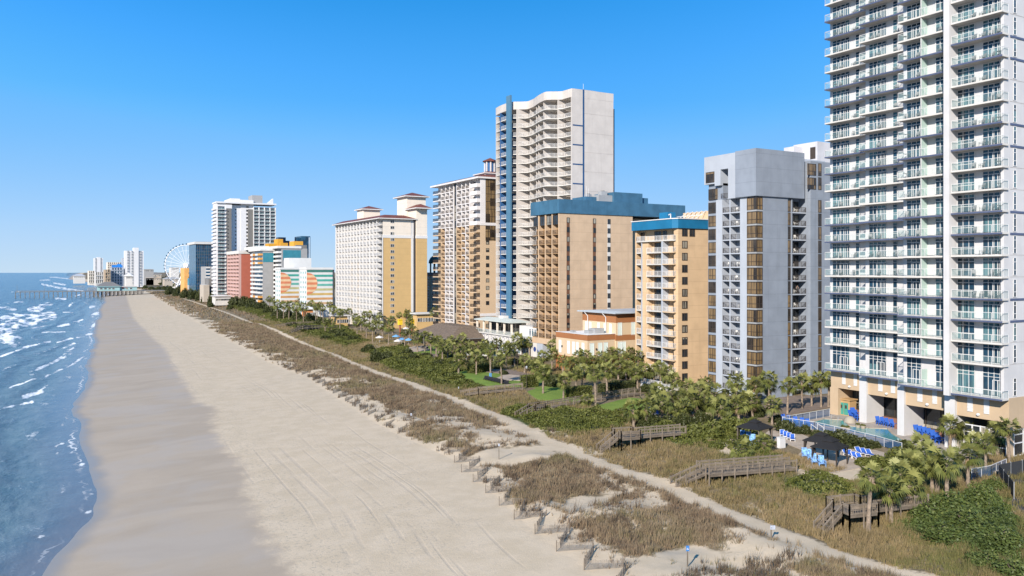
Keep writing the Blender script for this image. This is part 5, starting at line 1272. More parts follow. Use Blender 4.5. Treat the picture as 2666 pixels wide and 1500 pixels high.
low_block('white low pool building with a teal edge at the foot of the red hotel', 560, 600, 655, 772, W_PAINT, ROOFWHITE, .4, 12)
low_block('small orange-walled hut under the palms by the mural building', 797, 815, 430, 806, M('hut_orange', (.55, .22, .08)), ROOFWHITE, 1, 8)
low_block('yellow pool hut with a dark roof by the yellow hotel', 876, 905, 370, 823, YELLOW, DKGREY, 1.2, 8)
low_block('low yellow gate wall with white coping right of the yellow hotel', 1085, 1128, 322, 818, YELLOW, W_PAINT, .2, 4)
# ---------------------------------------------------------------- leaves
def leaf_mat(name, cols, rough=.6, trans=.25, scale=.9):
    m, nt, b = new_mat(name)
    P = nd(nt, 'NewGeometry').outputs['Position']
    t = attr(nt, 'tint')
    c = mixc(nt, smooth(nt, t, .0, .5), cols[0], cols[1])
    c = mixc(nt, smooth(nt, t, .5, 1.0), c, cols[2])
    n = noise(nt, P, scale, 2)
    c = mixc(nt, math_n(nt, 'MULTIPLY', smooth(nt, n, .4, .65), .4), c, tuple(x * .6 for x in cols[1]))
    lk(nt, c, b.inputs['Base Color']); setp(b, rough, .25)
    if trans:
        out = nt.nodes['Material Output']; tr = nd(nt, 'BsdfTranslucent'); lk(nt, c, tr.inputs[0])
        mx = nd(nt, 'MixShader'); mx.inputs[0].default_value = trans
        lk(nt, b.outputs[0], mx.inputs[1]); lk(nt, tr.outputs[0], mx.inputs[2]); lk(nt, mx.outputs[0], out.inputs[0])
    return m
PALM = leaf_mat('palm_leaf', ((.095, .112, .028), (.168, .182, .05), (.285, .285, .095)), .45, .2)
DEAD = leaf_mat('dead_palm_leaf', ((.20, .145, .085), (.27, .20, .12), (.34, .27, .17)), .8, .15)
SHRUB = leaf_mat('shrub_leaf', ((.068, .08, .018), (.118, .132, .03), (.195, .20, .056)), .5, .25)
SHRUBD = leaf_mat('dark_shrub_leaf', ((.030, .040, .012), (.055, .064, .02), (.10, .11, .034)), .5, .2)
VINE = leaf_mat('vine_leaf', ((.055, .08, .025), (.095, .13, .035), (.18, .20, .055)), .5, .25)
GRASS = leaf_mat('dune_grass', ((.20, .14, .092), (.31, .235, .15), (.20, .175, .085)), .8, .3, .25)
GRASSG = leaf_mat('green_dune_grass', ((.33, .245, .14), (.265, .205, .10), (.155, .155, .052)), .8, .3, .25)
BARK = M('palm_trunk', (.235, .185, .14), rough=.95, var=.35, scale=3.0, fine=.08)
WOODT = M('tree_bark', (.10, .08, .06), rough=.95, var=.3)
def np_mesh(name, V, F, mat, tint):
    return np_obj(name, V, F, mat, parent=False, attrs=dict(tint=tint))
def palm_crown(seed, n=30, R_=1.0, blades=11, dead=6):
    rg = np.random.default_rng(seed); out = {}
    for kind in ('live', 'dead'):
        V, F, T = [], [], []
        m = n if kind == 'live' else dead
        for k in range(m):
            az = k * 2.399963 + rg.uniform(-.25, .25)
            u = (k + .5) / m
            el = (math.asin(.95 - 1.72 * u) + rg.uniform(-.14, .14)) if kind == 'live' else rg.uniform(-1.35, -.95)
            L = R_ * rg.uniform(.85, 1.15) * (1.0 if kind == 'live' else .75)
            d = np.array([math.cos(az) * math.cos(el), math.sin(az) * math.cos(el), math.sin(el)])
            sd = np.array([-math.sin(az), math.cos(az), 0.]); up = np.cross(d, sd); up = -up if up[2] < 0 else up
            if kind == 'live': ro = rg.uniform(-.9, .9); sd, up = sd * math.cos(ro) + up * math.sin(ro), up * math.cos(ro) - sd * math.sin(ro)
            p0 = d * .12; p1 = d * L * .85 + np.array([0, 0, -.12 * L * max(0, math.cos(el)) * u])
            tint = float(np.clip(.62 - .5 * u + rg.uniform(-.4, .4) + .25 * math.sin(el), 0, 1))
            i = len(V); w = .03
            V += [p0 - sd * w, p0 + sd * w, p1 + sd * w, p1 - sd * w]; F += [(i, i + 1, i + 2, i + 3)]; T += [tint * .6] * 4
            bl = blades if kind == 'live' else 6
            sp = 1.5 if kind == 'live' else .7
            for j in range(bl):
                a = (j / (bl - 1) - .5) * 2 * sp + rg.uniform(-.06, .06)
                fd = d * math.cos(a) + sd * math.sin(a) + up * (.10 * math.cos(a)) ; fd = fd / np.linalg.norm(fd)
                ll = L * rg.uniform(.7, .95) * (1 - .3 * abs(a) / 1.5)
                mid = p1 + fd * ll * .55; tip = p1 + fd * ll + np.array([0, 0, -ll * (rg.uniform(.12, .3) + .35 * u)])
                pw = np.cross(fd, up); pw /= np.linalg.norm(pw) + 1e-9; ww = ll * .085
                i = len(V); V += [p1, mid + pw * ww, tip, mid - pw * ww]; F += [(i, i + 1, i + 2, i + 3)]; t_ = float(np.clip(tint + rg.uniform(-.15, .2), 0, 1)); T += [t_, t_, min(1, t_ + .2), t_]
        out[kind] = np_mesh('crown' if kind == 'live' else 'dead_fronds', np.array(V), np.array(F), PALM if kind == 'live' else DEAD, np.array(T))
    return out
CROWNS = [palm_crown(s, n, 1.0, 12, d) for s, n, d in ((1, 36, 6), (2, 32, 12), (3, 38, 4), (4, 30, 16))]
def trunk_mesh(h, r, bend, seed, boots=True):
    rg = np.random.default_rng(seed); n, k = 9, max(8, int(h / .3)); V, F = [], []
    for j in range(k + 1):
        t = j / k; cx, cy = bend[0] * t * t, bend[1] * t * t
        rr_ = r * (1.18 - .32 * t) * (1 + .12 * rg.uniform(-1, 1)) * (1.25 if j == 0 else 1)
        if boots and t > .72: rr_ *= 1 + 1.1 * (t - .72) / .28 * (.75 + .5 * (j % 2))
        for i in range(n):
            a = 2 * math.pi * i / n + .35 * (j % 2); q = rr_ * (1 + .08 * rg.uniform(-1, 1)); V.append((cx + q * math.cos(a), cy + q * math.sin(a), h * t))
    for j in range(k):
        for i in range(n): i2 = (i + 1) % n; F.append((j * n + i, j * n + i2, (j + 1) * n + i2, (j + 1) * n + i))
    return np_obj('trunk', V, F, BARK, parent=False, smooth=True)
PN = [0]
def palm(px, pyb, pyc, label, group, size=None, var=None):
    """palm with its foot seen at (px, pyb) and the middle of its crown at height pyc in the photo"""
    PN[0] += 1; k = PN[0]; rg = random.Random(k * 7 + 1)
    x, y, z = G(px, pyb); s = dep(x, y); h = max(.6, EYE - (pyc - HY) / FPX * s - z)
    size = size or (rg.uniform(1.0, 1.3) if s < 115 else rg.uniform(1.1, 1.4)) * (1 if h > 2.5 else .85)
    bend = (rg.uniform(-.05, .05) * h, rg.uniform(-.05, .05) * h)
    t = thing('palm_tree', label, 'palm tree', (x, y, z - .05), group=group)
    link('trunk', trunk_mesh(h, rg.uniform(.17, .23), bend, k, rg.random() < .6), t)
    c = CROWNS[(k if var is None else var) % 4]
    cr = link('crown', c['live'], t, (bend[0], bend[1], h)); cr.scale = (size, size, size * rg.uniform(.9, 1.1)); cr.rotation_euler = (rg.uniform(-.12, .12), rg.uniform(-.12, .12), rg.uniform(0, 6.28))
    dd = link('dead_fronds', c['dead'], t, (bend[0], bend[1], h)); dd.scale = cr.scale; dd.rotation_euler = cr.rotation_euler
    return t
PALMS = [
 ('in the clump beside the bottom right boardwalk', [(2261,1386,1239),(2320,1362,1272),(2344,1325,1232),(2465,1303,1205),(2520,1275,1180),(2393,1240,1160),(2427,1285,1198),(2295,1330,1252),(2375,1295,1212),(2310,1340,1262),(2355,1290,1200),(2410,1260,1178),(2440,1290,1215),(2370,1330,1262)]),
 ("by the white tower's glazed corner", [(2566,1224,1152),(2627,1208,1110),(2473,1172,1108),(2515,1172,1122),(2597,1190,1126),(2545,1195,1150)]),
 ('between the blue-grey hotel and the fenced pool', [(2010,1105,1052),(2050,1078,1002),(2088,1064,992),(2113,1058,1000),(2138,1061,985),(2157,1060,985),(2002,1085,985),(1970,1060,1000),(1996,1071,1005),(1917,1052,990)]),
 ('in the thicket behind the second boardwalk', [(1808,1082,1036),(1772,1082,1030),(1880,1104,1055),(1943,1078,1040),(1959,1090,1042),(1724,1102,1045),(1684,1112,1056),(1650,1115,1065),(1759,1102,1066),(1710,1076,1015),(1838,1062,997),(1752,1034,987),(1905,1085,1030),(1790,1060,1010),(1862,1078,1020),(1700,1090,1035),(1740,1085,1025),(1820,1072,1015),(1852,1096,1048),(1923,1096,1052),(1780,1098,1056)]),
 ("on the lawn before the peach hotel", [(1467,1041,990),(1414,1024,968),(1515,1008,965),(1551,1057,970),(1581,1034,965),(1642,1003,955),(1677,1006,962),(1703,1000,962),(1720,1004,955),(1852,990,952),(1528,1057,1040),(1610,1000,955),(1660,1020,968),(1735,1012,970),(1500,1015,970)]),
 ('against the wall of the terracotta hall', [(1466,978,937),(1522,985,925),(1592,975,918),(1615,978,920),(1560,980,928),(1392,985,947),(1366,972,935),(1437,962,920),(1437,945,898),(1490,990,945),(1545,990,940),(1398,990,955),(1660,985,925),(1745,985,935),(1505,978,930),(1578,990,935),(1630,992,935),(1415,975,928),(1640,970,915)]),
 ('in the hotel garden below the beige slab hotel', [(1152,940,897),(1136,935,890),(1166,937,898),(1213,940,900),(1194,975,935),(1249,940,905),(1277,972,912),(1293,935,892),(1306,1000,935),(1326,935,900),(1346,930,882),(1359,926,892),(1379,928,890),(1262,935,895),(1231,945,905),(1185,952,905),(1206,950,912),(1340,955,905),(1318,960,910),(1270,948,900),(1240,975,925),(1122,925,880),(1143,930,885),(1176,930,886),(1200,928,880),(1106,915,872)]),
 ('around the pool below the yellow hotel', [(893,850,812),(909,850,812),(940,865,832),(954,880,840),(970,893,848),(963,855,818),(986,858,820),(1005,855,815),(1012,902,852),(996,885,848),(1040,858,820),(1058,855,815),(1079,858,822),(1054,910,865),(1077,900,860),(1087,917,880),(925,862,825),(948,858,818),(978,872,832),(1022,870,832),(1066,880,838),(930,878,838)]),
 ('in the dark clump below the mural building', [(807,830,795),(826,835,797),(858,830,792),(847,870,838),(863,870,840),(733,815,785),(748,815,783),(765,818,786),(781,818,784),(811,828,790),(695,800,770),(702,806,778),(718,812,782),(722,832,792),(738,835,795),(752,838,794),(772,842,800),(790,845,798),(822,850,800),(842,855,802),(866,858,806),(885,862,812),(835,846,792)]),
 ('in the far row below the red hotel', [(555,792,768),(570,790,766),(593,786,762),(630,788,765),(644,790,764),(666,790,766),(617,786,764)]),
]
for ph, L_ in PALMS:
    for i, (px, a, c) in enumerate(sorted(L_)):
        n_ = len(L_); q = ORD[i + 1] + ' palm from the left' if i < n_ - 1 else 'rightmost palm'
        if i == 0: q = 'leftmost palm'
        palm(px, a, c, f'{q} {ph}', 'sabal palms', size=None if px > 800 else 1.75)
wp = palm(1133, 872, 812, 'tall shaggy fan palm standing in front of the brown-roofed pavilion', None, size=1.7, var=3)
palm(1929, 1192, 1168, 'small young palm beside the left gazebo above the ramp', None, size=1.2)
palm(1990, 1180, 1150, 'grey shaggy short palm right of the left gazebo', None, size=1.1, var=3)
# ---------------------------------------------------------------- shrubs: leaf clumps through a lumpy volume
def bush_mesh(seed, mat, n=1100, leaf=.16, name='foliage'):
    rg = np.random.default_rng(seed)
    lob = rg.normal(size=(9, 3)); lob[:, 2] = np.abs(lob[:, 2]) * .7; lob /= np.linalg.norm(lob, axis=1)[:, None] + .3
    c = lob[rg.integers(0, 9, n)] * .55; d = rg.normal(size=(n, 3)); d /= np.linalg.norm(d, axis=1)[:, None]
    rad = rg.uniform(.25, 1, n) ** .45 * .52
    p = c + d * rad[:, None]; p[:, 2] = np.abs(p[:, 2]) * .95
    a = rg.normal(size=(n, 3)); a = a + d * .0; a /= np.linalg.norm(a, axis=1)[:, None]; b = np.cross(a, d + rg.normal(size=(n, 3)) * .5); b /= np.linalg.norm(b, axis=1)[:, None] + 1e-9
    s = leaf * rg.uniform(.6, 1.3, (n, 1))
    V = np.stack([p - a * s, p + b * s * .5, p + a * s, p - b * s * .5], 1).reshape(-1, 3); F = np.arange(4 * n).reshape(n, 4)
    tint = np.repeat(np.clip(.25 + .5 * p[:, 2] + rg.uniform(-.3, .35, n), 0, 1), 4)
    V[:, 2] = np.maximum(V[:, 2], 0)
    return np_mesh(name, V, F, mat, tint)
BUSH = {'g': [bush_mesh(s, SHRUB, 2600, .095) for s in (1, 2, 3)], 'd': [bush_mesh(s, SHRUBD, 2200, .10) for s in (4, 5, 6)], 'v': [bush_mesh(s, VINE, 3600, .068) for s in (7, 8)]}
stem_me = MB().tube((0, 0, -.1), (0, 0, .5), .09, .06, WOODT, 6).tube((0, 0, .1), (.3, .1, .6), .05, .03, WOODT, 5).tube((0, 0, .1), (-.25, .2, .6), .05, .03, WOODT, 5).mesh('stem')
BNO = [0]
def bush(px, py, wpx, hpx, kind, label, group=None, cat='shrub', name='shrub'):
    BNO[0] += 1; rg = random.Random(BNO[0] * 13)
    x, y, z = G(px, py); s = dep(x, y); w = wpx / FPX * s / 2; h = hpx / FPX * s
    t = thing(name, label, cat, (x, y, z - .03), group=group)
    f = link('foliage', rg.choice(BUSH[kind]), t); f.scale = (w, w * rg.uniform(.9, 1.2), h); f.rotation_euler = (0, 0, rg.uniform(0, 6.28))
    st = link('stem', stem_me, t); st.scale = (w, w, h)
    return t
BUSHES = [
 ('beside the left gazebo', 'g', [(1850,1140,95,52),(1900,1130,110,62),(1815,1135,80,40),(1950,1120,70,45),(1870,1165,60,26),(1990,1205,50,22),(2010,1195,40,20),(1965,1190,36,18)]),
 ('along the glass pool fence', 'd', [(2045,1125,80,38),(2090,1130,50,30),(2175,1150,90,40),(2230,1165,85,42),(2130,1140,50,24),(2275,1165,40,26),(2340,1168,80,30)]),
 ('under the palms at the bottom right', 'g', [(2295,1215,90,40),(2350,1200,110,52),(2250,1210,60,28),(2330,1255,90,45),(2400,1225,80,40),(2260,1275,60,30)]),
 ('on the green mound at the right edge', 'v', [(2480,1330,150,60),(2560,1320,120,70),(2430,1350,120,50),(2550,1300,90,55),(2520,1375,160,60),(2610,1420,130,60),(2450,1400,140,50),(2640,1500,110,60),(2590,1275,70,40),(2570,1470,120,40),(2380,1390,70,35)]),
 ('in the scrub seaward of the second boardwalk', 'g', [(1590,1100,80,28),(1540,1090,90,30),(1480,1100,80,28),(1430,1090,80,26),(1380,1082,70,24),(1620,1080,60,26),(1660,1095,60,30),(1330,1078,60,22),(1555,1075,40,26)]),
 ('in the scrub below the garden lawn', 'g', [(1180,985,70,22),(1130,975,80,22),(1080,960,70,20),(1210,1000,60,18),(1150,1000,70,18),(1050,945,60,18),(1240,1008,50,16)]),
 ('below the pool of the yellow hotel', 'd', [(985,940,50,36),(1010,935,40,24),(1060,930,50,26),(1045,945,40,22),(960,915,40,22),(920,890,44,22),(890,880,44,22),(1140,955,40,20),(870,872,36,20),(1075,938,40,20)]),
 ('under the palms of the thicket', 'd', [(1700,1110,70,36),(1745,1108,60,34),(1790,1108,70,40),(1830,1100,60,40),(1670,1112,50,30),(1770,1075,60,36),(1720,1070,60,34),(1820,1070,60,36),(1870,1060,60,32),(1930,1075,60,34),(1975,1085,50,34),(2020,1100,40,26)]),
 ('under the palms beside the terracotta hall', 'd', [(1440,1005,60,40),(1600,1010,50,28),(1640,1020,50,26),(1690,1020,60,30),(1500,985,60,26),(1545,980,50,24),(1410,975,50,24),(1380,960,50,22),(1620,985,60,26),(1680,990,50,24),(1730,1010,50,24)]),
 ('in the shade of the hotel garden', 'd', [(1180,955,40,20),(1230,955,40,22),(1260,950,40,20),(1150,950,36,18),(1290,960,40,22),(1330,950,44,22),(1350,950,40,20),(1110,930,36,16),(1310,975,30,16)]),
 ('at the foot of the mural building', 'd', [(720,828,40,30),(745,832,40,34),(775,838,44,32),(805,842,44,34),(835,850,44,30),(700,818,36,30),(790,858,44,16),(850,884,40,14),(760,850,40,14),(680,806,36,18),(668,800,30,16)]),
 ('in the far row below the tall slab tower', 'd', [(440,768,24,26),(462,772,28,30),(482,776,30,32),(502,780,32,36),(522,784,34,38),(542,788,36,38),(560,792,40,40),(585,796,40,36),(610,798,38,34),(635,800,38,34),(655,804,40,34),(680,808,40,30),(600,806,26,14),(548,800,26,16)]),
 ('along the sand near the distant pier', 'd', [(486,761,30,22),(466,760,28,20),(446,759,26,18),(428,758,24,16),(410,757,22,14),(394,755,20,12),(378,752,18,11),(362,749,18,10),(346,745,16,9),(330,741,15,9),(314,738,14,8),(298,735,13,8),(282,732,12,7),(266,729,11,7),(250,727,10,6)]),
]
for ph, kd, L_ in BUSHES:
    for i, (a, b_, c, d) in enumerate(sorted(L_)):
        q = 'leftmost' if i == 0 else ('rightmost' if i == len(L_) - 1 else ORD[i + 1])
        bush(a, b_, c, d, kd, f"{q}{'' if i in (0, len(L_) - 1) else ' from left'} {'dark' if kd == 'd' else 'bright'} green bush {ph}", 'bushes ' + ph)
def hedge(label, p0, p1, wid, hgt_, kd='g', rnd=False):
    """clipped hedge: leaves over the faces of a long box"""
    (x0, y0, z0), (x1, y1, _) = G(*p0), G(*p1); L = math.hypot(x1 - x0, y1 - y0); rg = np.random.default_rng(int(L * 100))
    n = int((L * wid + 2 * L * hgt_ + 2 * wid * hgt_) * 55)
    p = np.stack([rg.uniform(0, L, n), rg.uniform(-wid / 2, wid / 2, n), rg.uniform(0, hgt_, n)], 1)
    f = rg.integers(0, 4, n); p[f == 0, 2] = hgt_; p[f == 1, 1] = -wid / 2; p[f == 2, 1] = wid / 2; e = (f == 3) & (rg.random(n) < .5); p[e, 0] = 0; p[(f == 3) & ~e, 0] = L
    p += rg.normal(size=p.shape) * .07
    a = rg.normal(size=(n, 3)); a /= np.linalg.norm(a, axis=1)[:, None]; b = np.cross(a, rg.normal(size=(n, 3))); b /= np.linalg.norm(b, axis=1)[:, None]
    s = .14; V = np.stack([p - a * s, p + b * s * .6, p + a * s, p - b * s * .6], 1).reshape(-1, 3)
    t = thing('hedge', label, 'hedge', (x0, y0, z0), math.atan2(y1 - y0, x1 - x0))
    link('foliage', np_mesh('foliage', V, np.arange(4 * n).reshape(n, 4), SHRUB if kd == 'g' else SHRUBD, np.repeat(rg.random(n), 4)), t)
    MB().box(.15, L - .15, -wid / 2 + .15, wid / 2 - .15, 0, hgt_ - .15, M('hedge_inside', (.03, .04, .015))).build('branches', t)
hedge('clipped bright hedge behind the black loungers on the garden lawn', (1224, 972), (1272, 966), 2.2, 1.9)
hedge('clipped rounded hedge right of the leaning palm, before the terracotta hall', (1478, 1036), (1534, 1030), 2.0, 2.0)
hedge('long shaded hedge under the palms before the peach hotel', (1565, 1030), (1650, 1018), 2.0, 2.2, 'd')
hedge('round-topped clipped bush at the left end of the terracotta hall lawn', (1362, 1008), (1394, 1005), 2.6, 2.4)
# ---------------------------------------------------------------- dune grass and low scrub, past counting
def tufts(name, n, xr, yr, seed, keep, mat, hmin, hmax, w, blades, tintf):
    rg = np.random.default_rng(seed)
    y = yr[0] * (yr[1] / yr[0]) ** rg.random(n); x = rg.uniform(*xr, n)
    k = keep(x, y, rg.random(n)); x, y = x[k], y[k]; z = hgt(x, y); m = len(x)
    th = rg.uniform(hmin, hmax, m) * (.3 + .65 * vnoise(x / 3, y / 3) + .95 * vnoise(x / .9, y / .9) ** 1.6); tint = np.clip(tintf(x, y) + rg.normal(size=m) * .18 + .5 * (vnoise(x / 1.1 + 4, y / 1.2) - .5), 0, 1)
    X = np.repeat(x, blades) + rg.normal(size=m * blades) * .16; Y = np.repeat(y, blades) + rg.normal(size=m * blades) * .16; Z = np.repeat(z, blades) - .05
    Hh = np.repeat(th, blades) * rg.uniform(.6, 1.15, m * blades); az = rg.uniform(0, 6.283, m * blades); la = rg.uniform(0, 6.283, m * blades); ln = rg.uniform(.1, .55, m * blades) * Hh
    ww = w * (1 + .006 * Y)
    c, s = np.cos(az) * ww / 2, np.sin(az) * ww / 2
    V = np.stack([np.stack([X - c, Y - s, Z], 1), np.stack([X + c, Y + s, Z], 1), np.stack([X + ln * np.cos(la) + .12 * Hh, Y + ln * np.sin(la) + .05, Z + Hh], 1)], 1).reshape(-1, 3)
    o = np_obj(name, V, np.arange(3 * m * blades).reshape(-1, 3), mat, attrs=dict(tint=np.repeat(np.repeat(tint, blades) + .0, 3)))
    return o
def fields(x, y):
    sd = lambda polys: np.max([sdist(p, x, y) for p in polys], 0)
    return sd(GREENW), sd(LAWNW), sd(BAREW)
def keep_dune(x, y, r):
    dp = np.abs(x - pathX(y)) - (1.6 - .75 * sstep(110, 300, y)) - (vnoise(x / 1.3, y / 1.3) - .4) * 1.6
    g, l, b = fields(x, y); e = x - duneX(y)
    p = patchf(x, y)
    return (e > -.2 + 2.2 * vnoise(x / 2, y / 2)) & (dp > 0) & ((p > .61 + .16 * (r - .5)) | (r < .02)) & (l < -.3) & (b < -.2) & (x < np.where(y < 66, 125, np.where(y > 160, 123, 92)))
def seaside(x, y, r): return keep_dune(x, y, r) & (x < pathX(y))
def inland(x, y, r): return keep_dune(x, y, r) & (x > pathX(y)) & (fields(x, y)[0] < 1.0)
tn = lambda x, y: .15 + .75 * vnoise(x / 8 + 2, y / 11) ** 1.3
o = tufts('dune_grass', 150000, (36, 100), (40, 460), 1, seaside, GRASS, .38, .8, .05, 5, tn); tag(o, 'brown dune grass between the sand fence and the path', 'grass', kind='stuff')
o = tufts('dune_grass', 150000, (58, 128), (40, 460), 2, inland, GRASSG, .38, .85, .055, 5, lambda x, y: .1 + .9 * vnoise(x / 7, y / 9 + 4)); tag(o, 'straw and green dune grass inland of the path', 'grass', kind='stuff')
o = tufts('dune_grass', 16000, (85, 260), (440, 1500), 3, lambda x, y, r: (x > duneX(y)) & (x < duneX(y) + 60) & (np.abs(x - pathX(y)) > 2), GRASS, .7, 1.3, .12, 4, tn); tag(o, 'far brown dune grass towards the pier', 'grass', kind='stuff')
OATS = leaf_mat('sea_oats', ((.10, .072, .052), (.15, .11, .075), (.20, .155, .10)), .8, .25, .25)
o = tufts('sea_oats', 60000, (36, 90), (40, 420), 5, lambda x, y, r: (x > duneX(y) + .5) & (x < duneX(y) + 24) & (np.abs(x - pathX(y)) > 2.5) & (vnoise(x / 1.7 + 11, y / 1.9) > .66) & (r < .55) & (fields(x, y)[2] < 0), OATS, .5, 1.15, .05, 7, lambda x, y: .2 + .5 * vnoise(x / 5, y / 5)); tag(o, 'dark brown tufts scattered in the sand behind the slat fences', 'grass', kind='stuff')
def scrub(name, label, polys, dens, mat, hmax, leaf, seed):
    Vs, Ts = [], []; rg = np.random.default_rng(seed)
    for p in polys:
        a = np.array(p); lo, hi = a.min(0), a.max(0); n = int((hi - lo).prod() * dens)
        x = rg.uniform(lo[0], hi[0], n); y = rg.uniform(lo[1], hi[1], n); sd = sdist(p, x, y) + (vnoise(x / 3, y / 3) - .5) * 4
        k = (sd > 0) & (np.abs(x - pathX(y)) > 2.2) & (fields(x, y)[1] < 0); x, y, sd = x[k], y[k], sd[k]; m = len(x)
        top = hmax * np.clip(sd / 2.5, .15, 1) * (.25 + .95 * vnoise(x / 1.9, y / 1.9)) ** 1.2
        z = hgt(x, y) + top * rg.random(m) ** .35
        pp = np.stack([x, y, z], 1); u = rg.normal(size=(m, 3)); u /= np.linalg.norm(u, axis=1)[:, None]; v = np.cross(u, rg.normal(size=(m, 3))); v /= np.linalg.norm(v, axis=1)[:, None]
        s = leaf * rg.uniform(.6, 1.3, (m, 1)) * (1 + .004 * y[:, None])
        Vs.append(np.stack([pp - u * s, pp + v * s * .6, pp + u * s, pp - v * s * .6], 1).reshape(-1, 3)); Ts.append(np.repeat(np.clip(.1 + .75 * vnoise(x / 4, y / 5) + rg.normal(size=m) * .15, 0, 1), 4))
    V = np.concatenate(Vs); o = np_obj(name, V, np.arange(len(V)).reshape(-1, 4), mat, attrs=dict(tint=np.concatenate(Ts))); tag(o, label, 'scrub', kind='stuff')
scrub('scrub', 'low green scrub between the dune grass and the hotel gardens', GREENW[:5] + GREENW[6:], 42, SHRUB, 1.2, .125, 1)
scrub('ground_cover', 'tangled green vines covering the mound at the right edge', GREENW[5:6], 80, VINE, .8, .11, 2)
far = np.random.default_rng(9)
fx = np.concatenate([far.uniform(170, 900, 5000)]); fy = far.uniform(1000, 2900, 5000); kk = fx > duneX(fy) + 45; fx, fy = fx[kk], fy[kk]; m = len(fx)
pp = np.stack([fx, fy, hgt(fx, fy) + far.uniform(1, 8, m)], 1); u = far.normal(size=(m, 3)); u /= np.linalg.norm(u, axis=1)[:, None]; v = np.cross(u, far.normal(size=(m, 3))); v /= np.linalg.norm(v, axis=1)[:, None]; s = far.uniform(2, 5, (m, 1))
o = np_obj('far_wood', np.stack([pp - u * s, pp + v * s * .6, pp + u * s, pp - v * s * .6], 1).reshape(-1, 3), np.arange(4 * m).reshape(-1, 4), SHRUBD, attrs=dict(tint=np.repeat(far.random(m) * .6, 4))); tag(o, 'dark far-off trees of the flat land behind the wheel', 'trees', kind='stuff')
# ---------------------------------------------------------------- weathered wood
WOOD = M('weathered_grey_wood', (.205, .168, .13), rough=.9, var=.22, scale=1.3, streak=.2)
WOODD = M('weathered_wood_dark', (.14, .115, .09), rough=.9, var=.25, scale=1.5)
def deck_line(mbd, p, q, w, z0, z1):
    """planked walkway from p to q"""
    p, q = Vector((p[0], p[1], z0)), Vector((q[0], q[1], z1)); L = (q - p).length; n = max(2, int(L / .3)); d = (q - p) / L; sd = Vector((-d.y, d.x, 0)).normalized()
    for i in range(n):
        a = p + d * (L * i / n + .01); b = p + d * (L * (i + 1) / n - .01); c = (a + b) / 2
        mbd.bar(c - sd * w / 2, c + sd * w / 2, L / n - .03, .05, WOOD)
    for s in (-1, 1): mbd.bar(p + sd * (s * (w / 2 - .08)) - Vector((0, 0, .16)), q + sd * (s * (w / 2 - .08)) - Vector((0, 0, .16)), .06, .26, WOODD)
def wood_rail(mb, p, q, h=1.05, step=1.9, ground=True):
    p, q = Vector(p), Vector(q); L = (q - p).length
    if L < .2: return
    d = (q - p) / L; n = max(1, round(L / step))
    for i in range(n + 1):
        c = p + d * (L * i / n); zb = float(hgt(c.x, c.y)) - .1 if ground else c.z
        mb.bar((c.x, c.y, min(zb, c.z)), (c.x, c.y, c.z + h + .12), .13, .13, WOOD)
    for t in (h, .12): mb.bar(p + Vector((0, 0, t)), q + Vector((0, 0, t)), .06 if t < .5 else .14, .08 if t < .5 else .05, WOOD)
    mb.bar(p + Vector((0, 0, h - .1)), q + Vector((0, 0, h - .1)), .05, .1, WOOD)
    m = int(L / (.2 if dep(p.x, p.y) < 125 else .42))
    for i in range(m):
        c = p + d * (L * (i + .5) / m); mb.bar(c + Vector((0, 0, .12)), c + Vector((0, 0, h - .1)), .036, .036, WOOD)
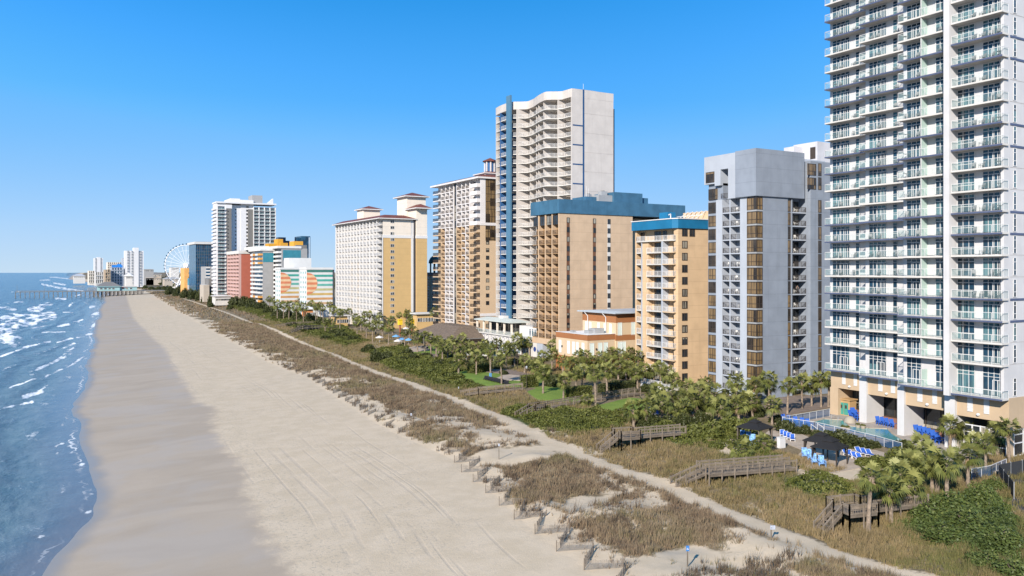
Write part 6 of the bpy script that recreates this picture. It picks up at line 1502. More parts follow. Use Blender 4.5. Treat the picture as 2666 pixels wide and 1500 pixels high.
def boardwalk(label, inland, corner, foot, w=1.7, dz0=.5, dz1=1.3, plat=3.2, mid=False, steps=6):
    (ax, ay, az), (bx, by, bz), (fx, fy, fz) = G(*inland), G(*corner), G(*foot)
    t = thing('boardwalk', label, 'boardwalk', (bx, by, bz), world_parts=True)
    d = Vector((bx - ax, by - ay, 0)).normalized(); sd = Vector((-d.y, d.x, 0))
    za, zb = az + dz0, bz + dz1
    m = MB(); deck_line(m, (ax, ay), (bx, by), w, za, zb)
    pc = Vector((bx, by, 0)) + d * (plat / 2)
    if plat: deck_line(m, (bx, by), (bx + d.x * plat, by + d.y * plat), plat, zb, zb)
    m.build('deck', t)
    A_, B_ = Vector((ax, ay, za)), Vector((bx, by, zb))
    for s in (-1, 1):
        r = MB(); wood_rail(r, A_ + sd * (s * w / 2), B_ + sd * (s * w / 2)); r.build('railing', t)
    if mid: r = MB(); wood_rail(r, A_, B_); r.build('railing', t)
    e = B_ + d * plat
    fd = (Vector((fx, fy, 0)) - Vector((e.x, e.y, 0)));
    sdir = fd.normalized(); front = abs(sdir.dot(d)) > .7
    sw = 1.5
    if plat:
        h = plat / 2; q = [B_ + sd * h, B_ + sd * h + d * plat, B_ - sd * h + d * plat, B_ - sd * h]
        r = MB(); wood_rail(r, q[0], q[1]); wood_rail(r, q[3], q[2]); wood_rail(r, q[0], B_ + sd * (w / 2)); wood_rail(r, q[3], B_ - sd * (w / 2))
        wood_rail(r, q[1], e + sd * (sw / 2)); wood_rail(r, q[2], e - sd * (sw / 2)); r.build('railing', t)
        b_ = MB(); c0 = B_ + sd * (h - .35) + d * .3; c1 = B_ + sd * (h - .35) + d * (plat - .3); b_.bar(c0 + Vector((0, 0, .45)), c1 + Vector((0, 0, .45)), .45, .06, WOOD); b_.bar(c0 + sd * .25 + Vector((0, 0, .8)), c1 + sd * .32 + Vector((0, 0, .8)), .05, .4, WOOD)
        for k in (.1, .9): c = c0.lerp(c1, k); b_.bar(c, c + Vector((0, 0, .45)), .08, .3, WOOD)
        b_.build('bench', t)
    st = MB(); Ls = max(1.6, fd.length); zf = fz
    for i in range(steps):
        f = (i + .5) / steps; c = e + d * (Ls * f); c.z = zb - (zb - zf) * (i + 1) / steps
        st.bar(c - sd * sw / 2, c + sd * sw / 2, Ls / steps, .05, WOOD)
    tip = e + d * Ls; tip.z = zf
    for s in (-1, 1): st.bar(e + sd * (s * sw / 2) - Vector((0, 0, .1)), tip + sd * (s * sw / 2), .06, .28, WOODD)
    st.build('stair', t)
    r = MB()
    for s in (-1, 1): wood_rail(r, e + sd * (s * sw / 2), tip + sd * (s * sw / 2), .95, 1.6)
    r.build('railing', t)
    return t
boardwalk('weathered boardwalk with platform and steps at the bottom right beside a palm', (2400, 1325), (2255, 1356), (2122, 1382), 1.8, .7, 1.35, 3.6)
boardwalk('long grey double ramp boardwalk running down from the gazebos', (2055, 1222), (1830, 1252), (1765, 1270), 3.2, .5, 1.1, 0, True)
boardwalk('weathered boardwalk with corner platform and steps below the palm thicket', (1778, 1140), (1655, 1160), (1562, 1178), 1.8, .9, 1.5, 3.2)
boardwalk('grey boardwalk crossing the scrub below the garden lawn hedge', (1660, 1030), (1410, 1076), (1338, 1082), 1.6, .5, .9, 2.4)
boardwalk('small grey boardwalk left of the lawn with black loungers', (1360, 1016), (1245, 1030), (1212, 1034), 1.5, .4, .7, 0)
boardwalk('distant wooden deck walk below the mural building', (872, 858), (800, 864), (780, 868), 2.6, 1.0, 1.6, 4.0)
boardwalk('distant low boardwalk left of the orange hut', (860, 846), (760, 850), (742, 853), 2.0, .6, 1.0, 0)
# ---------------------------------------------------------------- zigzag sand fence, one panel at a time
SLAT = M('grey_fence_slat', (.20, .175, .15), rough=.95, var=.3, scale=2.0)
def fence_protos(L):
    s = MB(); n = int(L / .105); rg = random.Random(4)
    for i in range(n):
        x = (i + .5) * L / n; h = .98 + rg.uniform(-.06, .06); s.bar((x, rg.uniform(-.01, .01), .03), (x + rg.uniform(-.03, .03), rg.uniform(-.03, .03), h), .045, .012, SLAT, up=(0, 1, 0))
    for z in (.25, .55, .88): s.bar((0, .01, z), (L, .01, z), .012, .02, SLAT)
    p = MB(); 
    for x in (0, L): p.tube((x, 0, -.2), (x, 0, 1.12), .05, .045, WOODD, 6)
    return s.mesh('slats'), p.mesh('post')
SL, PO = fence_protos(3.6)
fp_, y = [], 52.0
while y < 240:
    x = float(duneX(y)); gap = 113 < y < 126
    if not gap: fp_ += [(x + .2, y, x + 2.6 + .5 * math.sin(y), y + 2.3), (x + .3, y + 2.9, x + 2.8 + .5 * math.cos(y), y + 5.0)] if y < 118 else [(x + .6, y, x + 3.2, y + 2.6)]
    y += 5.6 if y < 118 else 6.2
for i, (x0, y0, x1, y1) in enumerate(fp_):
    q = ORD[i + 1] if i + 1 < len(ORD) else f'number {i + 1}'
    near = y0 < 118
    idx = i + 1 if near else i + 1 - sum(1 for f in fp_ if f[1] < 118)
    lab = f"leaning slat sand fence panel, {ORD[idx]} from the picture's bottom edge" if near else f"half-buried sand fence panel, {ORD[idx]} beyond the sandy opening"
    t = thing('sand_fence', lab, 'fence', (x0, y0, float(hgt(x0, y0)) - (.02 if near else .25)), math.atan2(y1 - y0, x1 - x0) * (1 if i % 2 == 0 or not near else 1), 'sand fence panels along the dune edge')
    if near and i % 2: t.rotation_euler.z = math.atan2(y0 - y1, x1 - x0) + .1; t.location = (x0, y1, float(hgt(x0, y1)) - .02)
    link('slats', SL, t); link('post', PO, t)
# ---------------------------------------------------------------- signs on posts in the sand
def sign(px, pyb, pyt, label, mat, two=False, w=.45, h=.6):
    x, y, z = G(px, pyb); H_ = (pyb - pyt) / FPX * dep(x, y)
    t = thing('sign_post', label, 'sign', (x, y, z), -.5)
    MB().box(-.05, .05, -.05, .05, -.3, H_, WOODD).build('post', t)
    mb = MB(); mb.box(-w / 2, w / 2, -.09, -.05, H_ - h, H_, mat); mb.box(-w / 2 + .05, w / 2 - .05, -.1, -.09, H_ - h * .7, H_ - h * .62, WMETAL if mat is SBLUE else DMETAL); mb.box(-w / 2 + .05, w / 2 - .1, -.1, -.09, H_ - h * .5, H_ - h * .43, WMETAL if mat is SBLUE else DMETAL); mb.build('panel', t)
    if two: mb = MB(); mb.box(w / 2 + .03, w * 1.5, -.09, -.05, H_ - h, H_, mat); mb.build('panel', t)
SBLUE = M('sign_face_blue', (.035, .16, .42)); SWHITE = M('sign_face_white', (.36, .40, .48))
sign(1790, 1475, 1420, 'bright blue sign on a post in the sand near the bottom edge', SBLUE, False, .3, .5)
sign(2008, 1402, 1368, 'pale twin-panel sign beside the path below the right boardwalk', SWHITE, True, .25, .4)
sign(1299, 1196, 1155, 'small pale sign post standing in the sandy opening', SWHITE, h=.35, w=.22)
sign(1070.6, 1103, 1076, 'small white-topped post in the dune grass, left of a bare patch', SWHITE, h=.4, w=.3)
sign(1133.6, 1107, 1080, 'slim grey post in a bare patch of the dunes', WOODD, h=.2, w=.12)
sign(1008, 1033, 1020, 'small post in the middle of the brown dunes', WOODD, h=.2, w=.15)
sign(1194, 1018, 1007, 'short white post beside the path below the lawn', SWHITE, h=.4, w=.2)
sign(972, 962, 950, 'grey stump post beside the distant path', WOODD, h=.2, w=.2)
# ---------------------------------------------------------------- paved places: pool deck, patios, drive
def sheet(name, pts, z, mat, th=.25):
    p = [GZ(a, b, z)[:2] for a, b in pts]
    ar = sum(p[i][0] * p[(i + 1) % len(p)][1] - p[(i + 1) % len(p)][0] * p[i][1] for i in range(len(p)))
    if ar < 0: p = p[::-1]
    return MB().prism(p, z - th, z, mat).build(name)
PAVE = M('tan_concrete', (.40, .33, .26), rough=.9, var=.15, scale=.8, fine=.02)
PAVE2 = M('grey_pool_concrete', (.36, .32, .28), rough=.85, var=.15, scale=.8)
ASPH = M('asphalt', (.055, .055, .058), rough=.9, var=.25, scale=.6)
BRICK = M('brown_pavers', (.20, .155, .125), rough=.9, var=.2, scale=1.2)
ZD = 4.36
struct(sheet('pool_deck', [(2035,1092),(2160,1066),(2250,1058),(2420,1100),(2560,1180),(2540,1230),(2470,1228),(2346,1166),(2190,1128),(2080,1108)], ZD, PAVE2))
struct(sheet('patio', [(2000,1122),(2060,1118),(2110,1140),(2190,1160),(2280,1172),(2350,1190),(2335,1205),(2240,1218),(2165,1232),(2085,1213),(2065,1196),(2090,1172),(2040,1152),(1990,1160),(1975,1145)], ZD + .004, PAVE))
struct(sheet('drive', [(1900,1062),(2030,1030),(2160,1030),(2162,1060),(2060,1078),(1960,1092),(1890,1090)], ZD + .008, BRICK))
struct(sheet('garden_terrace', [(1100,918),(1230,932),(1390,945),(1440,975),(1420,985),(1300,972),(1210,962),(1140,948),(1080,930)], 4.38, BRICK))
struct(sheet('garden_path', [(1290,985),(1310,976),(1345,974),(1362,984),(1368,992),(1340,990),(1300,990)], 4.37, PAVE))
struct(sheet('pool_terrace', [(960,890),(1030,880),(1110,895),(1118,912),(1060,918),(985,915)], 4.38, PAVE))
# pool
m, nt, b = new_mat('pool_water'); b.inputs['Base Color'].default_value = (.10, .30, .31, 1); setp(b, .06, .5)
bp = nd(nt, 'Bump'); bp.inputs['Strength'].default_value = .25; bp.inputs['Distance'].default_value = .1; lk(nt, noise(nt, nd(nt, 'NewGeometry').outputs['Position'], 2.0, 3), bp.inputs['Height']); lk(nt, bp.outputs[0], b.inputs['Normal'])
struct(sheet('pool', [(2112,1099),(2145,1091),(2196,1094),(2212,1109),(2262,1115),(2312,1117),(2324,1130),(2362,1152),(2345,1156),(2270,1138),(2190,1119),(2130,1107)], ZD + .02, m, .1))
cp = MB(); pp_ = [GZ(a, b_, ZD)[:2] for a, b_ in [(2112,1099),(2145,1091),(2196,1094),(2212,1109),(2262,1115),(2312,1117),(2324,1130),(2362,1152),(2345,1156),(2270,1138),(2190,1119),(2130,1107)]]
for i in range(len(pp_)): a, c = pp_[i], pp_[(i + 1) % len(pp_)]; cp.bar((*a, ZD + .05), (*c, ZD + .05), .35, .1, PAVE)
tag(cp.build('pool_coping'), 'pale stone edge around the turquoise pool', 'pool edge')
# glass fence round the pool
FGL = clear_glass('blue_fence_glass', (.06, .13, .26), .55)
def glass_fence(label, pts):
    w = [Vector((*GZ(a, b, ZD)[:2], ZD)) for a, b in pts]; t = thing('glass_fence', label, 'fence', tuple(w[0]), world_parts=True)
    r, g = MB(), MB()
    for p, q in zip(w[:-1], w[1:]): rail_line(r, g, p, q, 1.35, WMETAL, FGL, step=1.9)
    r.build('frame', t); g.build('glass_panel', t)
glass_fence('white framed glass pool fence, long side facing the patio', [(2037, 1108), (2120, 1120), (2200, 1138), (2280, 1158), (2348, 1178)])
glass_fence('white framed glass pool fence, short side beside the drive', [(2037, 1106), (2090, 1097), (2160, 1084)])
glass_fence('white framed glass fence under the right-hand palms', [(2530, 1250), (2580, 1240), (2620, 1222)])
# steps at the pool gate and planters, covers
PB = M('stone_planter', (.36, .30, .24), var=.15)
for i, (a, b_) in enumerate(((2234, 1113), (2247, 1116), (2195, 1119), (2207, 1120))):
    x, y = GZ(a, b_, ZD)[:2]; t = thing('planter', f"round stone planter, {ORD[i + 1]} of the four at the pool's edge", 'planter', (x, y, ZD), group='planters at the pool')
    MB().lathe((0, 0, 0), [(0, 0), (.35, 0), (.45, .5), (.4, .5), (.38, .42), (0, .42)], PB, 12).build('pot', t); f = link('foliage', BUSH['g'][i % 3], t, (0, 0, .4)); f.scale = (.5, .5, .5)
x, y = GZ(2212, 1100, ZD)[:2]; t = thing('covered_furniture', 'beige tarpaulin thrown over stacked furniture beside the pool', 'cover', (x, y, ZD)); MB().lathe((0, 0, 0), [(1.0, 0), (.9, .6), (.5, 1.0), (0, 1.1)], M('beige_tarp', (.33, .295, .24)), 9).build('tarpaulin', t, smooth=True)
x, y = GZ(2120, 1128, ZD)[:2]; t = thing('gate_steps', 'white railed wooden steps at the pool gate', 'steps', (x, y, ZD))
mb = MB(); [mb.box(-.7, .7, -.3 * i - .3, -.3 * i, 0, .5 - .14 * i, WOOD) for i in range(3)]; mb.build('tread', t)
r, g = MB(), MB()
for s in (-.75, .75): rail_line(r, g, (s, 0, .5), (s, -1.2, 0), 1.0, WMETAL, None, kind='none'); 
r.build('railing', t)
for i, (a, b_) in enumerate(((2170, 1093), (2188, 1098))):
    x, y = GZ(a, b_, ZD)[:2]; t = MB(); t.tube((x - .6, y, ZD), (x - .6, y, ZD + .9), .04, .04, GMETAL, 6); t.tube((x - .6, y, ZD + .9), (x + .7, y, ZD + .5), .04, .04, GMETAL, 6); tag(t.build('pool_handrail'), f"{('left', 'right')[i]} bent steel handrail at the far end of the pool", 'handrail')
x, y = GZ(2034, 1166, ZD)[:2]; t = thing('towel_cabinet', 'white upright towel cabinet on the patio left of the gazebos', 'cabinet', (x, y, ZD)); MB().box(-.55, .55, -.3, .3, 0, 1.5, WMETAL).build('body', t); MB().box(-.6, .6, -.35, .35, 1.5, 1.58, WMETAL).build('lid', t)
# ---------------------------------------------------------------- gazebos
GZB = M('black_canopy', (.018, .017, .017), rough=.7); CURT = M('dark_curtain', (.03, .025, .022), rough=.9)
def gazebo(px, py, label, w=3.3, rz=.25, wood=False):
    x, y = GZ(px, py, ZD)[:2]; t = thing('gazebo', label, 'gazebo', (x, y, ZD), rz); h = w / 2
    mb = MB(); mb.hip(-h - .2, h + .2, -h - .2, h + .2, 2.25, .75, GZB, inset=h - .35, under=GZB, th=.12); mb.hip(-.75, .75, -.75, .75, 3.08, .35, GZB, inset=.65, th=.05); mb.build('canopy', t)
    for a in (-1, 1):
        for b_ in (-1, 1):
            MB().box(a * h - .07, a * h + .07, b_ * h - .07, b_ * h + .07, 0, 2.25, WOODD if wood else DMETAL).build('post', t)
            c = MB(); c.face([(a * (h - .08), b_ * (h - .08), 2.2), (a * (h - .75), b_ * (h - .08), 2.2), (a * (h - .25), b_ * (h - .1), 1.1), (a * (h - .08), b_ * (h - .08), 0.9)], CURT); c.build('curtain', t)
gazebo(2160, 1208, 'black canopy gazebo with dark corner curtains, front one of the pair on the patio')
gazebo(2138, 1190, 'black canopy gazebo half hidden behind the front one on the patio')
gazebo(1965, 1152, 'black canopy gazebo on wooden posts at the left end of the patio', 3.6, .2, True)
# ---------------------------------------------------------------- loungers and beach chairs
LBLUE = M('royal_blue_mesh', (.025, .10, .42), rough=.7); LWHITE = M('white_resin', (.66, .66, .66), rough=.5); LDARK = M('black_mesh', (.015, .015, .018), rough=.8); TIE = M('tie_dye_blue', (.16, .33, .62), var=.6, scale=4)
def lounger_parts(frame, mesh):
    f = MB()
    for s in (-.33, .33): f.bar((0, s, .32), (1.35, s, .32), .07, .07, frame); f.bar((1.35, s, .32), (1.95, s, .78), .07, .07, frame)
    for xx in (.15, 1.25): 
        for s in (-.33, .33): f.bar((xx, s, 0), (xx, s, .32), .07, .07, frame)
    f.bar((0, -.33, .32), (0, .33, .32), .07, .07, frame); f.bar((1.95, -.33, .78), (1.95, .33, .78), .07, .07, frame)
    s_ = MB(); s_.bar((.05, 0, .345), (1.33, 0, .345), .58, .03, mesh); bk = MB(); bk.bar((1.37, 0, .36), (1.93, 0, .79), .58, .03, mesh, up=(-.6, 0, .8))
    return f.mesh('frame'), s_.mesh('seat'), bk.mesh('backrest')
LP = {'b': lounger_parts(LWHITE, LBLUE), 'd': lounger_parts(LDARK, LDARK)}
def lounger(px, py, rz, label, kind='b', z=None, group=None, sc=1.0):
    x, y = GZ(px, py, z)[:2] if z else G(px, py)[:2]; z = z or float(hgt(x, y))
    t = thing('sun_lounger', label, 'lounger', (x, y, z + .004), rz, group)
    for n, me in zip(('frame', 'seat', 'backrest'), LP[kind]): link(n, me, t)
    t.scale = (sc,) * 3
LR = 1.05
for i, (a, b_) in enumerate(((2212, 1190), (2224, 1194), (2236, 1199), (2249, 1203), (2246, 1186), (2260, 1189), (2274, 1192))):
    lounger(a, b_, LR, f"blue and white lounger, {ORD[i % 4 + 1]} in the {'front' if i < 4 else 'back'} row right of the front gazebo", z=ZD + .004, group='blue loungers on the patio')
for i, (a, b_) in enumerate(((2037, 1138), (2046, 1142), (2055, 1146), (2064, 1150))):
    lounger(a, b_, .75, f"blue and white lounger, {ORD[i + 1]} from the left behind the white cabinet", z=ZD + .004, group='blue loungers behind the cabinet')
for i, (a, b_) in enumerate(((1690, 1073), (1696, 1077), (1702, 1080), (1709, 1083))):
    lounger(a, b_, .7, f"blue and white lounger, {ORD[i + 1]} from the left among the palms of the lawn", group='blue loungers among the palms')
for i in range(9):
    lounger(1262 + 7 * i, 990 + 1.6 * i, .9, f"black lounger, {ORD[i + 1]} from the left in the row on the garden lawn", 'd', group='black loungers on the garden lawn')
for i in range(12):
    lounger(1098 + 11 * i, 908 + 2.6 * i, .9, f"black lounger, {ORD[i + 1]} from the left in the long row by the pavilion", 'd', z=4.39, group='black loungers by the pavilion')
# adirondack-like and upright blue chairs
def blue_chair_parts(m):
    s = MB(); s.bar((0, 0, .36), (.55, 0, .30), .56, .05, m); b_ = MB(); b_.bar((.52, 0, .30), (.86, 0, 1.05), .56, .05, m, up=(-.9, 0, .4)); f = MB()
    for q in (-.3, .3): f.bar((0, q, 0), (0, q, .58), .07, .07, m); f.bar((.6, q, 0), (.5, q, .32), .07, .07, m); f.bar((-.05, q, .58), (.62, q, .56), .12, .04, m)
    return s.mesh('seat'), b_.mesh('backrest'), f.mesh('frame')
CP = {'b': blue_chair_parts(LBLUE), 't': blue_chair_parts(TIE)}
def bchair(px, py, rz, label, kind='b', z=ZD, group=None, sc=1.0, dz=0.0):
    x, y = GZ(px, py, z)[:2]; t = thing('beach_chair', label, 'chair', (x, y, z + .006 + dz), rz, group); t.scale = (sc,) * 3
    for n, me in zip(('seat', 'backrest', 'frame'), CP[kind]): link(n, me, t)
for i, (a, b_) in enumerate(((2098, 1196), (2113, 1200), (2122, 1212), (2142, 1217))):
    bchair(a, b_, .9, f"tie-dyed blue chair, {ORD[i + 1]} from the left beside the front gazebo", 't', group='tie-dyed chairs by the gazebo', sc=1.3)
for i, (a, b_) in enumerate(((1936, 1146), (1951, 1150), (1963, 1157), (1960, 1163))):
    bchair(a, b_, .9, f"pale blue chair, {ORD[i + 1]} from the left under the left gazebo", 't', group='chairs under the left gazebo', sc=1.25)
for i, (a, b_) in enumerate(((2293, 1107), (2305, 1109), (2317, 1112), (2330, 1115))):
    bchair(a, b_, 1.2, f"royal blue chair, {ORD[i + 1]} from the left between the tower's white columns", group='blue chairs in the second opening', sc=1.25)
for i, (a, b_) in enumerate(((2397, 1136), (2408, 1139), (2419, 1142), (2430, 1146), (2441, 1151), (2452, 1157))):
    bchair(a, b_, 1.2, f"royal blue chair, {ORD[i + 1]} from the left before the third dark opening", group='blue chairs in the third opening', sc=1.5)
for i, (a, b_) in enumerate(((2046, 1102), (2061, 1105), (2078, 1109), (2096, 1112), (2110, 1115))):
    bchair(a, b_, 1.2, f"royal blue chair, {ORD[i + 1]} from the left seen through the glass fence", group='blue chairs behind the glass fence', sc=1.3)
for i in range(3): bchair(2226 + i * 6, 1096, 1.3, f"royal blue folded chair, {ORD[i + 1]} of the upright stack by the first white column", group='stacked chairs by the column', sc=1.6, dz=.4 * (i == 1))
# ---------------------------------------------------------------- umbrellas, lanterns, lamps
def umbrella(px, py, label, m, r=1.5, z=4.38):
    x, y = GZ(px, py, z)[:2]; t = thing('umbrella', label, 'umbrella', (x, y, z)); MB().tube((0, 0, 0), (0, 0, 2.6), .03, .03, WMETAL, 6).build('pole', t)
    c = MB()
    for i in range(8):
        a, b_ = i * math.pi / 4, (i + 1) * math.pi / 4; p, q = (r * math.cos(a), r * math.sin(a)), (r * math.cos(b_), r * math.sin(b_))
        c.face([(*p, 2.0), (*q, 2.0), (0, 0, 2.65)], m); c.face([(*q, 2.0), (*p, 2.0), (*p, 1.85), (*q, 1.85)], m)
    c.build('canopy', t)
UW = M('white_canvas', (.62, .60, .58)); UB = M('sky_blue_canvas', (.14, .34, .58))
umbrella(1215, 941, 'white parasol, alone at the left of the hotel garden terrace', UW); umbrella(1268, 943, 'white parasol, left one of the pair on the garden terrace', UW); umbrella(1285, 944, 'white parasol, right one of the pair on the garden terrace', UW)
umbrella(988, 893, 'white parasol left of the pool below the yellow hotel', UW); umbrella(1036, 903, 'white parasol at the near end of the pool below the yellow hotel', UW); umbrella(1056, 868, 'white parasol between the two yellow lanterns', UW)
umbrella(1031, 890, 'sky blue parasol left of the other blue ones by the pool', UB); umbrella(1046, 898, 'sky blue parasol in the middle by the pool', UB); umbrella(1064, 900, 'sky blue parasol farthest right by the pool', UB)
LANT = M('yellow_lantern', (.68, .48, .03)); POST = M('red_brown_post', (.22, .06, .03))
for i, px in enumerate((1041.6, 1072.5)):
    x, y = GZ(px, 875, 4.3)[:2]; t = thing('lantern_post', f"{('left', 'right')[i]} yellow box lantern on a red-brown post among the palms", 'lantern', (x, y, 4.3)); H_ = ZZ(846, x, y) - 4.3
    MB().tube((0, 0, 0), (0, 0, H_), .3, .3, POST, 8).build('post', t); MB().box(-.75, .75, -.75, .75, H_, H_ + 2.0, LANT).hip(-.95, .95, -.95, .95, H_ + 2.0, .3, LANT, th=.15).build('lamp_shade', t)
x, y = GZ(1330, 975, 4.3)[:2]
t = thing('shower_post', 'blue shower post beside the garden path', 'shower', (*GZ(1277, 988, 4.3)[:2], 4.3)); MB().box(-.25, .25, -.2, .2, 0, 1.5, M('shower_blue', (.10, .28, .50))).build('cabinet', t); MB().tube((0, 0, 1.9), (0, 0, 2.9), .05, .05, GMETAL, 6).build('pole', t)
for i, (a, b_, c) in enumerate(((1277, 968, 935), (1312, 965, 925), (1371, 1010, 960), (1347, 962, 915))):
    x, y = GZ(a, b_, 4.3)[:2]; H_ = (b_ - c) / FPX * dep(x, y); t = thing('lamp_post', f"slim black lamp post, {ORD[i + 1]} from nearest along the garden lawn", 'lamp post', (x, y, 4.3))
    MB().tube((0, 0, 0), (0, 0, H_), .07, .05, DMETAL, 8).build('pole', t); MB().lathe((0, 0, H_), [(0, 0), (.22, .05), (.26, .4), (.12, .6), (0, .62)], GMETAL, 10).build('lamp_head', t)
wf = thing('picket_terrace', 'white railed terrace at the foot of the peach hotel', 'terrace', (*GZ(1690, 1008, 4.3)[:2], 4.3), world_parts=True)
xx, yy = GZ(1668, 1010, 4.3)[:2]; MB().box(xx, xx + 5, yy - 7, yy, 4.2, 5.4, W_PAINT).build('base', wf); r, g = MB(), MB(); rail_line(r, g, (xx + .1, yy - 7, 5.4), (xx + .1, yy, 5.4), 1.05, WMETAL, None, kind='bars'); r.build('railing', wf)
ub = thing('utility_box', 'dark green utility box among the palms left of the white tower', 'box', (*GZ(2118, 1022, 4.3)[:2], 4.3), .2); MB().box(-1.1, 1.1, -.8, .8, .15, 1.7, M('utility_green', (.04, .07, .05))).build('cabinet', ub); MB().box(-1.2, 1.2, -.9, .9, 0, .15, PAVE2).build('base', ub)
# ---------------------------------------------------------------- screened court at the right edge
SCREEN = M('dark_windscreen', (.035, .037, .04), rough=.8)
c0, c1, c2 = GZ(2601, 1250, 4.3)[:2], GZ(2690, 1232, 4.3)[:2], GZ(2640, 1310, 3.9)[:2]
sc = thing('court_fence', 'dark mesh screen fence on posts around the court at the right edge', 'fence', (*c0, 4.3), world_parts=True)
for n, (p, q) in (('screen', (c0, c1)), ('screen', (c0, c2))):
    MB().bar((*p, 5.2), (*q, 5.2), .06, 2.0, SCREEN).build('screen', sc); pm = MB()
    L = math.hypot(q[0] - p[0], q[1] - p[1]); k = max(2, int(L / 2.4))
    for i in range(k + 1): f = i / k; X_, Y_ = p[0] + (q[0] - p[0]) * f, p[1] + (q[1] - p[1]) * f; pm.tube((X_, Y_, 3.6), (X_, Y_, 6.3), .05, .05, GMETAL, 6)
    pm.build('post', sc)
struct(sheet('court', [(2601,1252),(2700,1234),(2760,1400),(2640,1330)], 4.33, ASPH))
cw = thing('kerb_wall', 'low tan kerb wall above the screened court', 'wall', (*GZ(2600, 1232, 4.3)[:2], 4.3), world_parts=True)
MB().bar((*GZ(2590, 1232, 4.5)[:2], 4.5), (*GZ(2700, 1208, 4.5)[:2], 4.5), .5, .5, PAVE).build('coping', cw)
# ---------------------------------------------------------------- observation wheel
a_, b_ = ray(485); sW = 1120.0; wc = (a_ * sW, b_ * sW, EYE - (691 - HY) / FPX * sW); RW = 27.5
WH_ = thing('observation_wheel', 'large white observation wheel with dark pods, far up the beach', 'ferris wheel', (wc[0], wc[1], wc[2]), -YAW + .12)
WW = M('wheel_white', (.68, .69, .71), rough=.5)
rim = MB(); N = 56
for yy in (-1.1, 1.1):
    for rr_ in (RW, RW * .72):
        for i in range(N):
            t0, t1 = 2 * math.pi * i / N, 2 * math.pi * (i + 1) / N
            if rr_ == RW or yy < 0: rim.bar((rr_ * math.cos(t0), yy, rr_ * math.sin(t0)), (rr_ * math.cos(t1), yy, rr_ * math.sin(t1)), .55 if rr_ == RW else .2, .55 if rr_ == RW else .2, WW)
rim.build('rim', WH_)
for i in range(28):
    t0 = 2 * math.pi * i / 28; MB().bar((2 * math.cos(t0), (-1) ** i * 1.2, 2 * math.sin(t0)), (RW * math.cos(t0), (-1) ** i * .8, RW * math.sin(t0)), .34, .34, WW).build('spoke', WH_)
for i in range(40):
    t0 = 2 * math.pi * i / 40; q = (RW + 1.2) * math.cos(t0), (RW + 1.2) * math.sin(t0); mb = MB(); mb.lathe((q[0], 0, q[1] - .9), [(0, 0), (.9, .3), (1.0, 1.2), (.6, 1.9), (0, 2.0)], G_BLUE, 8); mb.build('cabin', WH_)
mb = MB(); mb.v = []; hub = MB().lathe((0, 0, -2.5), [(0, 0), (3.0, .1), (3.2, 2.5), (3.0, 4.9), (0, 5)], WW, 20); mb.v = [(x, z, y) for x, y, z in hub.v]; mb.f = [tuple(reversed(f)) for f in hub.f]; mb.m = hub.m; mb.build('hub', WH_)
gb = -(wc[2] - 4.3)
for s in (-1, 1):
    for yy in (-6, 6): MB().tube((0, yy * .4, 0), (s * 13, yy, gb), .8, .9, WW, 8).build('leg', WH_)
MB().box(-16, 16, -8, 8, gb, gb + 5, W_PAINT).build('station', WH_)
# ---------------------------------------------------------------- fishing pier
PY0 = 1100.0; xp0, xp1 = PY(40, PY0), PY(372, PY0); xs_, xe_ = PY(246, PY0), PY(357, PY0)
DZ = 6.8; PW = M('pier_timber', (.20, .185, .165), rough=.9, var=.2)
pier = thing('fishing_pier', 'long wooden fishing pier on piles reaching into the sea', 'pier', (xs_, PY0, 0), world_parts=True)
mb = MB(); mb.box(xp0, xs_, PY0, PY0 + 7, DZ - .7, DZ, PW); mb.box(xs_, xp1 + 25, PY0 - 4, PY0 + 22, DZ - .8, DZ, PW); mb.build('deck', pier)
pm = MB(); n = 17
for i in range(n + 1):
    x = xp0 + (xs_ - xp0) * i / n
    for yy in (.6, 6.4): pm.tube((x, PY0 + yy, -3), (x, PY0 + yy, DZ - .7), .38, .34, PW, 6)
    pm.bar((x, PY0 + .5, DZ - 2.2), (x, PY0 + 6.5, DZ - 1.0), .25, .3, PW)
    if i % 2 == 0 and i < n: pm.bar((x, PY0 + .6, .8), (x + (xs_ - xp0) / n, PY0 + .6, DZ - 1.2), .22, .22, PW)
n = 12
for i in range(n + 1):
    x = xs_ + (xp1 - xs_) * i / n
    for yy in (-3.5, 9, 21): pm.tube((x, PY0 + yy, -3), (x, PY0 + yy, DZ - .7), .42, .4, PW, 6)
    if i < n and i % 2 == 0: pm.bar((x, PY0 - 3.5, .5), (x + (xp1 - xs_) / n, PY0 - 3.5, DZ - 1), .3, .3, PW); pm.bar((x + (xp1 - xs_) / n, PY0 - 3.5, .5), (x, PY0 - 3.5, DZ - 1), .3, .3, PW)
pm.build('pile', pier)
rl = MB()
for yy in (0.1, 6.9):
    rl.bar((xp0, PY0 + yy, DZ + 1.1), (xs_, PY0 + yy, DZ + 1.1), .15, .12, PW)
    for i in range(40): x = xp0 + (xs_ - xp0) * i / 39; rl.bar((x, PY0 + yy, DZ), (x, PY0 + yy, DZ + 1.1), .12, .12, PW)
rl.build('railing', pier)
for i, f in enumerate((.02, .36)): MB().tube((xp0 + (xs_ - xp0) * f, PY0 + 3, DZ), (xp0 + (xs_ - xp0) * f, PY0 + 3, DZ + 8), .14, .1, PW, 6).build('lamp_pole', pier)
AQ = M('aqua_pier_wall', (.28, .45, .46), var=.06)
ph = thing('pier_house', 'aqua pier house with a dark hipped roof standing on the fishing pier', 'pier house', (xs_, PY0, DZ), world_parts=True)
xm = PY(312, PY0)
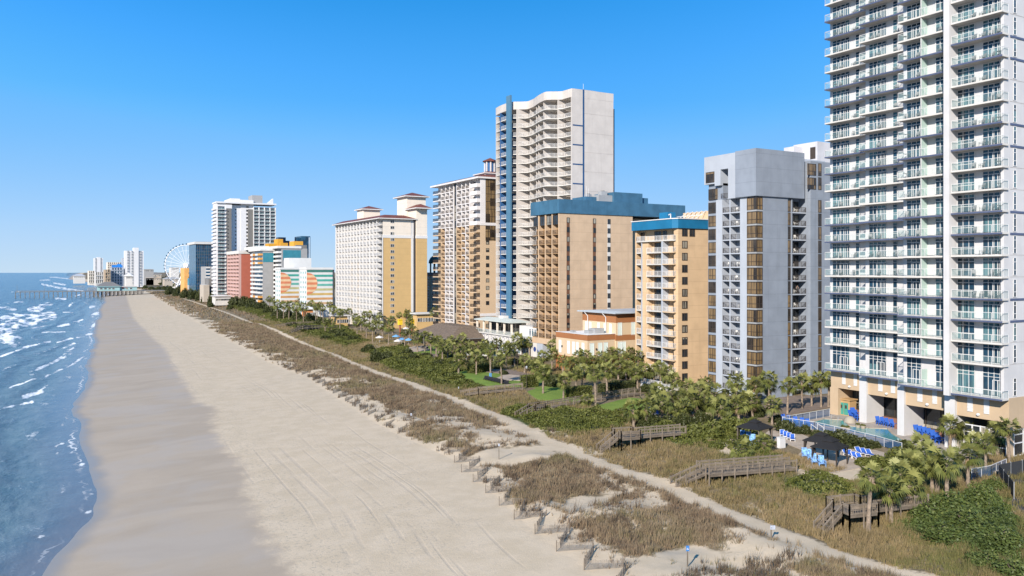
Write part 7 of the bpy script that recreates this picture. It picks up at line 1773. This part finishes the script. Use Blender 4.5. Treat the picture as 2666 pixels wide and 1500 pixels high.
mb = MB(); mb.box(xs_ + 4, xm, PY0, PY0 + 18, DZ, DZ + 5, AQ); mb.box(xm, xe_, PY0 + 2, PY0 + 16, DZ, DZ + 4.6, AQ); mb.build('wall', ph)
mb = MB(); mb.hip(xs_ + 2.5, xm + 1.5, PY0 - 1.5, PY0 + 19.5, DZ + 5, 5.2, DKGREY, inset=9, under=AQ, th=.5); mb.build('roof', ph)
mb = MB(); mb.box(xm, xe_ + 1, PY0 + 1, PY0 + 17, DZ + 4.6, DZ + 5.2, W_PAINT); mb.build('roof', ph)
repeat(ph, {0: winS(2.6, 1.9, 3, (), WMETAL, G_DARK)}, [(0, (xs_ + 6 + 4.4 * i, PY0, DZ + 1.6)) for i in range(int((xm - xs_ - 8) / 4.4))] + [(0, (xm + 2 + 4.6 * i, PY0 + 2, DZ + 1.6)) for i in range(int((xe_ - xm - 3) / 4.6))])
MB().box(xm + 2, xm + 8, PY0 + 1.9, PY0 + 2, DZ + 3.7, DZ + 4.5, M('red_sign_band', (.5, .10, .08))).build('sign_board', ph)
# ---------------------------------------------------------------- two people seen far off on balconies
def person(loc, rz, label, shirt, trousers, arm_up=False):
    t = thing('person', label, 'person', loc, rz)
    J = [((0,0,.95),.13), ((0,0,1.2),.145), ((0,0,1.42),.12), ((0,0,1.52),.055), ((.02,0,1.60),.075), ((.02,0,1.70),.10), ((.0,0,1.77),.07),
         ((0,.17,1.42),.06), ((.03,.24,1.16),.045), ((.22 if arm_up else .08,.24,.98 if not arm_up else 1.12),.035), ((.30 if arm_up else .10,.24,.88 if not arm_up else 1.10),.04),
         ((0,-.17,1.42),.06), ((.03,-.24,1.16),.045), ((.22,-.22,1.10),.035), ((.30,-.21,1.10),.04),
         ((0,.10,.88),.095), ((.02,.11,.48),.065), ((-.01,.11,.09),.045), ((.14,.12,.04),.04), ((0,-.10,.88),.095), ((.03,-.11,.48),.065), ((0,-.11,.09),.045), ((.15,-.12,.04),.04)]
    E = [(0,1),(1,2),(2,3),(3,4),(4,5),(5,6),(2,7),(7,8),(8,9),(9,10),(2,11),(11,12),(12,13),(13,14),(0,15),(15,16),(16,17),(17,18),(0,19),(19,20),(20,21),(21,22)]
    me = bpy.data.meshes.new('body'); me.from_pydata([j[0] for j in J], E, []); o = link('body', me, t)
    md = o.modifiers.new('skin', 'SKIN'); o.modifiers.new('sub', 'SUBSURF').levels = 1; o.modifiers['sub'].render_levels = 2
    sv = me.skin_vertices[0].data
    for i, (p, r) in enumerate(J): sv[i].radius = (r, r * 1.05); sv[i].use_root = i == 0
    me.materials.append(M('skin_tone', (.42, .26, .18), var=.03))
    s = MB(); s.lathe((0, 0, 0), [(.165, .93), (.17, 1.15), (.175, 1.38), (.10, 1.50)], shirt, 12); ob = s.build('shirt', t, smooth=True); ob.scale = (.95, 1.25, 1)
    p = MB(); 
    for q in (-.105, .105): p.tube((.0, q, .93), (.02, q * 1.05, .5), .125, .09, trousers, 10); p.tube((.02, q * 1.05, .5), (0, q * 1.05, .1), .09, .075, trousers, 10)
    p.build('trousers', t, smooth=True)
    MB().lathe((.01, 0, 1.68), [(.108, -.02), (.112, .06), (.07, .12), (0, .135)], M('dark_hair', (.03, .022, .018)), 10).build('hair', t, smooth=True)
person((xl(2084), LY + .8, LZ[6] + .003), -2.3, 'person in dark clothes standing on a side balcony of the blue-grey hotel', M('charcoal_shirt', (.05, .055, .06)), M('black_trousers', (.025, .025, .03)), True)
person((px0 + .6, PX(1311, px0 + .6), 9.753), math.pi, 'person in a pale shirt standing on the canopied roof terrace of the restaurant', M('pale_shirt', (.55, .5, .46)), M('tan_shorts', (.36, .28, .2)))
